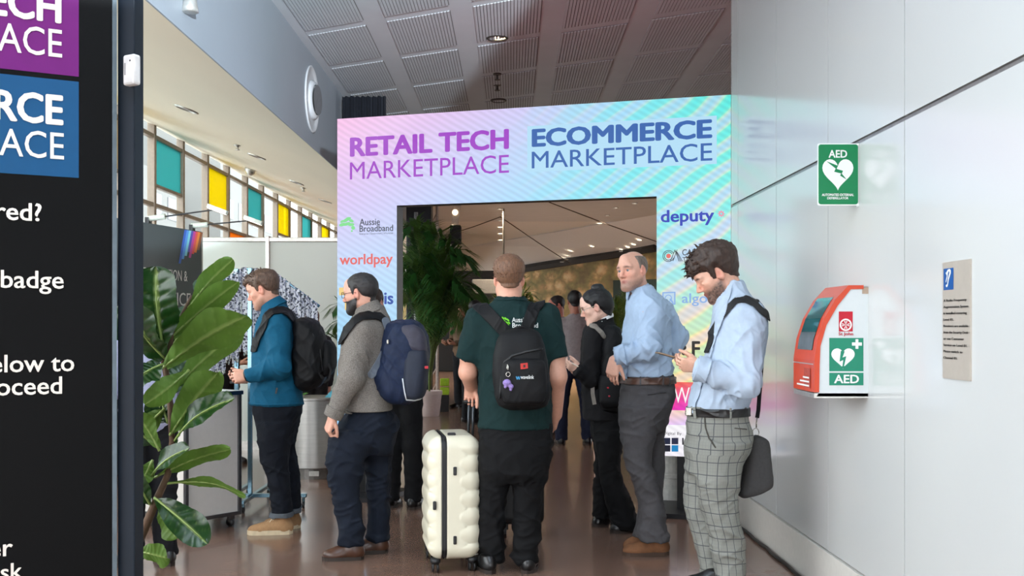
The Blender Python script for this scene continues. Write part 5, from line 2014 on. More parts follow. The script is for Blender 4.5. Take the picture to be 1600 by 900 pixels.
G = hairfield(H, top=.040, side=.013, extra=[((0, .055, .085), (.062, .05, .042), .03), ((.0, .092, .072), (.052, .022, .024), .02), ((0, .0, .112), (.066, .07, .03), .03), ((0, -.06, .07), (.07, .06, .06), .03)], line=[(-.14, -.052), (-.085, -.05), (-.05, -.028), (-.03, .0), (-.012, .034), (.004, .034), (.012, -.03), (.028, -.03), (.036, .034), (.058, .042), (.078, .056), (.14, .05)])
hr = solid('hair', G, m_h, t, hair_disp(H, .008, (45, 45, 45), 7, .012))
scatter_hair(H, hr, m_h, 300, [((0, .04, .09), .066), ((0, .0, .085), .085), ((0, .085, .075), .035)], .036, 8, .005, .25, (0, .8, .0), .45, .45)
# shirt
rows = [(440, 1135, 1160, .03, .07), (452, 1128, 1166, .03, .085), (466, 1122, 1175, .03, .12), (480, 1117, 1186, .03, .165), (497, 1114, 1192, .03, .185), (520, 1112, 1196, .03, .185), (545, 1107, 1193, .03, .175), (575, 1096, 1186, .03, .17), (600, 1086, 1178, .03, .165), (625, 1078, 1171, .03, .16), (641, 1075, 1167, .03, .158)]
P = [(zloft(stations(Y, rows), 2.2), 0, 0),
     (cone(wY(1170, 497, -.10), Le, .078, .066), .05, 0),
     (cone(Le, wY(1087, 574, -.135), .066, .047, 1), .04, 0),
     (cone(wY(1140, 500, .2), Re, .07, .06), .05, 0),
     (cone(Re, wY(1098, 573, .12), .058, .044, 1), .04, 0),
     (cone(nk, H.w((0, -.02, -.02)), .066, .064), 0, 1)]
m_sh = cloth('pale_blue_cotton', (174, 189, 207), var=.04, bump=.06)
FS = build_field(P, .006)
hem_k = lambda V, z0: np.clip((V[:, 2] - z0) / .05, 0, 1)
DS = lambda V: hem_k(V, wY(0, 641)[2]) * folds(V, .0095, (9, 9, 9), -1.0, 31, [(wY(1160, 595, -.2), .1, 1.1), (wY(1120, 620, -.1), .12, .7), (wY(1170, 560, -.2), .08, .6), (wY(1115, 585, -.2), .09, .8)])
so = solid('shirt', FS, m_sh, t, DS, relax=3)
# collar, cuffs and placket
col = [(cone(wY(1121, 470, .02), wY(1152, 449, .03), .078, .082), 0, 0)]
def collar_fn(x, y, z, a=wY(1120, 474, .03), b=wY(1160, 446, .03)):
    c = (nk + H.w((0, -.02, -.06))) / 2
    px, py, pz = x - c[0], y - c[1], z - c[2]
    ax = np.array([-.55, 0, .83])
    h_ = px * ax[0] + py * ax[1] + pz * ax[2]
    rr = np.sqrt(np.maximum(px * px + py * py + pz * pz - h_ * h_, 0))
    R0 = .080 - .10 * (h_ - .0)
    return np.maximum(np.abs(rr - R0) - .004, np.abs(h_ + .012) - .030)
cc = (nk + H.w((0, -.02, -.06))) / 2
Fc = build_field([((collar_fn, cc - .14, cc + .14), 0, 0)], .0045)
solid('collar', Fc, m_sh, t, lambda V: folds(V, .002, (9, 9, 9), 0, 3), relax=4)
d = (wY(1087, 574, -.135) - Le)
d /= np.linalg.norm(d)
G = shell(FS, slab_mask(wY(1087, 574, -.135) - d * .035, d, .032), .006, .005)
G.F = np.maximum(G.F, (G.grid((slice(None),) * 3)[1] - (Y - .05))).astype(np.float32)
solid('cuff', G, m_sh, t, DS)
strap_pts = [(1206, 502), (1190, 486), (1180, 474), (1165, 467.5), (1150, 470), (1138, 481), (1127, 496), (1118, 511), (1110, 530), (1105, 548)]
# trousers
pel_r = [(634, 1076, 1166, .03, .152), (655, 1075, 1167, .03, .155), (675, 1074, 1174, .03, .165), (697, 1073, 1171, .03, .168), (720, 1073, 1160, .03, .15), (738, 1075, 1154, .02, .12)]
near = [(690, 1092, 1172, -.05, .115), (722, 1090, 1157, -.05, .108), (755, 1090, 1154, -.05, .10), (787, 1095, 1153, -.05, .092), (815, 1103, 1156, -.05, .086), (850, 1112, 1162, -.05, .08), (880, 1116, 1163, -.05, .076), (905, 1118, 1164, -.05, .078)]
far = [(690, 1073, 1140, .10, .11), (722, 1072, 1128, .10, .105), (755, 1070, 1124, .10, .098), (787, 1070, 1122, .10, .09), (815, 1077, 1122, .10, .085), (850, 1087, 1127, .10, .08), (880, 1093, 1130, .10, .076), (900, 1095, 1132, .10, .078)]
m_chk = bpy.data.materials.new('grey_check_wool')
m_chk.use_nodes = True
N, L = m_chk.node_tree.nodes, m_chk.node_tree.links
b = N['Principled BSDF']
b.inputs['Roughness'].default_value = .85
b.inputs['Specular IOR Level'].default_value = .2
at = N.new('ShaderNodeAttribute')
at.attribute_name = 'wrap'
sp_ = N.new('ShaderNodeSeparateXYZ')
L.new(at.outputs['Vector'], sp_.inputs[0])
def math_(op, a, bv):
    n = N.new('ShaderNodeMath')
    n.operation = op
    for i, q in enumerate((a, bv)):
        if isinstance(q, (int, float)):
            n.inputs[i].default_value = q
        elif q is not None:
            L.new(q, n.inputs[i])
    return n.outputs[0]
def lines_(coord, per, w, ph=0.0):
    f = math_('FRACT', math_('ADD', math_('DIVIDE', coord, per), ph), None)
    return math_('LESS_THAN', math_('ABSOLUTE', math_('SUBTRACT', f, .5), None), w / per / 2)
dark = math_('MAXIMUM', lines_(sp_.outputs[0], .058, .0042), lines_(sp_.outputs[2], .066, .0042))
faint = math_('MAXIMUM', lines_(sp_.outputs[0], .0145, .003, .2), lines_(sp_.outputs[2], .0165, .003, .3))
nz1 = N.new('ShaderNodeTexNoise')
nz1.inputs['Scale'].default_value = 300
c1_ = N.new('ShaderNodeMix')
c1_.data_type = 'RGBA'
c1_.inputs[6].default_value = srgb(138, 138, 130)
c1_.inputs[7].default_value = srgb(122, 123, 119)
L.new(math_('ADD', math_('MULTIPLY', faint, .35), math_('MULTIPLY', nz1.outputs['Fac'], .5)), c1_.inputs[0])
c2_ = N.new('ShaderNodeMix')
c2_.data_type = 'RGBA'
L.new(math_('MULTIPLY', dark, .85), c2_.inputs[0])
L.new(c1_.outputs[2], c2_.inputs[6])
c2_.inputs[7].default_value = srgb(62, 64, 70)
L.new(c2_.outputs[2], b.inputs['Base Color'])
st_n, st_f, st_p = stations(Y, near), stations(Y, far), stations(Y, pel_r)
def wrap_uv(V):
    out = np.zeros((len(V), 3))
    cn = np.stack([pchip([s[0] for s in st_n], [s[i] for s in st_n], V[:, 2]) for i in (1, 2)], 1)
    cf = np.stack([pchip([s[0] for s in st_f], [s[i] for s in st_f], V[:, 2]) for i in (1, 2)], 1)
    dn = ((V[:, :2] - cn) ** 2).sum(1)
    df = ((V[:, :2] - cf) ** 2).sum(1)
    c = np.where((dn < df)[:, None], cn, cf)
    top = V[:, 2] > st_n[-1][0] - .06
    cp = np.array([st_n[-1][1], st_n[-1][2]])
    c = np.where((top & (V[:, 1] < Y + .04))[:, None], cp, c)
    a = np.arctan2(V[:, 0] - c[:, 0], -(V[:, 1] - c[:, 1]))
    out[:, 0] = a * .115 + np.where(dn < df, 0, .03)
    out[:, 2] = V[:, 2]
    return out
to, FTr, DTr = trouser(t, Y, pel_r, [near, far], m_chk, 9, .007, [(wY(1120, 760, -.1), .12, .5), (wY(1130, 840, -.1), .12, .9), (wY(1130, 890, -.1), .1, .7)], uvfn=wrap_uv)
zB = wY(0, 643)[2]
belt(t, FTr, DTr, zB, .022, m_blackl)
MB().bbox((-.02, -.006, -.022), (.02, .006, .022), .004, np.eye(3), wY(1077, 643, -.04) + np.array([.0, 0, 0])).put('buckle', m_buckle, t)
for px in (1088, 1141):
    p = wY(px, 643, 0)
    d = np.array([-.25 if px < 1100 else .3, -1, 0])
    x = p[0]
    G = shell(FTr, (lambda x_: lambda x, y, z: np.maximum(np.maximum(np.abs(x - x_) - .006, np.abs(z - zB) - .03), y - (Y + .02)))(W(px, 643, Y - .12)[0]), .012, .003)
    solid('belt_loop', G, m_chk, t, DTr, uvfn=wrap_uv)
m_seam = mat('pocket_line', (70, 66, 60), rough=.9)  # darker seam colour along the pocket edges
G = shell(FTr, path_mask([(1101, 653), (1102, 668), (1108, 685), (1118, 699)], Y - .1, .004, -1, Y), .002, .004)
solid('pocket_edge', G, m_seam, t, DTr)
G = shell(FTr, path_mask([(1148, 669), (1166, 671)], Y - .1, .003, -1, Y + .02), .002, .004)
solid('back_pocket_edge', G, m_seam, t, DTr)
q = W(1169, 675, Y - .06)
for (hx_, dy) in ((1148, -.05), (1126, .03)):
    hl = W(hx_ + 12, 905, Y + dy)
    shoe(t, (hl[0], hl[1]), (hl[0] - .29, hl[1] - .03), .10, m_blackl, m_sole)
# phone held in both hands
ph = thing('phone', 'slim phone held in the hands of the young man in checked trousers', 'phone', W(1046, 560, Y - .06))
Rp = np.array(Matrix.Rotation(math.radians(8), 3, 'Z') @ Matrix.Rotation(math.radians(15), 3, 'Y'))
pc = W(1047, 556.5, Y - .05)
MB().bbox((-.074, -.036, -.004), (.074, .036, .004), .003, Rp, pc).put('case', mat('phone_gold', (150, 126, 104), rough=.3, metal=.4), ph)
MB().bbox((-.071, -.033, .0042), (.071, .033, .0048), .0002, Rp, pc).put('glass', mat('phone_glass', (20, 22, 26), rough=.05), ph)
# shoulder bag
sb = thing('shoulder_bag', 'charcoal grey shoulder bag hanging behind the man in checked trousers', 'bag', W(1180, 775, Y + .12))
rows = [(680, 1176, 1186, .12, .035), (690, 1170, 1200, .12, .055), (715, 1164, 1203, .12, .07), (745, 1158, 1206, .12, .08), (758, 1155, 1206, .12, .082), (768, 1153, 1190, .12, .08), (776, 1153, 1166, .12, .07)]
FG = build_field([(zloft(stations(Y, rows), 3.0, .02), 0, 0)], .006)
m_bag = mat('charcoal_canvas', (62, 60, 60), rough=.75, var=.12, scale=80, bump=.2, bscale=350)
solid('bag_body', FG, m_bag, sb, lambda V: folds(V, .003, (7, 7, 7), .5, 5))
G = shell(FG, path_mask([(1172, 690), (1164, 720), (1156, 770)], Y + .06, .004, -1, Y + .13), .001, .004)
solid('seam', G, mat('bag_seam', (38, 37, 38)), sb)
m_str = mat('black_webbing', (20, 20, 22), rough=.7, bump=.2, bscale=400)
G = shell(FS, path_mask(strap_pts, Y - .1, .0155, -1, Y + .05), .006, .003)
solid('strap', G, m_str, sb, DS, relax=2)
MB().ribbon([W(1192, 500, Y + .10), W(1192, 540, Y + .11), W(1189, 585, Y + .11), W(1185, 640, Y + .11), W(1183, 653, Y + .11)], (-.6, -.8, 0), .022, .004).put('strap_tail', m_str, sb)
MB().tube([W(1183, 652, Y + .11), W(1182, 662, Y + .11), W(1182, 668, Y + .11)], .004, 8).put('clip', m_buckle, sb, smooth=True)
MB().tube([W(1181 + 5 * math.cos(a), 676 + 7 * math.sin(a), Y + .11) for a in np.linspace(0, 2 * math.pi, 13)], .0025, 8).put('ring', m_buckle, sb, smooth=True)

# ------------------------------------------------------------------ man in the blue shirt looking back
Y = 6.27
wY = lambda px, py, dy=0.0: W(px, py, Y + dy)
t = person('balding man in light blue shirt and dark grey trousers looking back, hand on hip', 1010, Y)
C = wY(988, 424, .0)
H = Head(C, frame(-.70, -.72, 1, -4), 1.0)
body = H.prims(jaw=1.06)
nk, chest, pel = wY(1004, 470, .03), wY(1014, 520, .03), wY(1012, 640, .03)
Ls, Le, Lw = wY(1010, 490, -.12), wY(1014, 548, -.17), wY(962, 560, -.16)
Rs, Re, Rw = wY(1036, 492, .12), wY(1060, 526, .14), wY(1044, 556, .06)
body += [(cone(H.w((0, -.03, -.05)), nk, .058, .066), .03, 0), (cone(nk, wY(1010, 492, .03), .066, .07), .03, 0)]
body += core(nk, chest, pel, [(Ls, Le, Lw), (Rs, Re, Rw)], [(wY(1010, 660, -.05), wY(1008, 740, -.05), wY(1024, 838, -.05)), (wY(1028, 660, .1), wY(1026, 740, .1), wY(1020, 830, .12))])
body += hand(wY(960, 561, -.16), (-.16, -.05, -1), (.45, .85, 0), 1, curl=(22, 26, 30, 34), th=(.5, .8, .2), thc=10, sc=1.02)
body += hand(wY(1044, 557, .08), (-.3, .3, -.6), (-.6, -.6, .1), 1, curl=(30, 30, 30, 30))
F = build_field(body, .0045)
solid('body', F, m_skin, t, colfn=H.colour((216, 164, 142), stub=(104, 80, 68), stubk=.62, brow=(84, 62, 52), beard_top=-.052))
H.eyes(t, (96, 110, 120))
m_h = hair_mat('grey_brown_hair', (112, 98, 88))
G = hairfield(H, top=.0015, side=.004, line=[(-.14, -.055), (-.085, -.052), (-.05, -.03), (-.03, .0), (-.012, .03), (.004, .03), (.008, -.022), (.016, -.022), (.024, .05), (.058, .2), (.14, .2)], cut=lambda q: (q[2] - .088) + 0 * q[0], h=.0045)
solid('hair', G, m_h, t, hair_disp(H, .003, (90, 40, 50), 5))
rows = [(446, 992, 1016, .03, .07), (456, 986, 1024, .03, .09), (466, 982, 1036, .03, .13), (480, 979, 1043, .03, .165), (500, 976, 1048, .03, .175), (530, 973, 1048, .03, .172), (555, 969, 1049, .03, .17), (578, 967, 1050, .03, .165), (588, 970, 1050, .03, .158)]
P = [(zloft(stations(Y, rows), 2.2), 0, 0),
     (cone(wY(1016, 484, -.09), Le, .076, .060), .05, 0),
     (cone(Le, wY(960, 557, -.165), .060, .046, 1), .035, 0),
     (cone(wY(1034, 486, .12), Re, .07, .055), .04, 0),
     (cone(Re, wY(1046, 553, .07), .055, .045, 1), .03, 0),
     (cone(nk, H.w((0, -.02, -.02)), .064, .062), 0, 1)]
m_sh2 = cloth('light_blue_cotton', (166, 186, 210), var=.04, bump=.06)
FS = build_field(P, .006)
DS = lambda V: hem_k(V, W(0, 588, 6.27)[2]) * folds(V, .010, (9, 9, 10), 1.0, 41, [(wY(1012, 545, -.2), .10, 1.1), (wY(990, 585, -.1), .12, .7), (wY(1040, 560, 0), .1, .6), (wY(1055, 520, .1), .06, .8)])
solid('shirt', FS, m_sh2, t, DS)
cc = nk * .45 + H.w((0, -.02, -.06)) * .55
def collar2(x, y, z):
    px, py, pz = x - cc[0], y - cc[1], z - cc[2]
    ax = np.array([-.30, -.12, .95])
    h_ = px * ax[0] + py * ax[1] + pz * ax[2]
    rr = np.sqrt(np.maximum(px * px + py * py + pz * pz - h_ * h_, 0))
    R0 = .074 - .35 * h_
    open_ = .03 - np.sqrt((px + .075) ** 2 + (py + .06) ** 2) - .25 * h_
    return np.maximum(np.maximum(np.abs(rr - R0) - .0045, np.abs(h_ + .005) - .030), open_)
Fc = build_field([((collar2, cc - .13, cc + .13), 0, 0)], .0045)
solid('collar', Fc, m_sh2, t)
d = wY(960, 557, -.165) - Le
d /= np.linalg.norm(d)
G = shell(FS, slab_mask(wY(960, 557, -.165) - d * .032, d, .03), .006, .005)
G.F = np.maximum(G.F, (G.grid((slice(None),) * 3)[1] - (Y - .06))).astype(np.float32)
solid('cuff', G, m_sh2, t, DS)
pel_r = [(585, 974, 1050, .03, .150), (604, 972, 1052, .03, .155), (622, 970, 1053, .03, .162), (640, 968, 1048, .02, .155), (660, 969, 1040, .01, .13), (672, 972, 1036, .01, .1)]
near = [(635, 968, 1045, -.03, .125), (665, 970, 1028, -.04, .108), (693, 972, 1021, -.05, .098), (720, 977, 1018, -.05, .09), (745, 985, 1023, -.05, .084), (770, 994, 1029, -.04, .08), (800, 1001, 1038, -.04, .078), (825, 998, 1042, -.04, .078), (844, 999, 1046, -.04, .078)]
far = [(645, 1006, 1046, .10, .10), (690, 1005, 1036, .10, .09), (720, 1003, 1037, .10, .085), (770, 1000, 1035, .10, .078), (800, 998, 1030, .11, .075), (838, 990, 1024, .11, .078)]
m_gry = cloth('dark_grey_chino', (74, 72, 74), var=.08, bump=.1)
to, FTr, DTr = trouser(t, Y, pel_r, [near, far], m_gry, 15, .0085, [(wY(1005, 760, -.1), .12, .6), (wY(1025, 835, -.1), .12, .3), (wY(1015, 650, -.1), .1, .4)])
belt(t, FTr, DTr, wY(0, 594)[2], .021, m_leather, off=.008)
for px in (1000, 1035, 1046):
    G = shell(FTr, (lambda x_: lambda x, y, z: np.maximum(np.maximum(np.abs(x - x_) - .006, np.abs(z - wY(0, 594)[2]) - .028), y - (Y + .02)))(W(px, 600, Y - .1)[0]), .010, .003)
    solid('belt_loop', G, m_gry, t, DTr)
G = shell(FTr, path_mask([(1012, 617), (1040, 613)], Y - .1, .003, -1, Y), .002, .004)
solid('back_pocket_edge', G, mat('pocket_dark', (40, 38, 40)), t, DTr)
m_sued = mat('tan_suede', (112, 72, 42), rough=.8, var=.15, scale=40, bump=.2, bscale=300)
for (hx_, tx, py, dy) in ((1046, 972, 864, -.02), (1020, 973, 849, .12)):
    a, b_ = W(hx_, 800, Y + dy), W(tx, 800, Y + dy - .02)
    shoe(t, a[:2], b_[:2], .105, m_sued, mat('crepe_sole', (66, 48, 36), rough=.8), laces=None, high=.11)

# ------------------------------------------------------------------ woman in black
Y = 7.0
wY = lambda px, py, dy=0.0: W(px, py, Y + dy)
t = person('woman with black hair in a bun, glasses and black jacket, wearing a backpack', 945, Y)
C = wY(931.5, 481, .0)
H = Head(C, frame(-1, .12, 14), .96)
body = H.prims(jaw=.9)
nk, chest, pel = wY(944, 506, .02), wY(938, 545, .03), wY(942, 660, .03)
Ls, Le, Lw = wY(928, 526, -.10), wY(922, 592, -.12), wY(906, 580, -.18)
Rs, Re, Rw = wY(944, 524, .16), wY(940, 596, .16), wY(912, 582, .05)
body += [(cone(H.w((0, -.03, -.05)), nk, .046, .052), .03, 0)]
body += core(nk, chest, pel, [(Ls, Le, Lw), (Rs, Re, Rw)], [(wY(948, 690, -.05), wY(955, 745, -.05), wY(972, 815, -.05)), (wY(936, 690, .1), wY(937, 745, .1), wY(936, 800, .15))], .046)
body += hand(wY(908, 577, -.16), (-1, -.1, .25), (.1, .7, .6), -1, curl=(35, 38, 40, 42), sc=.9)
body += hand(wY(910, 580, .02), (-1, -.2, .2), (.0, -.7, .6), 1, curl=(35, 38, 40, 42), sc=.9)
F = build_field(body, .005)
solid('body', F, m_skin, t, colfn=H.colour((222, 178, 158), lips=(180, 100, 98), brow=(40, 32, 30)))
H.eyes(t, (60, 46, 40))
glasses(t, H, mat('pale_gold_frame', (206, 190, 170), rough=.25, metal=.6))
m_h = hair_mat('black_hair', (18, 15, 16))
G = hairfield(H, top=.018, side=.014, extra=[((0, -.045, .128), (.046, .042, .036), .010), ((.02, -.068, .122), (.028, .022, .03), .008), ((-.018, -.03, .145), (.022, .03, .02), .006), ((0, -.085, -.005), (.055, .04, .05), .03)], line=[(-.14, -.085), (-.085, -.08), (-.05, -.05), (-.03, -.02), (-.012, .018), (.004, .016), (.012, -.012), (.026, .0), (.036, .03), (.058, .048), (.078, .070), (.14, .086)])
hr = solid('hair', G, m_h, t, hair_disp(H, .004, (60, 20, 60), 9, .004))
rows = [(492, 932, 956, .03, .065), (501, 925, 958, .03, .085), (510, 916, 962, .03, .12), (522, 911, 966, .03, .145), (550, 908, 968, .03, .15), (580, 908, 968, .03, .15), (610, 909, 968, .03, .155), (640, 911, 970, .03, .165), (654, 911, 970, .03, .168)]
P = [(zloft(stations(Y, rows), 2.2), 0, 0), (cone(Ls, Le, .064, .054), .04, 0), (cone(Le, wY(900, 577, -.18), .054, .042, 1), .035, 0),
     (cone(Rs, Re, .06, .05), .04, 0), (cone(Re, wY(907, 582, .06), .05, .042, 1), .03, 0), (cone(nk, H.w((0, -.02, -.02)), .05, .05), 0, 1)]
m_jk = cloth('black_wool', (20, 19, 21), bump=.15)
FJ = build_field(P, .007)
DJ = lambda V: folds(V, .007, (8, 8, 9), .8, 51, [(wY(918, 590, -.1), .12, .8)])
solid('jacket', FJ, m_jk, t, DJ)
cc3 = nk * .5 + H.w((0, -.02, -.06)) * .5
fcol = lambda x, y, z: np.maximum(np.abs(np.sqrt((x - cc3[0] + .2 * (z - cc3[2])) ** 2 + (y - cc3[1]) ** 2) - .062 + .25 * (z - cc3[2])) - .005, np.abs(z - cc3[2] + .015 - .3 * (x - cc3[0])) - .022)
solid('collar', build_field([((fcol, cc3 - .12, cc3 + .12), 0, 0)], .005), m_jk, t)
G = shell(FJ, lambda x, y, z: np.maximum(np.maximum(np.abs(z - wY(0, 498)[2] - .4 * (x - wY(944, 0)[0])) - .012, np.abs(x - wY(948, 0)[0]) - .04), y - Y), .004, .004)
solid('shirt_collar', G, mat('white_cotton', (220, 220, 220)), t, DJ)
pel_r = [(640, 922, 974, .03, .155), (660, 924, 976, .03, .155), (690, 928, 974, .02, .14), (705, 930, 970, .02, .11)]
near = [(670, 930, 976, -.03, .12), (700, 934, 970, -.05, .10), (740, 938, 970, -.05, .09), (775, 945, 983, -.05, .09), (800, 951, 993, -.04, .095), (818, 954, 1000, -.04, .10), (826, 958, 998, -.04, .10)]
far = [(670, 924, 960, .10, .11), (700, 929, 956, .10, .10), (740, 928, 956, .12, .09), (775, 926, 954, .14, .095), (800, 926, 953, .15, .10), (808, 927, 954, .15, .10)]
trouser(t, Y, pel_r, [near, far], m_blk_t, 16, .008, [(wY(970, 810), .15, .6)], h=.0075)
for (hx_, tx, dy) in ((996, 953, -.05), (950, 926, .15)):
    a, b_ = W(hx_, 800, Y + dy), W(tx, 800, Y + dy - .05)
    shoe(t, a[:2], b_[:2], .085, m_blackl, m_sole, high=.07)
ph = thing('phone', 'small pale phone in the hand of the woman in black', 'phone', wY(903, 572, -.18))
MB().bbox((-.035, -.06, -.004), (.035, .06, .004), .003, np.array(Matrix.Rotation(.5, 3, 'Y')), wY(900, 571, -.14)).put('case', mat('phone_pale', (214, 200, 184), rough=.3), ph)
bp = thing('backpack', 'black backpack with grey straps and red tags on the woman in black', 'backpack', wY(955, 645, -.05))
rows = [(508, 942, 966, .0, .10), (516, 936, 970, .0, .13), (540, 934, 974, -.01, .15), (580, 932, 978, -.01, .16), (610, 931, 980, -.01, .165), (636, 933, 976, -.01, .15), (645, 938, 968, 0, .12)]
FB = build_field([(zloft(stations(Y, rows), 3, .03), 0, 0)], .0075)
solid('main_bag', FB, m_nyl, bp, lambda V: folds(V, .005, (9, 9, 9), .7, 61))
rows = [(585, 937, 972, -.15, .05), (600, 935, 976, -.16, .055), (625, 936, 975, -.16, .055), (638, 940, 968, -.15, .04)]
solid('front_pocket', build_field([(zloft(stations(Y, rows), 3, .02), 0, 0)], .007), m_nyl, bp)
m_gs = cloth('grey_webbing', (132, 124, 116), bump=.2)
strap(bp, FJ, DJ, [(924, 509), (931, 511), (938, 518), (944, 526)], Y, .015, m_gs, yc=Y + .02)
MB().ribbon([W(925.5, 595, Y - .16), W(926, 615, Y - .16), W(929, 632, Y - .16)], (0, -1, 0), .026, .005).put('strap_tail', m_gs, bp)
for (px, py) in ((950, 606), (952, 619)):
    MB().bbox((-.006, -.004, -.005), (.006, .004, .005), .002, np.eye(3), W(px, py, Y - .215)).put('tag', m_red, bp)

# ------------------------------------------------------------------ bearded man in the grey sweater
Y = 6.22
wY = lambda px, py, dy=0.0: W(px, py, Y + dy)
t = person('bearded man with glasses in grey wool sweater and dark navy trousers, facing left', 565, Y)
C = wY(563, 460, .0)
H = Head(C, frame(-1, .28, 4), .97)
body = H.prims(jaw=1.0, fat=.002)
nk, chest, pel = wY(580, 492, .02), wY(578, 540, .02), wY(572, 650, .02)
Ls, Le, Lw = wY(566, 520, -.16), wY(548, 590, -.20), wY(519, 652, -.20)
Rs, Re, Rw = wY(585, 515, .16), wY(570, 590, .18), wY(556, 640, .12)
body += [(cone(H.w((0, -.03, -.05)), nk, .060, .066), .03, 0)]
body += core(nk, chest, pel, [(Ls, Le, Lw), (Rs, Re, Rw)], [(wY(560, 670, -.08), wY(540, 750, -.08), wY(550, 840, -.08)), (wY(590, 670, .10), wY(588, 750, .1), wY(590, 836, .1))])
body += hand(wY(520, 650, -.20), (-.30, -.05, -.85), (.75, .5, -.2), 1, curl=(52, 56, 58, 60), th=(.3, .8, .5), thc=35)
body += hand(Rw, (-.3, 0, -.8), (.6, -.6, 0), -1, curl=(30, 30, 30, 30))
F = build_field(body, .0045)
solid('body', F, m_skin, t, colfn=H.colour((210, 156, 134), stub=(44, 36, 34), stubk=1.0, brow=(40, 32, 30), beard_top=-.036))
H.eyes(t, (60, 46, 38))
m_h = hair_mat('near_black_hair', (40, 36, 36))
G = hairfield(H, top=.012, side=.007, line=[(-.14, -.06), (-.085, -.057), (-.05, -.035), (-.03, .0), (-.012, .034), (.004, .03), (.010, -.035), (.026, -.035), (.036, .03), (.058, .05), (.076, .066), (.14, .08)])
solid('hair', G, m_h, t, hair_disp(H, .0035, (80, 30, 60), 11))
# trimmed beard, a layer over the jaw
def beard(H, t, m, th=.006, top=-.04, seed=1, h=.0045):
    Fh = build_field([p for p in H.prims(jaw=1.0, fat=.002)], h)
    C_, R_, s_ = H.C, H.R, H.s
    def mk(x, y, z):
        p = (x - C_[0], y - C_[1], z - C_[2])
        q = [(p[0] * R_[0, i] + p[1] * R_[1, i] + p[2] * R_[2, i]) / s_ for i in range(3)]
        a = q[2] - top - .30 * np.clip(.055 - q[1], 0, .05)
        b_ = -.004 - q[1] - .25 * (q[2] + .06)
        lip = .0085 - np.sqrt((np.maximum(np.abs(q[0]) - .014, 0)) ** 2 + (q[2] + .068) ** 2)
        nose = .016 - np.sqrt(q[0] ** 2 + (q[2] + .036) ** 2 + (q[1] - .1) ** 2)
        return np.maximum(np.maximum(a, b_), np.maximum(np.where(q[1] > .06, lip, -1), nose)) * s_
    G = shell(Fh, mk, .001, th)
    return solid('beard', G, m, t, hair_disp(H, .0015, (120, 120, 90), seed), relax=1)
beard(H, t, m_h, .0015)
glasses(t, H, mat('dark_frame', (34, 26, 26), rough=.25), .025, .0175)
rows = [(478, 564, 600, .02, .076), (488, 556, 604, .02, .09), (496, 550, 609, .02, .125), (508, 543, 612, .02, .16), (525, 537, 613, .02, .178), (550, 532, 612, .02, .18), (580, 530, 611, .02, .18), (605, 534, 610, .02, .175), (625, 537, 611, .02, .18), (641, 538, 613, .02, .184)]
P = [(zloft(stations(Y, rows), 2.2), 0, 0), (cone(wY(565, 516, -.13), Le, .088, .068), .05, 0), (cone(Le, wY(519, 652, -.20), .068, .044, 1), .035, 0),
     (cone(Rs, Re, .075, .06), .04, 0), (cone(Re, Rw, .055, .045, 1), .03, 0), (cone(nk, H.w((0, -.02, -.02)), .062, .060), 0, 1)]
m_sw_ = mat('grey_marl_wool', (122, 116, 110), rough=.95, var=.35, scale=180, bump=.5, bscale=420, spec=.15)
FW = build_field(P, .006)
DW = lambda V: hem_k(V, W(0, 641, 6.22)[2]) * folds(V, .006, (7, 7, 8), -.8, 71, [(wY(550, 590, -.2), .12, .8), (wY(575, 625, -.1), .12, .7)])
solid('sweater', FW, m_sw_, t, DW)
cc4 = nk * .42 + H.w((0, -.025, -.06)) * .58
def stand(x, y, z):
    px, py, pz = x - cc4[0], y - cc4[1], z - cc4[2]
    ax = np.array([-.42, .05, .90])
    h_ = px * ax[0] + py * ax[1] + pz * ax[2]
    rr = np.sqrt(np.maximum(px * px + py * py + pz * pz - h_ * h_, 0))
    return np.maximum(np.abs(rr - .078 + .22 * h_) - .006 - .0012 * np.sin(np.arctan2(py, px) * 46), np.abs(h_ + .012) - .034)
solid('ribbed_collar', build_field([((stand, cc4 - .13, cc4 + .13), 0, 0)], .0045), m_sw_, t)
d = wY(519, 652, -.20) - Le
d /= np.linalg.norm(d)
G = shell(FW, slab_mask(wY(519, 652, -.20) - d * .03, d, .03), .005, .005)
G.F = np.maximum(G.F, G.grid((slice(None),) * 3)[1] - (Y - .1)).astype(np.float32)
solid('cuff', G, m_sw_, t, DW)
pel_r = [(634, 548, 604, .02, .14), (648, 541, 614, .02, .16), (665, 527, 621, .02, .168), (690, 519, 616, .02, .155), (708, 520, 610, .02, .12)]
near = [(672, 519, 592, -.06, .12), (700, 514, 580, -.08, .11), (727, 512, 566, -.08, .10), (753, 516, 562, -.08, .092), (787, 524, 562, -.08, .086), (820, 530, 566, -.08, .084), (848, 532, 569, -.08, .086)]
far = [(665, 560, 621, .08, .12), (700, 566, 612, .10, .10), (730, 572, 609, .10, .095), (767, 573, 609, .10, .088), (810, 575, 608, .10, .082), (842, 574, 608, .10, .084)]
m_nvy = cloth('dark_navy_twill', (18, 25, 38), var=.14, bump=.2)
trouser(t, Y, pel_r, [near, far], m_nvy, 18, .012, [(wY(540, 745, -.1), .14, .6), (wY(552, 835, -.1), .12, .7), (wY(575, 690, -.1), .1, .5)])
for (hx_, tx, dy) in ((569, 503, -.09), (607, 545, .09)):
    a, b_ = W(hx_, 800, Y + dy), W(tx, 800, Y + dy - .03)
    shoe(t, a[:2], b_[:2], .10, m_leather, m_sole, high=.10)
bp = thing('backpack', 'navy blue backpack with light piping on the man in the grey sweater', 'backpack', wY(632, 628, .0))
m_bnv = cloth('navy_nylon', (24, 36, 62), rough=.6, var=.15, bump=.25, bscale=300)
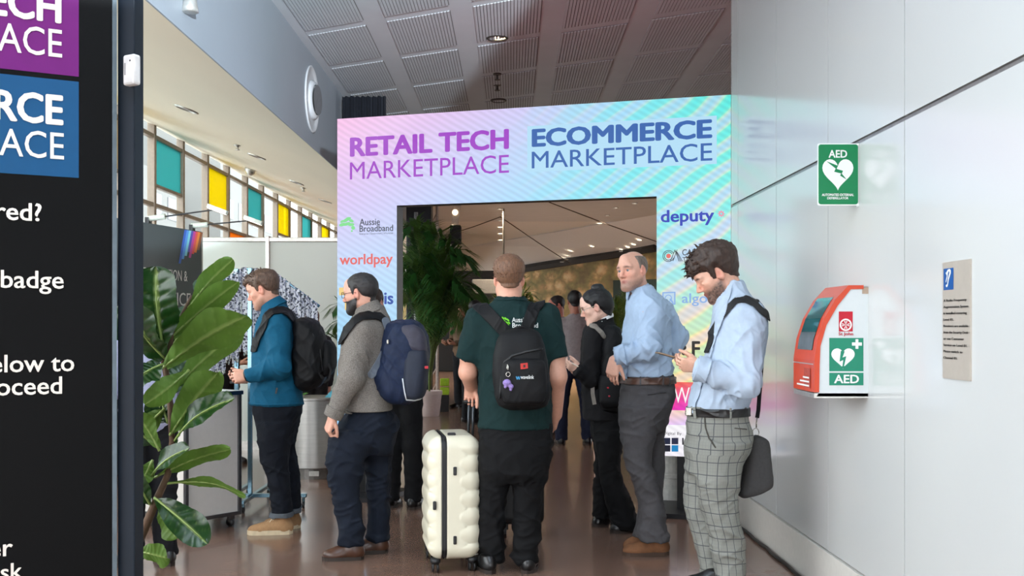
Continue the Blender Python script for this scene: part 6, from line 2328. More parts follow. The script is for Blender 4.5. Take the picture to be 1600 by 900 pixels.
rows = [(502, 618, 648, -.02, .10), (507, 608, 655, -.03, .13), (518, 603, 663, -.03, .15), (535, 600, 668, -.03, .165), (567, 592, 668, -.03, .17), (590, 582, 665, -.03, .175), (608, 590, 661, -.03, .17), (620, 600, 655, -.03, .15), (629, 612, 645, -.03, .11)]
FB = build_field([(zloft(stations(Y, rows), 2.6, .02), 0, 0)], .006)
DBN = lambda V: folds(V, .011, (8, 8, 8), 1.2, 81)
solid('main_bag', FB, m_bnv, bp, DBN)
rows = [(545, 633, 668, -.10, .10), (570, 630, 670, -.11, .115), (597, 629, 668, -.12, .12), (617, 631, 663, -.12, .11), (626, 635, 655, -.11, .08)]
FP = build_field([(zloft(stations(Y, rows), 3, .02), 0, 0)], .006)
solid('front_pocket', FP, mat('navy_pocket', (22, 30, 48), rough=.7, var=.1, bump=.2, bscale=300), bp, lambda V: folds(V, .003, (8, 8, 8), .5, 82))
G = shell(FP, path_mask([(629, 592), (632, 612), (635, 625), (648, 626), (660, 623)], Y - .2, .004, -1, Y - .1), .002, .004)
solid('piping', G, mat('pale_piping', (200, 204, 210), rough=.6), bp)
rows = [(508, 622, 652, -.13, .05), (520, 626, 662, -.14, .06), (540, 634, 667, -.14, .06), (556, 640, 666, -.13, .045)]
solid('top_panel', build_field([(zloft(stations(Y, rows), 2.6, .02), 0, 0)], .006), mat('slate_nylon', (56, 54, 68), rough=.65, var=.15, bump=.2), bp, lambda V: folds(V, .004, (8, 8, 8), .9, 83))
strap(bp, FW, DW, [(528, 534), (538, 521), (545, 512), (553, 502), (565, 494), (580, 492), (592, 494), (600, 500), (606, 512)], Y, .022, m_nyl, yc=Y + .02)
strap(bp, FW, DW, [(602, 502), (608, 520), (604, 545), (592, 568), (580, 585)], Y - .15, .024, mat('slate_strap', (110, 118, 130), rough=.7, var=.1), name='side_panel', off=.009, th=.006, yc=Y)
strap(bp, FW, DW, [(606, 508), (607, 532), (600, 555)], Y - .15, .007, m_nyl, name='webbing', off=.018, th=.005, yc=Y)
MB().bbox((-.005, -.004, -.012), (.005, .004, .012), .002, np.eye(3), W(606, 534, Y - .19)).put('zip_pull', m_buckle, bp)
MB().bbox((-.012, -.004, -.008), (.012, .004, .008), .002, np.eye(3), W(666, 574, Y - .2)).put('red_tab', m_red, bp)

# ------------------------------------------------------------------ man in the teal jacket
Y = 6.96
wY = lambda px, py, dy=0.0: W(px, py, Y + dy)
t = person('man with tousled brown hair in teal jacket, dark jeans and tan canvas shoes, facing left', 428, Y)
C = wY(411.5, 454, .0)
H = Head(C, frame(-1, .05, 17), 1.0)
body = H.prims()
nk, chest, pel = wY(428, 484, .02), wY(432, 535, .02), wY(434, 650, .02)
Ls, Le, Lw = wY(432, 510, -.15), wY(437, 572, -.18), wY(388, 588, -.17)
Rs, Re, Rw = wY(428, 505, .16), wY(425, 580, .18), wY(390, 590, .05)
body += [(cone(H.w((0, -.03, -.05)), nk, .058, .064), .03, 0)]
body += core(nk, chest, pel, [(Ls, Le, Lw), (Rs, Re, Rw)], [(wY(430, 670, -.07), wY(438, 735, -.07), wY(440, 800, -.07)), (wY(445, 670, .1), wY(455, 735, .1), wY(460, 792, .1))])
body += hand(wY(389, 587, -.17), (-1, -.05, -.12), (.05, .75, -.2), -1, curl=(38, 44, 50, 54), th=(.5, .8, .2), thc=25)
body += hand(wY(388, 591, .03), (-1, -.2, .0), (.0, -.8, .4), 1, curl=(36, 40, 44, 46), th=(.5, .8, .2))
F = build_field(body, .005)
solid('body', F, m_skin, t, colfn=H.colour((214, 158, 134), stub=(110, 82, 66), stubk=.45, brow=(84, 62, 48), beard_top=-.055))
H.eyes(t, (80, 96, 104))
m_h = hair_mat('brown_hair', (88, 66, 52))
G = hairfield(H, top=.024, side=.008, extra=[((0, .07, .088), (.05, .04, .026), .02), ((0, .10, .082), (.034, .022, .014), .012)], line=[(-.14, -.06), (-.085, -.055), (-.05, -.035), (-.03, .0), (-.012, .034), (.004, .03), (.010, -.02), (.026, -.02), (.036, .034), (.058, .052), (.078, .072), (.14, .070)])
hr = solid('hair', G, m_h, t, hair_disp(H, .005, (60, 26, 50), 13, .006))
scatter_hair(H, hr, m_h, 260, [((0, .06, .08), .055), ((0, .0, .07), .085)], .022, 9, .0042, .5, (0, .3, .5), .25, .4)
rows = [(470, 416, 444, .02, .075), (480, 411, 450, .02, .095), (490, 408, 458, .02, .13), (505, 403, 464, .02, .165), (530, 400, 467, .02, .172), (560, 397, 467, .02, .17), (590, 396, 469, .02, .168), (612, 394, 472, .02, .168), (632, 393, 474, .02, .17)]
P = [(zloft(stations(Y, rows), 2.2), 0, 0), (cone(wY(434, 507, -.13), Le, .084, .068), .05, 0), (cone(Le, wY(386, 588, -.175), .068, .046, 1), .04, 0),
     (cone(Rs, Re, .075, .06), .04, 0), (cone(Re, wY(395, 590, .06), .055, .045, 1), .03, 0), (cone(nk, H.w((0, -.02, -.02)), .062, .060), 0, 1)]
m_tl = cloth('teal_cotton', (14, 84, 114), var=.08, bump=.1)
FK = build_field(P, .006)
DK = lambda V: folds(V, .0075, (7, 7, 8), -.9, 91, [(wY(437, 575, -.2), .13, .8), (wY(415, 600, -.1), .12, .6)])
jo = solid('jacket', FK, m_tl, t, DK)
cc5 = nk * .5 + H.w((0, -.025, -.06)) * .5
def collar5(x, y, z):
    px, py, pz = x - cc5[0], y - cc5[1], z - cc5[2]
    ax = np.array([-.55, .0, .83])
    h_ = px * ax[0] + py * ax[1] + pz * ax[2]
    rr = np.sqrt(np.maximum(px * px + py * py + pz * pz - h_ * h_, 0))
    return np.maximum(np.abs(rr - .078 + .35 * h_) - .0055, np.abs(h_ + .014) - .032)
solid('collar', build_field([((collar5, cc5 - .13, cc5 + .13), 0, 0)], .005), m_tl, t)
G = shell(FK, lambda x, y, z: np.maximum(np.abs(z - wY(0, 629)[2]) - .006, y - Y), .002, .003)
solid('hem_stitch', G, m_tl, t, DK)
MB().ribbon([W(433, 606, Y - .165), W(431, 615, Y - .165)], (0, -1, 0), .010, .003).put('zip_pull', m_blkp, t)
wt = thing('wristwatch', 'dark watch on the wrist of the man in the teal jacket', 'watch', wY(385, 590, -.2))
d = Lw - Le
d /= np.linalg.norm(d)
MB().lathe(wY(385.5, 587.5, -.172), [(.034, -.010), (.037, -.008), (.037, .008), (.034, .010)], 20, d).put('band', m_blkp, wt, smooth=True)
pel_r = [(624, 396, 472, .02, .155), (640, 397, 472, .02, .16), (660, 401, 465, .02, .16), (680, 404, 460, .02, .14), (692, 406, 458, .02, .11)]
near = [(660, 402, 455, -.05, .12), (690, 404, 452, -.07, .105), (720, 409, 450, -.07, .096), (745, 418, 450, -.07, .088), (770, 423, 453, -.07, .084), (790, 425, 455, -.07, .084), (806, 425, 456, -.07, .086)]
far = [(655, 425, 466, .08, .11), (690, 428, 460, .10, .10), (720, 434, 463, .10, .09), (745, 440, 467, .10, .084), (770, 446, 468, .10, .08), (798, 450, 469, .10, .08)]
m_jn = cloth('dark_denim', (15, 19, 28), var=.18, bump=.2)
to, FTr, DTr = trouser(t, Y, pel_r, [near, far], m_jn, 20, .0075, [(wY(435, 740, -.1), .14, .6)])
for (z0, yy, st) in ((803, -.07, near), (796, .10, far)):
    zc = W(0, z0, Y + yy)[2]
    yc_ = Y + yy
    G = shell(FTr, (lambda zc, yc_: lambda x, y, z: np.maximum(np.abs(z - zc) - .016, np.abs(y - yc_) - .088))(zc, yc_), .004, .004)
    solid('turn_up', G, mat('denim_reverse', (86, 92, 98), rough=.9, var=.15, scale=200), t, DTr)
m_cv = mat('tan_canvas', (162, 124, 86), rough=.85, var=.08, scale=60, bump=.2, bscale=400)
for (hx_, tx, dy) in ((458, 386, -.08), (470, 410, .12)):
    a, b_ = W(hx_, 800, Y + dy), W(tx, 800, Y + dy - .03)
    shoe(t, a[:2], b_[:2], .10, m_cv, m_solep, laces=mat('cream_lace', (226, 214, 190), rough=.8), high=.13, sole=.03)
bp = thing('backpack', 'large plain black backpack on the man in the teal jacket', 'backpack', wY(482, 610, .0))
rows = [(497, 466, 486, .0, .09), (503, 463, 494, .0, .13), (515, 462, 501, .0, .155), (535, 461, 509, .0, .165), (569, 460, 511, .0, .17), (590, 460, 507, .0, .165), (603, 464, 497, .0, .14), (610, 470, 488, .0, .10)]
FB = build_field([(zloft(stations(Y, rows), 2.6, .03), 0, 0)], .0065)
solid('main_bag', FB, m_nyl, bp, lambda V: folds(V, .010, (8, 8, 8), .8, 92))
rows = [(532, 503, 517, .02, .08), (545, 500, 524, .02, .10), (570, 500, 525, .02, .11), (588, 498, 517, .02, .09)]
solid('front_pocket', build_field([(zloft(stations(Y, rows), 2.6, .02), 0, 0)], .0065), m_nyl, bp, lambda V: folds(V, .005, (8, 8, 8), .8, 93))
G = shell(FB, path_mask([(470, 505), (488, 520), (500, 545), (504, 580)], Y - .12, .004, -1, Y), .001, .004)
solid('zip_line', G, mat('zip_grey', (52, 52, 54)), bp)
strap(bp, FK, DK, [(396, 545), (404, 526), (410, 512), (416, 497), (424, 487), (440, 484), (452, 489), (462, 500), (468, 512)], Y, .024, m_nyl, yc=Y + .02)
MB().ribbon([W(512, 565, Y - .08), W(517, 578, Y - .1), W(514, 592, Y - .1), W(506, 598, Y - .1)], (0, -1, 0), .014, .004).put('webbing_loop', m_nyl, bp)

# ------------------------------------------------------------------ people further back, built more simply
def simple_person(label, px, Y, top, fwd, pitch, hair_rgb, skin, up_rgb, low_rgb, headpx, wide=1.0, arm='down', seed=0, hair_top=.014, side=.008, shirt_white=False, hl=None, skirt=False, h=.010, stance=.0):
    """a standing figure built from its height on the floor; returns parts by name"""
    t = person(label, px, Y)
    x = t.location.x
    hgt = EYE - (top - HOR) / FPX * Y
    k = hgt / 1.78
    f = np.array([fwd[0], fwd[1], 0.0])
    f /= np.linalg.norm(f)
    s = np.array([f[1], -f[0], 0])
    hx_ = (headpx - 800) / FPX * Y
    at = lambda sx_, fy, z: np.array([x + (hx_ - x) * min(1, max(0, (z - .85) / .7)), Y, 0]) + s * sx_ * k * wide + f * fy * k + np.array([0, 0, z * k])
    C = np.array([hx_, Y, (1.78 - .125) * k]) + f * .02
    H = Head(C, frame(f[0], f[1], pitch), k * .98)
    body = H.prims()
    nk, chest, pel = at(0, -.02, 1.47), at(0, 0, 1.3), at(0, 0, .95)
    if arm == 'down':
        arms = [(at(q * .19, 0, 1.40), at(q * .25, -.02, 1.12), at(q * .25, .06, .88)) for q in (-1, 1)]
        hands = [hand(at(q * .25, .06, .88), (0, f[1] * .1, -1), -s * q, 1 if q < 0 else -1, (20, 22, 24, 26), k) for q in (-1, 1)]
    else:
        arms = [(at(q * .19, 0, 1.40), at(q * .25, .0, 1.12), at(q * .12, .26, 1.08)) for q in (-1, 1)]
        hands = [hand(at(q * .12, .26, 1.08), f * .9 + s * -.4 * q, np.array([0, 0, 1.0]) - s * q * .5, -1 if q < 0 else 1, (40, 40, 44, 46), k) for q in (-1, 1)]
    legs = [(at(q * .09, 0, .9), at(q * (.10 + stance), .0, .5), at(q * (.11 + stance), -.02, .08)) for q in (-1, 1)]
    body += [(cone(H.w((0, -.03, -.05)), nk, .056, .062), .03, 0)] + core(nk, chest, pel, arms, legs)
    for q in hands:
        body += q
    solid('body', build_field(body, max(.006, h * .75)), m_skin, t, colfn=H.colour(skin, brow=hair_rgb))
    hm = hair_mat('hair_%d_%d_%d' % hair_rgb, hair_rgb)
    solid('hair', hairfield(H, hair_top, side, line=hl, h=.007), hm, t, hair_disp(H, .004, (60, 30, 60), seed + 2))
    R_ = np.stack([s, f, np.array([0, 0, 1.0])], 1)
    E = lambda c, r: (ell(at(*c), np.array(r) * k * np.array([wide, 1, 1]), R_), .06, 0)
    P = [E((0, 0, 1.30), (.20, .125, .20)), E((0, -.01, 1.12), (.18, .12, .22)), E((0, 0, .95), (.185, .13, .16)), (cone(at(-.15, -.01, 1.405), at(.15, -.01, 1.405), .062 * k, .062 * k), .06, 0), (cone(at(0, -.01, 1.40), nk + np.array([0, 0, .01]), .10 * k, .07 * k), .05, 0)]
    for a_, b_, c_ in arms:
        P += [(cone(a_, b_, .072 * k, .056 * k), .03, 0), (cone(b_, c_, .056 * k, .044 * k, 1), .02, 0)]
    P += [(cone(nk - np.array([0, 0, .02]), H.w((0, -.02, -.02)), .06 * k, .058 * k), 0, 1),
          (rbox(at(0, 0, .55), (.6, .6, .29 * k), .001), 0, 1)]
    FJ = build_field(P, h)
    m_up = cloth('cloth_%d_%d_%d' % up_rgb, up_rgb)
    jk = solid('jacket', FJ, m_up, t, lambda V: folds(V, .006, (8, 8, 9), .8, seed + 30))
    if shirt_white:
        G = build_field([(cone(nk + np.array([0, 0, -.035]), nk + np.array([0, 0, .03]), .072 * k, .066 * k, 3), 0, 0)], .007)
        solid('shirt_collar', G, mat('white_cotton', (220, 220, 220)), t)
    P = [E((0, 0, .95), (.172, .118, .16))]
    for (a_, b_, c_) in legs:
        P += [(cone(a_, b_, .098 * k, .076 * k), .04, 0), (cone(b_, c_ + np.array([0, 0, -.02]), .076 * k, .068 * k, 1), .03, 0)]
    P += [(rbox(at(0, 0, 1.3), (.6, .6, .25 * k), .001), 0, 1)]
    solid('trousers', build_field(P, h), cloth('cloth_%d_%d_%d' % low_rgb, low_rgb), t, lambda V: folds(V, .007, (7, 7, 13), .9, seed + 40))
    for q in (-1, 1):
        a_ = at(q * (.11 + stance), -.10, 0)
        b_ = at(q * (.13 + stance), .19, 0)
        shoe(t, a_[:2], b_[:2], .10 * k, m_blackl, m_sole, high=.09)
    return t, H, FJ, jk
LONG = [(-.14, -.14), (-.085, -.14), (-.05, -.13), (-.03, -.10), (-.012, -.02), (.004, .0), (.012, .0), (.026, .02), (.036, .034), (.058, .05), (.078, .072), (.14, .086)]
simple_person('man in mauve grey suit jacket and navy trousers, seen from behind through the arch', 897, 12.0, 455, (-.1, 1), 4, (22, 20, 20), (168, 112, 90), (142, 136, 138), (26, 32, 52), 898, .96, 'hold', 1, .016, .01, True, stance=.05)
t, H, FJ, jk = simple_person('dark haired man with glasses facing left, just beyond the suit jacket man', 868, 13.2, 463, (-1, -.35), 12, (34, 26, 24), (196, 122, 104), (30, 30, 34), (28, 28, 32), 872, .95, 'hold', 2)
glasses(t, H, mat('dark_frame', (34, 26, 26)))
simple_person('person in black, mostly hidden behind the grey sweater man and his backpack', 630, 7.86, 450, (.3, 1), 3, (50, 36, 30), (206, 156, 136), (24, 24, 27), (16, 16, 18), 582, .88, 'hold', 3, stance=.0)
simple_person('person in lavender shirt and black trousers standing half behind the leafy plant', 232, 5.95, 440, (-.6, .8), 4, (40, 32, 30), (206, 156, 136), (164, 168, 196), (20, 20, 24), 232, .95, 'hold', 4)
simple_person('person in dark brown top working behind the lanyard rack', 352, 10.3, 462, (1, -.4), 12, (60, 40, 30), (198, 144, 118), (46, 34, 32), (24, 24, 26), 357, .9, 'hold', 5, hl=LONG)
simple_person('person with auburn hair beyond the black backpack of the teal jacket man', 489, 10.6, 484, (-.5, 1), 4, (110, 74, 56), (210, 160, 140), (40, 38, 44), (24, 24, 26), 488, .85, 'down', 6, hl=LONG)
simple_person('person in tan jacket in the hall, just right of the big palm', 722, 17.2, 470, (-.7, -.7), 6, (40, 30, 26), (190, 134, 110), (112, 88, 70), (26, 26, 30), 722, .95, 'hold', 7)
simple_person('person in black with a dark coat in the hall, left of the green t-shirt man', 736, 14.6, 470, (.8, .5), 4, (26, 22, 22), (190, 134, 110), (24, 26, 28), (22, 22, 26), 742, .95, 'down', 8)

# ================================================================== REGISTRATION AREA
# ---- angled registration wall panel with print and two arm lamps
GA = np.array([(60 - 800) / FPX * 8.55, 8.55])
GB = np.array([(315 - 800) / FPX * 10.96, 10.96])
gu = (GB - GA) / np.linalg.norm(GB - GA)
GN = np.array([gu[1], -gu[0]])
GL = np.linalg.norm(GB - GA)
gpx = plane_px(GA, gu)
gmap = lambda off: (lambda s, z: (GA[0] + gu[0] * s + GN[0] * off, GA[1] + gu[1] * s + GN[1] * off, z))
ban = thing('registration_wall', 'dark slate registration wall panel with rainbow stripes and white lettering behind the plant', 'sign', (GA[0] + gu[0] * GL / 2, GA[1] + gu[1] * GL / 2, 0))
b = MB()
f0, f1 = gmap(0), gmap(-.06)
b.add([f0(0, 0), f0(GL, 0), f0(GL, 2.4), f0(0, 2.4), f1(0, 0), f1(GL, 0), f1(GL, 2.4), f1(0, 2.4)],
      [(0, 1, 2, 3), (7, 6, 5, 4), (0, 4, 5, 1), (1, 5, 6, 2), (2, 6, 7, 3), (3, 7, 4, 0)])
b.put('panel', mat('slate_print', (62, 72, 74), rough=.4, var=.06, scale=2), ban)
b = MB()
f0, f1 = gmap(.004), gmap(-.064)
b.add([f0(GL, 0), f0(GL + .02, 0), f0(GL + .02, 2.4), f0(GL, 2.4), f1(GL, 0), f1(GL + .02, 0), f1(GL + .02, 2.4), f1(GL, 2.4)],
      [(0, 1, 2, 3), (7, 6, 5, 4), (0, 4, 5, 1), (1, 5, 6, 2), (2, 6, 7, 3), (3, 7, 4, 0)])
b.put('edge_profile', m_alu, ban)
cols = [(58, 104, 200), (84, 150, 226), (128, 208, 222), (92, 84, 176), (196, 72, 156), (232, 92, 92), (240, 142, 62), (150, 92, 62)]
ends = [412, 405, 400, 394, 403, 397, 395, 391]
for k, (c, e) in enumerate(zip(cols, ends)):
    x0 = 288 + 3.5 * k
    sh_ = (e - 362) * .19
    y0 = 359 + .55 * k
    pts = [gpx(x0, y0), gpx(x0 + 3.6, y0 + .6), gpx(x0 + 3.6 - sh_, e), gpx(x0 - sh_, e - .5)]
    pts = [(s_, min(z_, 2.395)) for s_, z_ in pts][::-1]
    patch('rainbow_stripe', pts, gmap(.003 + .0003 * k), mat('stripe_%d' % k, c, rough=.4, var=.03), ban)
s0, s1 = gpx(217.5, 430)[0], gpx(292.5, 440)[0]
letters('lettering', 'REGISTRATION &', gmap(.003), s0, s1, 1.855, 1.965, m_sw, ban)
s0, s1 = gpx(240, 470)[0], gpx(297.5, 470)[0]
letters('lettering', 'SERVICE', gmap(.003), s0, s1, 1.60, 1.735, m_sw, ban)
m_rod = mat('thin_rod', (70, 70, 72), rough=.4, metal=.5)
for i, (hx_, hy, ex, ey) in enumerate([(236, 337, 340, 327), (304, 355, 396, 344)]):
    s_, z_ = gpx(hx_, 350)
    base = np.array(gmap(-.03)(s_, 2.4))
    la = thing('arm_lamp', ['display arm lamp clamped on the registration wall, nearer of two', 'display arm lamp clamped on the registration wall, above the rainbow stripes'][i], 'lamp', base)
    MB().bbox((-.02, -.05, -.02), (.02, .05, .06), .006, np.eye(3), base).put('clamp', m_case, la)
    hd_ = base + np.array([.04, -.02, .05])
    out = W(ex, ey, base[1] - .12)
    dv = (out - hd_) / np.linalg.norm(out - hd_)
    MB().tube([hd_ - dv * .04, hd_ + dv * .14], .028, 10).put('driver', mat('pale_driver', (190, 196, 184), rough=.4), la, smooth=True)
    MB().tube([hd_ + dv * .14, out], .008, 6).put('arm', m_rod, la)
    MB().bbox((-.10, -.04, -.02), (.10, .04, .02), .006, np.array(Matrix.Rotation(.35, 3, 'Y')), out).put('head', mat('pale_driver', (190, 196, 184)), la)
    MB().box((-.09, -.035, -.024), (.09, .035, -.02), np.array(Matrix.Rotation(.35, 3, 'Y')), out).put('diffuser', mat('lit_diffuser', (255, 250, 240), emit=((255, 248, 235), 2.5)), la)

# ---- white counter on castors
cN = np.array([(290 - 800) / FPX * 6.78, 6.78])
cF = np.array([(377 - 800) / FPX * 7.12, 7.12])
ca = (cF - cN) / np.linalg.norm(cF - cN)
cl_ = np.linalg.norm(cF - cN)
cb_ = np.array([-ca[1], ca[0]])
ctr = thing('counter_cabinet', 'white mobile registration counter with dark blue top on castors behind the plant', 'cabinet', (*(cN + ca * cl_ / 2 + cb_ * .29), 0))
RC = np.array([[ca[0], cb_[0], 0], [ca[1], cb_[1], 0], [0, 0, 1]])
oC = np.array([cN[0], cN[1], 0])
MB().box((.012, .012, .10), (cl_ - .012, .57, .915), RC, oC).put('body', mat('counter_white', (206, 200, 194), rough=.35, var=.02), ctr)
MB().bbox((-.012, -.012, .918), (cl_ + .012, .594, .945), .004, RC, oC).put('top', mat('navy_edge', (26, 44, 70), rough=.35), ctr)
MB().box((.0, .0, .945), (cl_, .58, .947), RC, oC).put('top_sheet', m_sw, ctr)
for (x, y) in ((0, 0), (cl_ - .02, 0), (0, .56), (cl_ - .02, .56)):
    MB().bbox((x - .003, y - .003, .085), (x + .023, y + .023, .918), .003, RC, oC).put('corner_post', mat('post_metal', (92, 92, 96), rough=.3, metal=.7), ctr)
MB().bbox((.0, -.004, .085), (cl_, .01, .11), .002, RC, oC).put('bottom_rail', mat('post_metal', (92, 92, 96)), ctr)
MB().bbox((-.004, .0, .085), (.01, .58, .11), .002, RC, oC).put('bottom_rail', mat('post_metal', (92, 92, 96)), ctr)
for (x, y) in ((.05, .05), (cl_ - .05, .05), (.05, .53), (cl_ - .05, .53)):
    c = oC + RC @ np.array([x, y, 0])
    cs_ = MB().bbox((-.02, -.02, .052), (.02, .02, .086), .004, RC, c).put('castor_fork', mat('post_metal', (92, 92, 96)), ctr)
    MB().lathe(c + np.array([-.012, 0, .030]), [(.01, 0), (.030, .002), (.030, .022), (.01, .024)], 16, RC @ np.array([1.0, .3, 0])).put('wheel', m_blkp, cs_, smooth=True)

# ---- stainless drum table
dc = W(490, 745, 9.5)
dr = thing('drum_table', 'brushed stainless steel drum table behind the teal jacket man', 'table', (dc[0], dc[1], 0))
m_ss = mat('brushed_steel', (190, 188, 184), rough=.38, metal=.85, var=.06, scale=6, stretch=(1, 1, 12))
MB().lathe((dc[0], dc[1], 0), [(.245, .10), (.25, .105), (.25, .71), (.256, .715), (.256, .735), (.24, .738), (.01, .738)], 96).put('drum', m_ss, dr, smooth=False)
MB().lathe((dc[0], dc[1], 0), [(.215, 0), (.215, .10)], 32).put('plinth', mat('plinth_metal', (120, 116, 112), rough=.3, metal=.7), dr)
MB().bbox((dc[0] - .0, dc[1] - .222, .03), (dc[0] + .09, dc[1] - .21, .075), .003).put('socket_plate', m_alu, dr)
tl_ = W(462, 616, 9.42)
for i, (px, py, c, lab) in enumerate([(466, 617, (60, 120, 40), 'small green leafy sprig lying on the steel drum table'), (516, 616, (90, 176, 196), 'folded pale blue paper standing on the steel drum table')]):
    p = W(px, py, 9.4)
    q = thing('table_sprig' if i == 0 else 'folded_card', lab, 'sprig' if i == 0 else 'paper', (p[0], p[1], .738))
    if i == 0:
        for k in range(7):
            a = k * .9
            v = np.array([math.cos(a), math.sin(a), .35])
            w_ = np.array([-math.sin(a), math.cos(a), 0])
            o_ = np.array([p[0], p[1], .742])
            MB().add([o_, o_ + v * .05 + w_ * .02, o_ + v * .11, o_ + v * .05 - w_ * .02, o_ + v * .05 + np.array([0, 0, .012])], [(0, 1, 4), (1, 2, 4), (2, 3, 4), (3, 0, 4)]).put('leaf', mat('sprig_green', c, rough=.5, var=.3), q)
        MB().tube([np.array([p[0], p[1], .742]), np.array([p[0] + .02, p[1], .77])], .006, 6).put('stem', mat('sprig_green', c), q)
    else:
        b = MB()
        b.prism([(p[0] - .05, p[1], .738), (p[0] + .05, p[1], .738), (p[0] + .01, p[1], .80)], (0, .09, 0))
        b.put('card', mat('blue_card', c, rough=.6), q)

# ---- chrome rack with printed lanyards
m_chr = mat('chrome', (126, 160, 176), rough=.25, metal=1.0, var=.03)
RY = 8.0
rk = thing('lanyard_rack', 'chrome four-arm display rack hung with lanyards, in front of the teal jacket man', 'rack', (*W(396, 500, RY)[:2], 0))
rx = lambda px: W(px, 0, RY)[0]
up = [np.array([rx(370), RY + .0, 0]), np.array([rx(397), RY - .12, 0]), np.array([rx(413), RY + .22, 0])]
for k, u_ in enumerate(up):
    MB().bbox((u_[0] - .016, u_[1] - .016, .07), (u_[0] + .016, u_[1] + .016, 1.84), .003).put('upright', m_chr, rk)
for (a, bb) in (((rx(366), RY - .30), (rx(366), RY + .45)), ((rx(400), RY - .42), (rx(400), RY + .45))):
    MB().bbox((a[0] - .018, a[1], .07), (a[0] + .018, bb[1], .10), .004).put('foot_bar', m_chr, rk)
    for yy in (a[1] + .04, bb[1] - .04):
        cs_ = MB().lathe((a[0], yy, .03), [(.012, 0), (.012, .045)], 10).put('castor_stem', m_chr, rk)
        MB().lathe((a[0] - .01, yy, .024), [(.01, 0), (.024, .002), (.024, .018), (.01, .02)], 14, (1, 0, 0)).put('wheel', m_blkp, cs_)
MB().bbox((rx(366), RY - .14, .075), (rx(484), RY - .10, .105), .004).put('base_bar', m_chr, rk)
cs_ = MB().lathe((rx(479), RY - .12, .03), [(.012, 0), (.012, .05)], 10).put('castor_stem', m_chr, rk)
MB().lathe((rx(479) - .01, RY - .12, .024), [(.01, 0), (.024, .002), (.024, .018), (.01, .02)], 14, (1, 0, 0)).put('wheel', m_blkp, cs_)
MB().bbox((rx(366), RY - .13, .95), (rx(400), RY - .10, .97), .003).put('cross_bar', m_case, rk)
apL, apR = W(380, 420, RY), W(425, 424, RY)
enL, enR = W(312, 462, RY - .25), W(499, 479, RY + .1)
for k, (a, b_) in enumerate(((apL, apR), (apR, enR), (apL, enL))):
    MB().tube([a, b_], .012, 8).put('arm', m_chr, rk, smooth=True)
m_lan = bpy.data.materials.new('printed_lanyard')
m_lan.use_nodes = True
N, L = m_lan.node_tree.nodes, m_lan.node_tree.links
tc = N.new('ShaderNodeTexCoord')
mp = N.new('ShaderNodeMapping')
mp.inputs['Scale'].default_value = (85, 10, 85)
vo = N.new('ShaderNodeTexVoronoi')
vo.inputs['Scale'].default_value = 1.0
L.new(tc.outputs['Object'], mp.inputs['Vector'])
L.new(mp.outputs['Vector'], vo.inputs['Vector'])
cr = N.new('ShaderNodeValToRGB')
cr.color_ramp.interpolation = 'CONSTANT'
cr.color_ramp.elements[0].color = srgb(42, 46, 62)
cr.color_ramp.elements[1].position = .24
cr.color_ramp.elements[1].color = srgb(204, 206, 214)
e = cr.color_ramp.elements.new(.75)
e.color = srgb(150, 152, 172)
sep = N.new('ShaderNodeSeparateXYZ')
L.new(vo.outputs['Color'], sep.inputs[0])
L.new(sep.outputs[0], cr.inputs[0])
L.new(cr.outputs[0], N['Principled BSDF'].inputs['Base Color'])
N['Principled BSDF'].inputs['Roughness'].default_value = .6
rg = random.Random(3)
ORD = ['first', 'second', 'third', 'fourth', 'fifth', 'sixth', 'seventh', 'eighth', 'ninth', 'tenth']
def lanyard(p, L_, label, group):
    t = thing('lanyard', label, 'lanyard', (p[0], p[1], p[2] - L_), group)
    for k in range(3):
        dx = (k - 1) * .014 + rg.uniform(-.004, .004)
        dy = rg.uniform(-.02, .02)
        ln = L_ * rg.uniform(.88, 1.0)
        b = MB()
        pts = [p + np.array([dx * .4, dy * .3 - .012, .012]), p + np.array([dx, dy - .016, -.05]), p + np.array([dx * 1.4, dy - .012, -ln * .55]), p + np.array([dx * 1.1, dy, -ln])]
        b.ribbon(pts, (rg.uniform(-.4, .4), -1, 0), .020, .0015)
        b.put('ribbon', m_lan, t)
        MB().lathe(p + np.array([dx * 1.1, dy, -ln - .03]), [(.002, 0), (.008, .008), (.006, .022), (.003, .032)], 8).put('clip', m_buckle, t)
    return t
for i in range(10):
    f = (i + .6) / 10.4
    lanyard(apR + (enR - apR) * f, .50 - .02 * i + rg.uniform(-.03, .03), ORD[i] + ' printed lanyard bunch down the sloping chrome arm behind the teal jacket man', 'lanyards on the right arm')
for i in range(9):
    f = (i + .6) / 9.4
    lanyard(apL + (enL - apL) * f, .66 + rg.uniform(-.04, .04), ORD[i] + ' printed lanyard bunch down the sloping chrome arm beside the leafy plant', 'lanyards on the left arm')
for i in range(5):
    f = (i + .4) / 5
    lanyard(apL + (apR - apL) * f + np.array([0, -.02, 0]), .74 + rg.uniform(-.04, .04), ORD[i] + ' printed lanyard bunch from the left on the top bar of the rack', 'lanyards on the top bar')

# ---- a second, black suitcase beyond the man in the green t-shirt
c = W(815, 845, 6.75)
bs = thing('suitcase', 'black suitcase mostly hidden beyond the legs of the man in black trousers', 'suitcase', (c[0], 6.85, 0))
fb = build_field([(rbox((c[0], 6.85, .36), (.15, .12, .28), .05), 0, 0)], .01)
solid('shell', fb, m_blkp, bs)
for dx in (-.11, .11):
    for dy in (-.08, .08):
        MB().lathe((c[0] + dx - .01, 6.85 + dy, .035), [(.01, 0), (.034, .002), (.034, .02), (.01, .022)], 14, (1, 0, 0)).put('wheel', m_blkp, bs)
        MB().bbox((c[0] + dx - .018, 6.85 + dy - .02, .05), (c[0] + dx + .022, 6.85 + dy + .02, .09), .004).put('wheel_housing', m_blkp, bs)

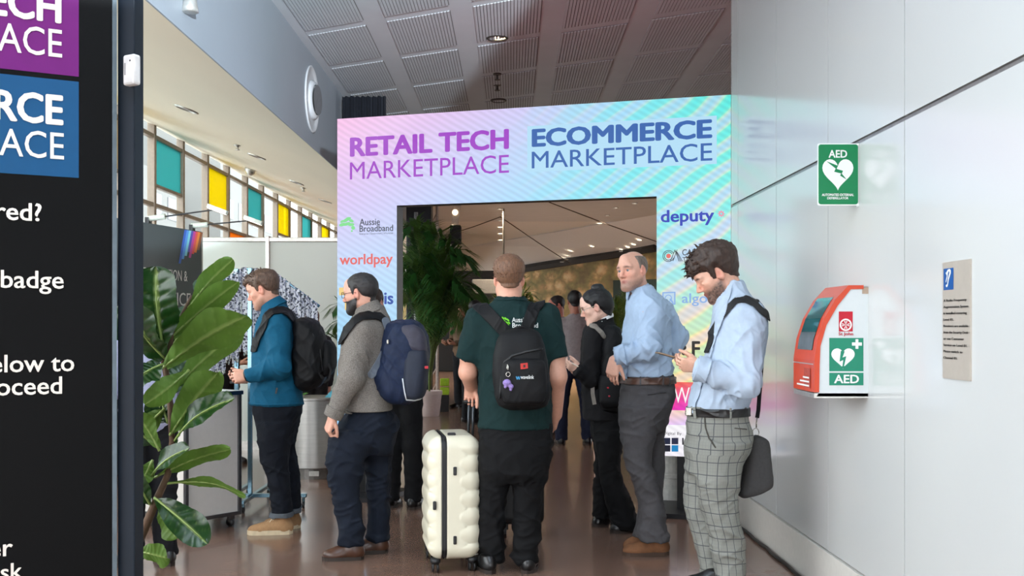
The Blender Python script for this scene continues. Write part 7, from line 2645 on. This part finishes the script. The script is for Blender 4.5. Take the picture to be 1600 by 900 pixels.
# ================================================================== PLANTS
def leaf_mat(name, top, under, gloss=.28):
    m = bpy.data.materials.new(name)
    m.use_nodes = True
    N, L = m.node_tree.nodes, m.node_tree.links
    b = N['Principled BSDF']
    g = N.new('ShaderNodeNewGeometry')
    mx = N.new('ShaderNodeMix')
    mx.data_type = 'RGBA'
    mx.inputs[6].default_value = srgb(*top)
    mx.inputs[7].default_value = srgb(*under)
    L.new(g.outputs['Backfacing'], mx.inputs[0])
    tc = N.new('ShaderNodeTexCoord')
    nz = N.new('ShaderNodeTexNoise')
    nz.inputs['Scale'].default_value = 14
    L.new(tc.outputs['Object'], nz.inputs['Vector'])
    rp = N.new('ShaderNodeMapRange')
    rp.inputs['To Min'].default_value = .65
    rp.inputs['To Max'].default_value = 1.35
    L.new(nz.outputs['Fac'], rp.inputs['Value'])
    mu = N.new('ShaderNodeMix')
    mu.data_type = 'RGBA'
    mu.blend_type = 'MULTIPLY'
    mu.inputs[0].default_value = 1
    L.new(mx.outputs[2], mu.inputs[6])
    L.new(rp.outputs[0], mu.inputs[7])
    at = N.new('ShaderNodeAttribute')
    at.attribute_name = 'vein'
    m3 = N.new('ShaderNodeMix')
    m3.data_type = 'RGBA'
    L.new(at.outputs['Fac'], m3.inputs[0])
    L.new(mu.outputs[2], m3.inputs[6])
    m3.inputs[7].default_value = srgb(150, 172, 96)
    L.new(m3.outputs[2], b.inputs['Base Color'])
    ro = N.new('ShaderNodeMapRange')
    ro.inputs['To Min'].default_value = gloss
    ro.inputs['To Max'].default_value = .6
    L.new(g.outputs['Backfacing'], ro.inputs['Value'])
    L.new(ro.outputs[0], b.inputs['Roughness'])
    tr = N.new('ShaderNodeBsdfTranslucent')
    L.new(m3.outputs[2], tr.inputs[0])
    ms = N.new('ShaderNodeMixShader')
    ms.inputs[0].default_value = .22
    L.new(b.outputs[0], ms.inputs[1])
    L.new(tr.outputs[0], ms.inputs[2])
    L.new(ms.outputs[0], N['Material Output'].inputs[0])
    return m
m_fig = leaf_mat('fig_leaf', (24, 60, 20), (88, 122, 42))
m_stem = mat('woody_stem', (84, 62, 44), rough=.8, var=.3, scale=30)
m_rib = mat('leaf_rib', (140, 160, 88), rough=.5)
PY = 3.1
fig = thing('fiddle_leaf_fig', 'large leafy fiddle-leaf fig in the left foreground beside the dark sign panel', 'potted plant', (-1.17, PY, 0))
MB().lathe((-1.17, PY, 0), [(.13, 0), (.17, .02), (.20, .36), (.215, .37), (.215, .40), (.19, .40), (.18, .34), (.01, .34)], 32).put('pot', mat('grey_pot', (120, 118, 114), rough=.6), fig, smooth=False)
fw = lambda px, py, dy=0.0: W(px, py, PY + dy)
spine = [np.array([-1.17, PY, .34]), fw(196, 885), fw(222, 835), fw(241, 790), fw(262, 742), fw(269, 690), fw(266, 630), fw(259, 575), fw(268, 525), fw(292, 478), fw(300, 462)]
st_ = MB().tube(spine, [.017, .016, .014, .012, .010, .009, .009, .008, .008, .006, .005], 10).put('stem', m_stem, fig, smooth=True)
MB().tube([fw(262, 600), fw(245, 520, .05), fw(232, 470, .06)], [.008, .006, .004], 8).put('branch', m_stem, fig, smooth=True)

def fig_leaf(base, tip, wid, bow, face, side=1, cup=.12, wave_=.075, seed=0):
    """fiddle-shaped leaf from base to tip; bow lifts the middle; face = way the upper side looks; side -1 shows the underside"""
    rg = random.Random(seed)
    a, b_ = np.asarray(base), np.asarray(tip)
    n_ = np.asarray(face, float)
    ax = b_ - a
    Ln = np.linalg.norm(ax)
    n_ = n_ - ax * (n_ @ ax) / Ln ** 2
    n_ /= np.linalg.norm(n_)
    NU, NV = 40, 15
    vs, ve = [], []
    ph = rg.uniform(0, 6)
    for i in range(NU):
        t = i / (NU - 1)
        c = a + ax * t + n_ * bow * math.sin(math.pi * t) * Ln
        d = ax + n_ * bow * Ln * math.pi * math.cos(math.pi * t)
        d /= np.linalg.norm(d)
        s = np.cross(d, n_)
        s /= np.linalg.norm(s)
        m = np.cross(s, d)
        w = wid / 2 * math.sqrt(max(0, math.sin(math.pi * min(1, t ** 1.4 * .988 + .01)))) * (.78 + .3 * t)
        w = max(w, .002)
        for j in range(NV):
            v = 2 * j / (NV - 1) - 1
            vein = abs(((t * 7.5 - abs(v) * .9 + .2) % 1.0) - .5) * 2
            h_ = cup * w * v * v + wave_ * wid * math.sin(t * 11 + ph + (1.7 if v > 0 else 0)) * v * v + .035 * wid * (1 - vein) * 0 - .030 * wid * max(0, vein - .62) / .38 - .03 * wid * max(0, 1 - abs(v) * 7)
            vs.append(c + s * w * v + m * h_)
            ve.append(min(1, max(0, (vein - .86) / .14) * .16 * (abs(v) < .95) + (.8 if abs(v) < .03 else 0)))
    fs = []
    for i in range(NU - 1):
        for j in range(NV - 1):
            q = (i * NV + j, (i + 1) * NV + j, (i + 1) * NV + j + 1, i * NV + j + 1)
            fs.append(q)
    me = bpy.data.meshes.new('leaf')
    me.from_pydata([tuple(float(x) for x in v) for v in vs], [], fs)
    at = me.attributes.new('vein', 'FLOAT', 'POINT')
    at.data.foreach_set('value', np.array(ve, np.float32))
    me.update()
    # the upper side must look along face
    fn_ = np.array(me.polygons[len(fs) // 2].normal)
    if fn_ @ n_ < 0:
        me.flip_normals()
    o = put('leaf', me, m_fig, fig, smooth=True)
    rb = MB().tube([a + ax * t + n_ * (bow * math.sin(math.pi * t) * Ln - .0) for t in np.linspace(-.04, .9, 10)], [.0042 - .003 * k / 9 for k in range(10)], 6)
    rb.put('midrib', m_rib, o, smooth=True)
    return o
V_ = (0, -1, 0)
LV = [  # base, base depth, tip, tip depth, width px, bow, face (upper side), cup
    ((256, 548), .0, (243, 416), -.05, 96, .05, (-.25, -1, .25), .25),
    ((258, 560), .0, (196, 470), -.10, 92, .08, (-.5, -.9, .3), .2),
    ((252, 570), -.05, (205, 600), -.12, 70, .08, (-.2, -.9, .6), .2),
    ((296, 478), .0, (364, 405), .02, 40, .06, (-.7, .75, .4), .15),
    ((300, 470), .02, (330, 420), .10, 44, -.08, (-.6, -.7, .5), .3),
    ((262, 532), .0, (372, 440), -.05, 44, .04, (-.5, .85, .55), .12),
    ((258, 572), -.02, (386, 492), -.12, 74, .07, (-.4, .9, .55), .10),
    ((275, 604), .02, (378, 512), .02, 52, .05, (-.4, .9, .5), .1),
    ((268, 545), .03, (306, 476), .12, 44, .05, (.3, -.8, .5), .2),
    ((293, 580), -.02, (226, 632), -.10, 42, -.05, (-.2, .9, .5), .12),
    ((268, 676), -.02, (340, 582), -.08, 58, .06, (-.5, .85, .3), .15),
    ((272, 690), .0, (366, 622), -.10, 52, .10, (.1, -.75, .75), .25),
    ((238, 742), -.02, (296, 700), -.10, 40, .08, (-.1, -.8, .7), .3),
    ((246, 744), .0, (360, 702), -.05, 38, .06, (0, .8, .7), .1),
    ((258, 756), .0, (384, 776), -.06, 30, .10, (0, .75, .8), .1),
    ((244, 780), -.02, (324, 850), -.10, 52, .06, (.3, -.9, .5), .22),
    ((250, 790), .0, (276, 842), -.02, 50, .03, (.1, .95, .3), .1),
    ((218, 862), -.03, (262, 872), -.08, 44, .02, (.0, .9, .3), .08),
    ((248, 702), .0, (206, 640), -.04, 40, .06, (.3, .9, .3), .12),
    ((240, 694), .02, (202, 664), .0, 46, .05, (-.2, -.9, .4), .2),
    ((236, 790), .0, (200, 720), -.05, 44, .05, (-.3, -.9, .4), .25),
    ((238, 720), -.02, (220, 755), -.03, 28, .04, (0, .9, .3), .1),
    ((255, 640), .03, (205, 690), .05, 40, .04, (-.3, .9, .3), .1),
    ((262, 620), .04, (300, 560), .12, 50, .06, (.3, -.8, .5), .2),
    ((258, 590), .04, (246, 660), .06, 46, .05, (.2, -.9, .4), .2),
    ((262, 660), .04, (250, 610), .06, 40, .05, (-.3, -.9, .4), .2),
]
for i, (b0_, d0, t0, d1, wpx_, bow, fc, cup) in enumerate(LV):
    fig_leaf(fw(*b0_, d0), fw(*t0, d1), wpx_ / FPX * PY, bow, fc, cup=cup, seed=i)

# ---- palms
m_palm = leaf_mat('palm_leaflet', (44, 92, 40), (86, 122, 54), .4)
m_palm2 = leaf_mat('palm_leaflet_light', (92, 122, 48), (128, 146, 66), .4)
m_pst = mat('palm_stalk', (98, 116, 58), rough=.6, var=.15)
def palm(label, px, Y, pot, nfr, reach, high, ml, seed, spread=1.0, potc=None):
    rg = random.Random(seed)
    x = (px - 800) / FPX * Y
    t = thing('palm', label, 'palm', (x, Y, 0))
    ph_, pr_ = pot
    MB().lathe((x, Y, 0), [(pr_ * .72, 0), (pr_ * .76, .02), (pr_ * .9, ph_ * .55), (pr_ * .88, ph_ * .56), (pr_ * .95, ph_ * .84), (pr_, ph_ * .85), (pr_, ph_), (pr_ * .88, ph_), (pr_ * .85, ph_ * .9), (.01, ph_ * .9)], 28).put('pot', potc, t)
    for k in range(nfr):
        az = 2 * math.pi * (k * .618 + rg.uniform(-.05, .05))
        el = rg.uniform(.15, 1.0)
        r = reach * (.35 + .65 * el) * rg.uniform(.8, 1.1)
        top = ph_ + (high - ph_) * (1.0 - .42 * el * el) * rg.uniform(.84, 1.0)
        dirx = np.array([math.cos(az), math.sin(az), 0]) * spread
        pts = []
        for i in range(12):
            u = i / 11
            z = ph_ * .9 + (top - ph_ * .9) * math.sin(min(1.0, u * 1.18) * math.pi / 2) - max(0, u - .7) * 1.3 * el * (high - ph_) * .45
            pts.append(np.array([x, Y, 0]) + dirx * (r * u ** 1.6) + np.array([rg.uniform(-.003, .003), 0, z]))
        f = MB().tube(pts, [.012 - .009 * i / 11 for i in range(12)], 5).put('frond', m_pst, t, smooth=True)
        b = MB()
        for i in range(4, 12):
            for h_ in range(4):
                u = i - 1 + h_ / 4
                i0 = int(u)
                p = pts[i0] + (pts[min(11, i0 + 1)] - pts[i0]) * (u - i0)
                d = pts[min(11, i0 + 1)] - pts[i0]
                d /= np.linalg.norm(d) + 1e-9
                s = np.cross(d, np.array([0, 0, 1.0]))
                s /= np.linalg.norm(s) + 1e-9
                ll = reach * .62 * math.sin(math.pi * min(1, max(.08, (u - 2.6) / 9.0))) ** .6 * rg.uniform(.85, 1.1)
                for q in (-1, 1):
                    g = s * q * .8 + d * .75 + np.array([0, 0, .12])
                    g /= np.linalg.norm(g)
                    w_ = np.cross(g, np.array([0, 0, 1.0]))
                    w_ /= np.linalg.norm(w_) + 1e-9
                    m_ = p + g * ll * .5
                    e_ = p + g * ll - np.array([0, 0, ll * .28])
                    wd = .014 * reach / .8
                    b.add([p - w_ * wd * .4, p + w_ * wd * .4, m_ + w_ * wd, m_ - w_ * wd, e_], [(0, 1, 2, 3), (3, 2, 4)])
        me = bpy.data.meshes.new('leaflets')
        me.from_pydata(b.v, [], b.f)
        me.update()
        put('leaflets', me, ml, f, kind='stuff')
    return t
m_ppot = mat('pale_pink_pot', (196, 176, 172), rough=.5, var=.04)
palm('big areca palm in a pale pink pot just inside the arch', 671, 15.8, (.39, .2), 38, .98, 3.05, m_palm, 1, 1.0, m_ppot)
palm('palm standing behind the left leg of the arch, frond tips showing at its side', 556, 11.0, (.36, .18), 12, .42, 1.95, m_palm, 2, 1.0, m_wpot)
palm('yellow-green palm in front of the frieze, left of the suit jacket man', 800, 22.0, (.4, .2), 20, .75, 2.45, m_palm2, 3, 1.0, m_wpot)
palm('yellow-green palm in front of the dark green board by the balding man', 972, 19.0, (.4, .2), 16, .55, 2.1, m_palm2, 4, 1.0, m_wpot)
palm('dark bushy palm low behind the man with the suitcase', 742, 17.5, (.4, .2), 18, .6, 2.0, m_palm, 5, 1.0, m_wpot)
lb = thing('lime_box', 'small lime green crate on the hall floor beside the pink palm pot', 'crate', (*W(694, 640, 16.5)[:2], 0))
p = W(694, 640, 16.5)
for k in range(2):
    MB().bbox((p[0] - .06, p[1] - .06, .28 + .14 * k), (p[0] + .08, p[1] + .06, .40 + .14 * k), .01).put('tray', mat('lime_plastic', (150, 180, 30), rough=.5), lb)
MB().bbox((p[0] - .06, p[1] - .06, 0), (p[0] + .08, p[1] + .06, .27), .01).put('foot', m_case, lb)
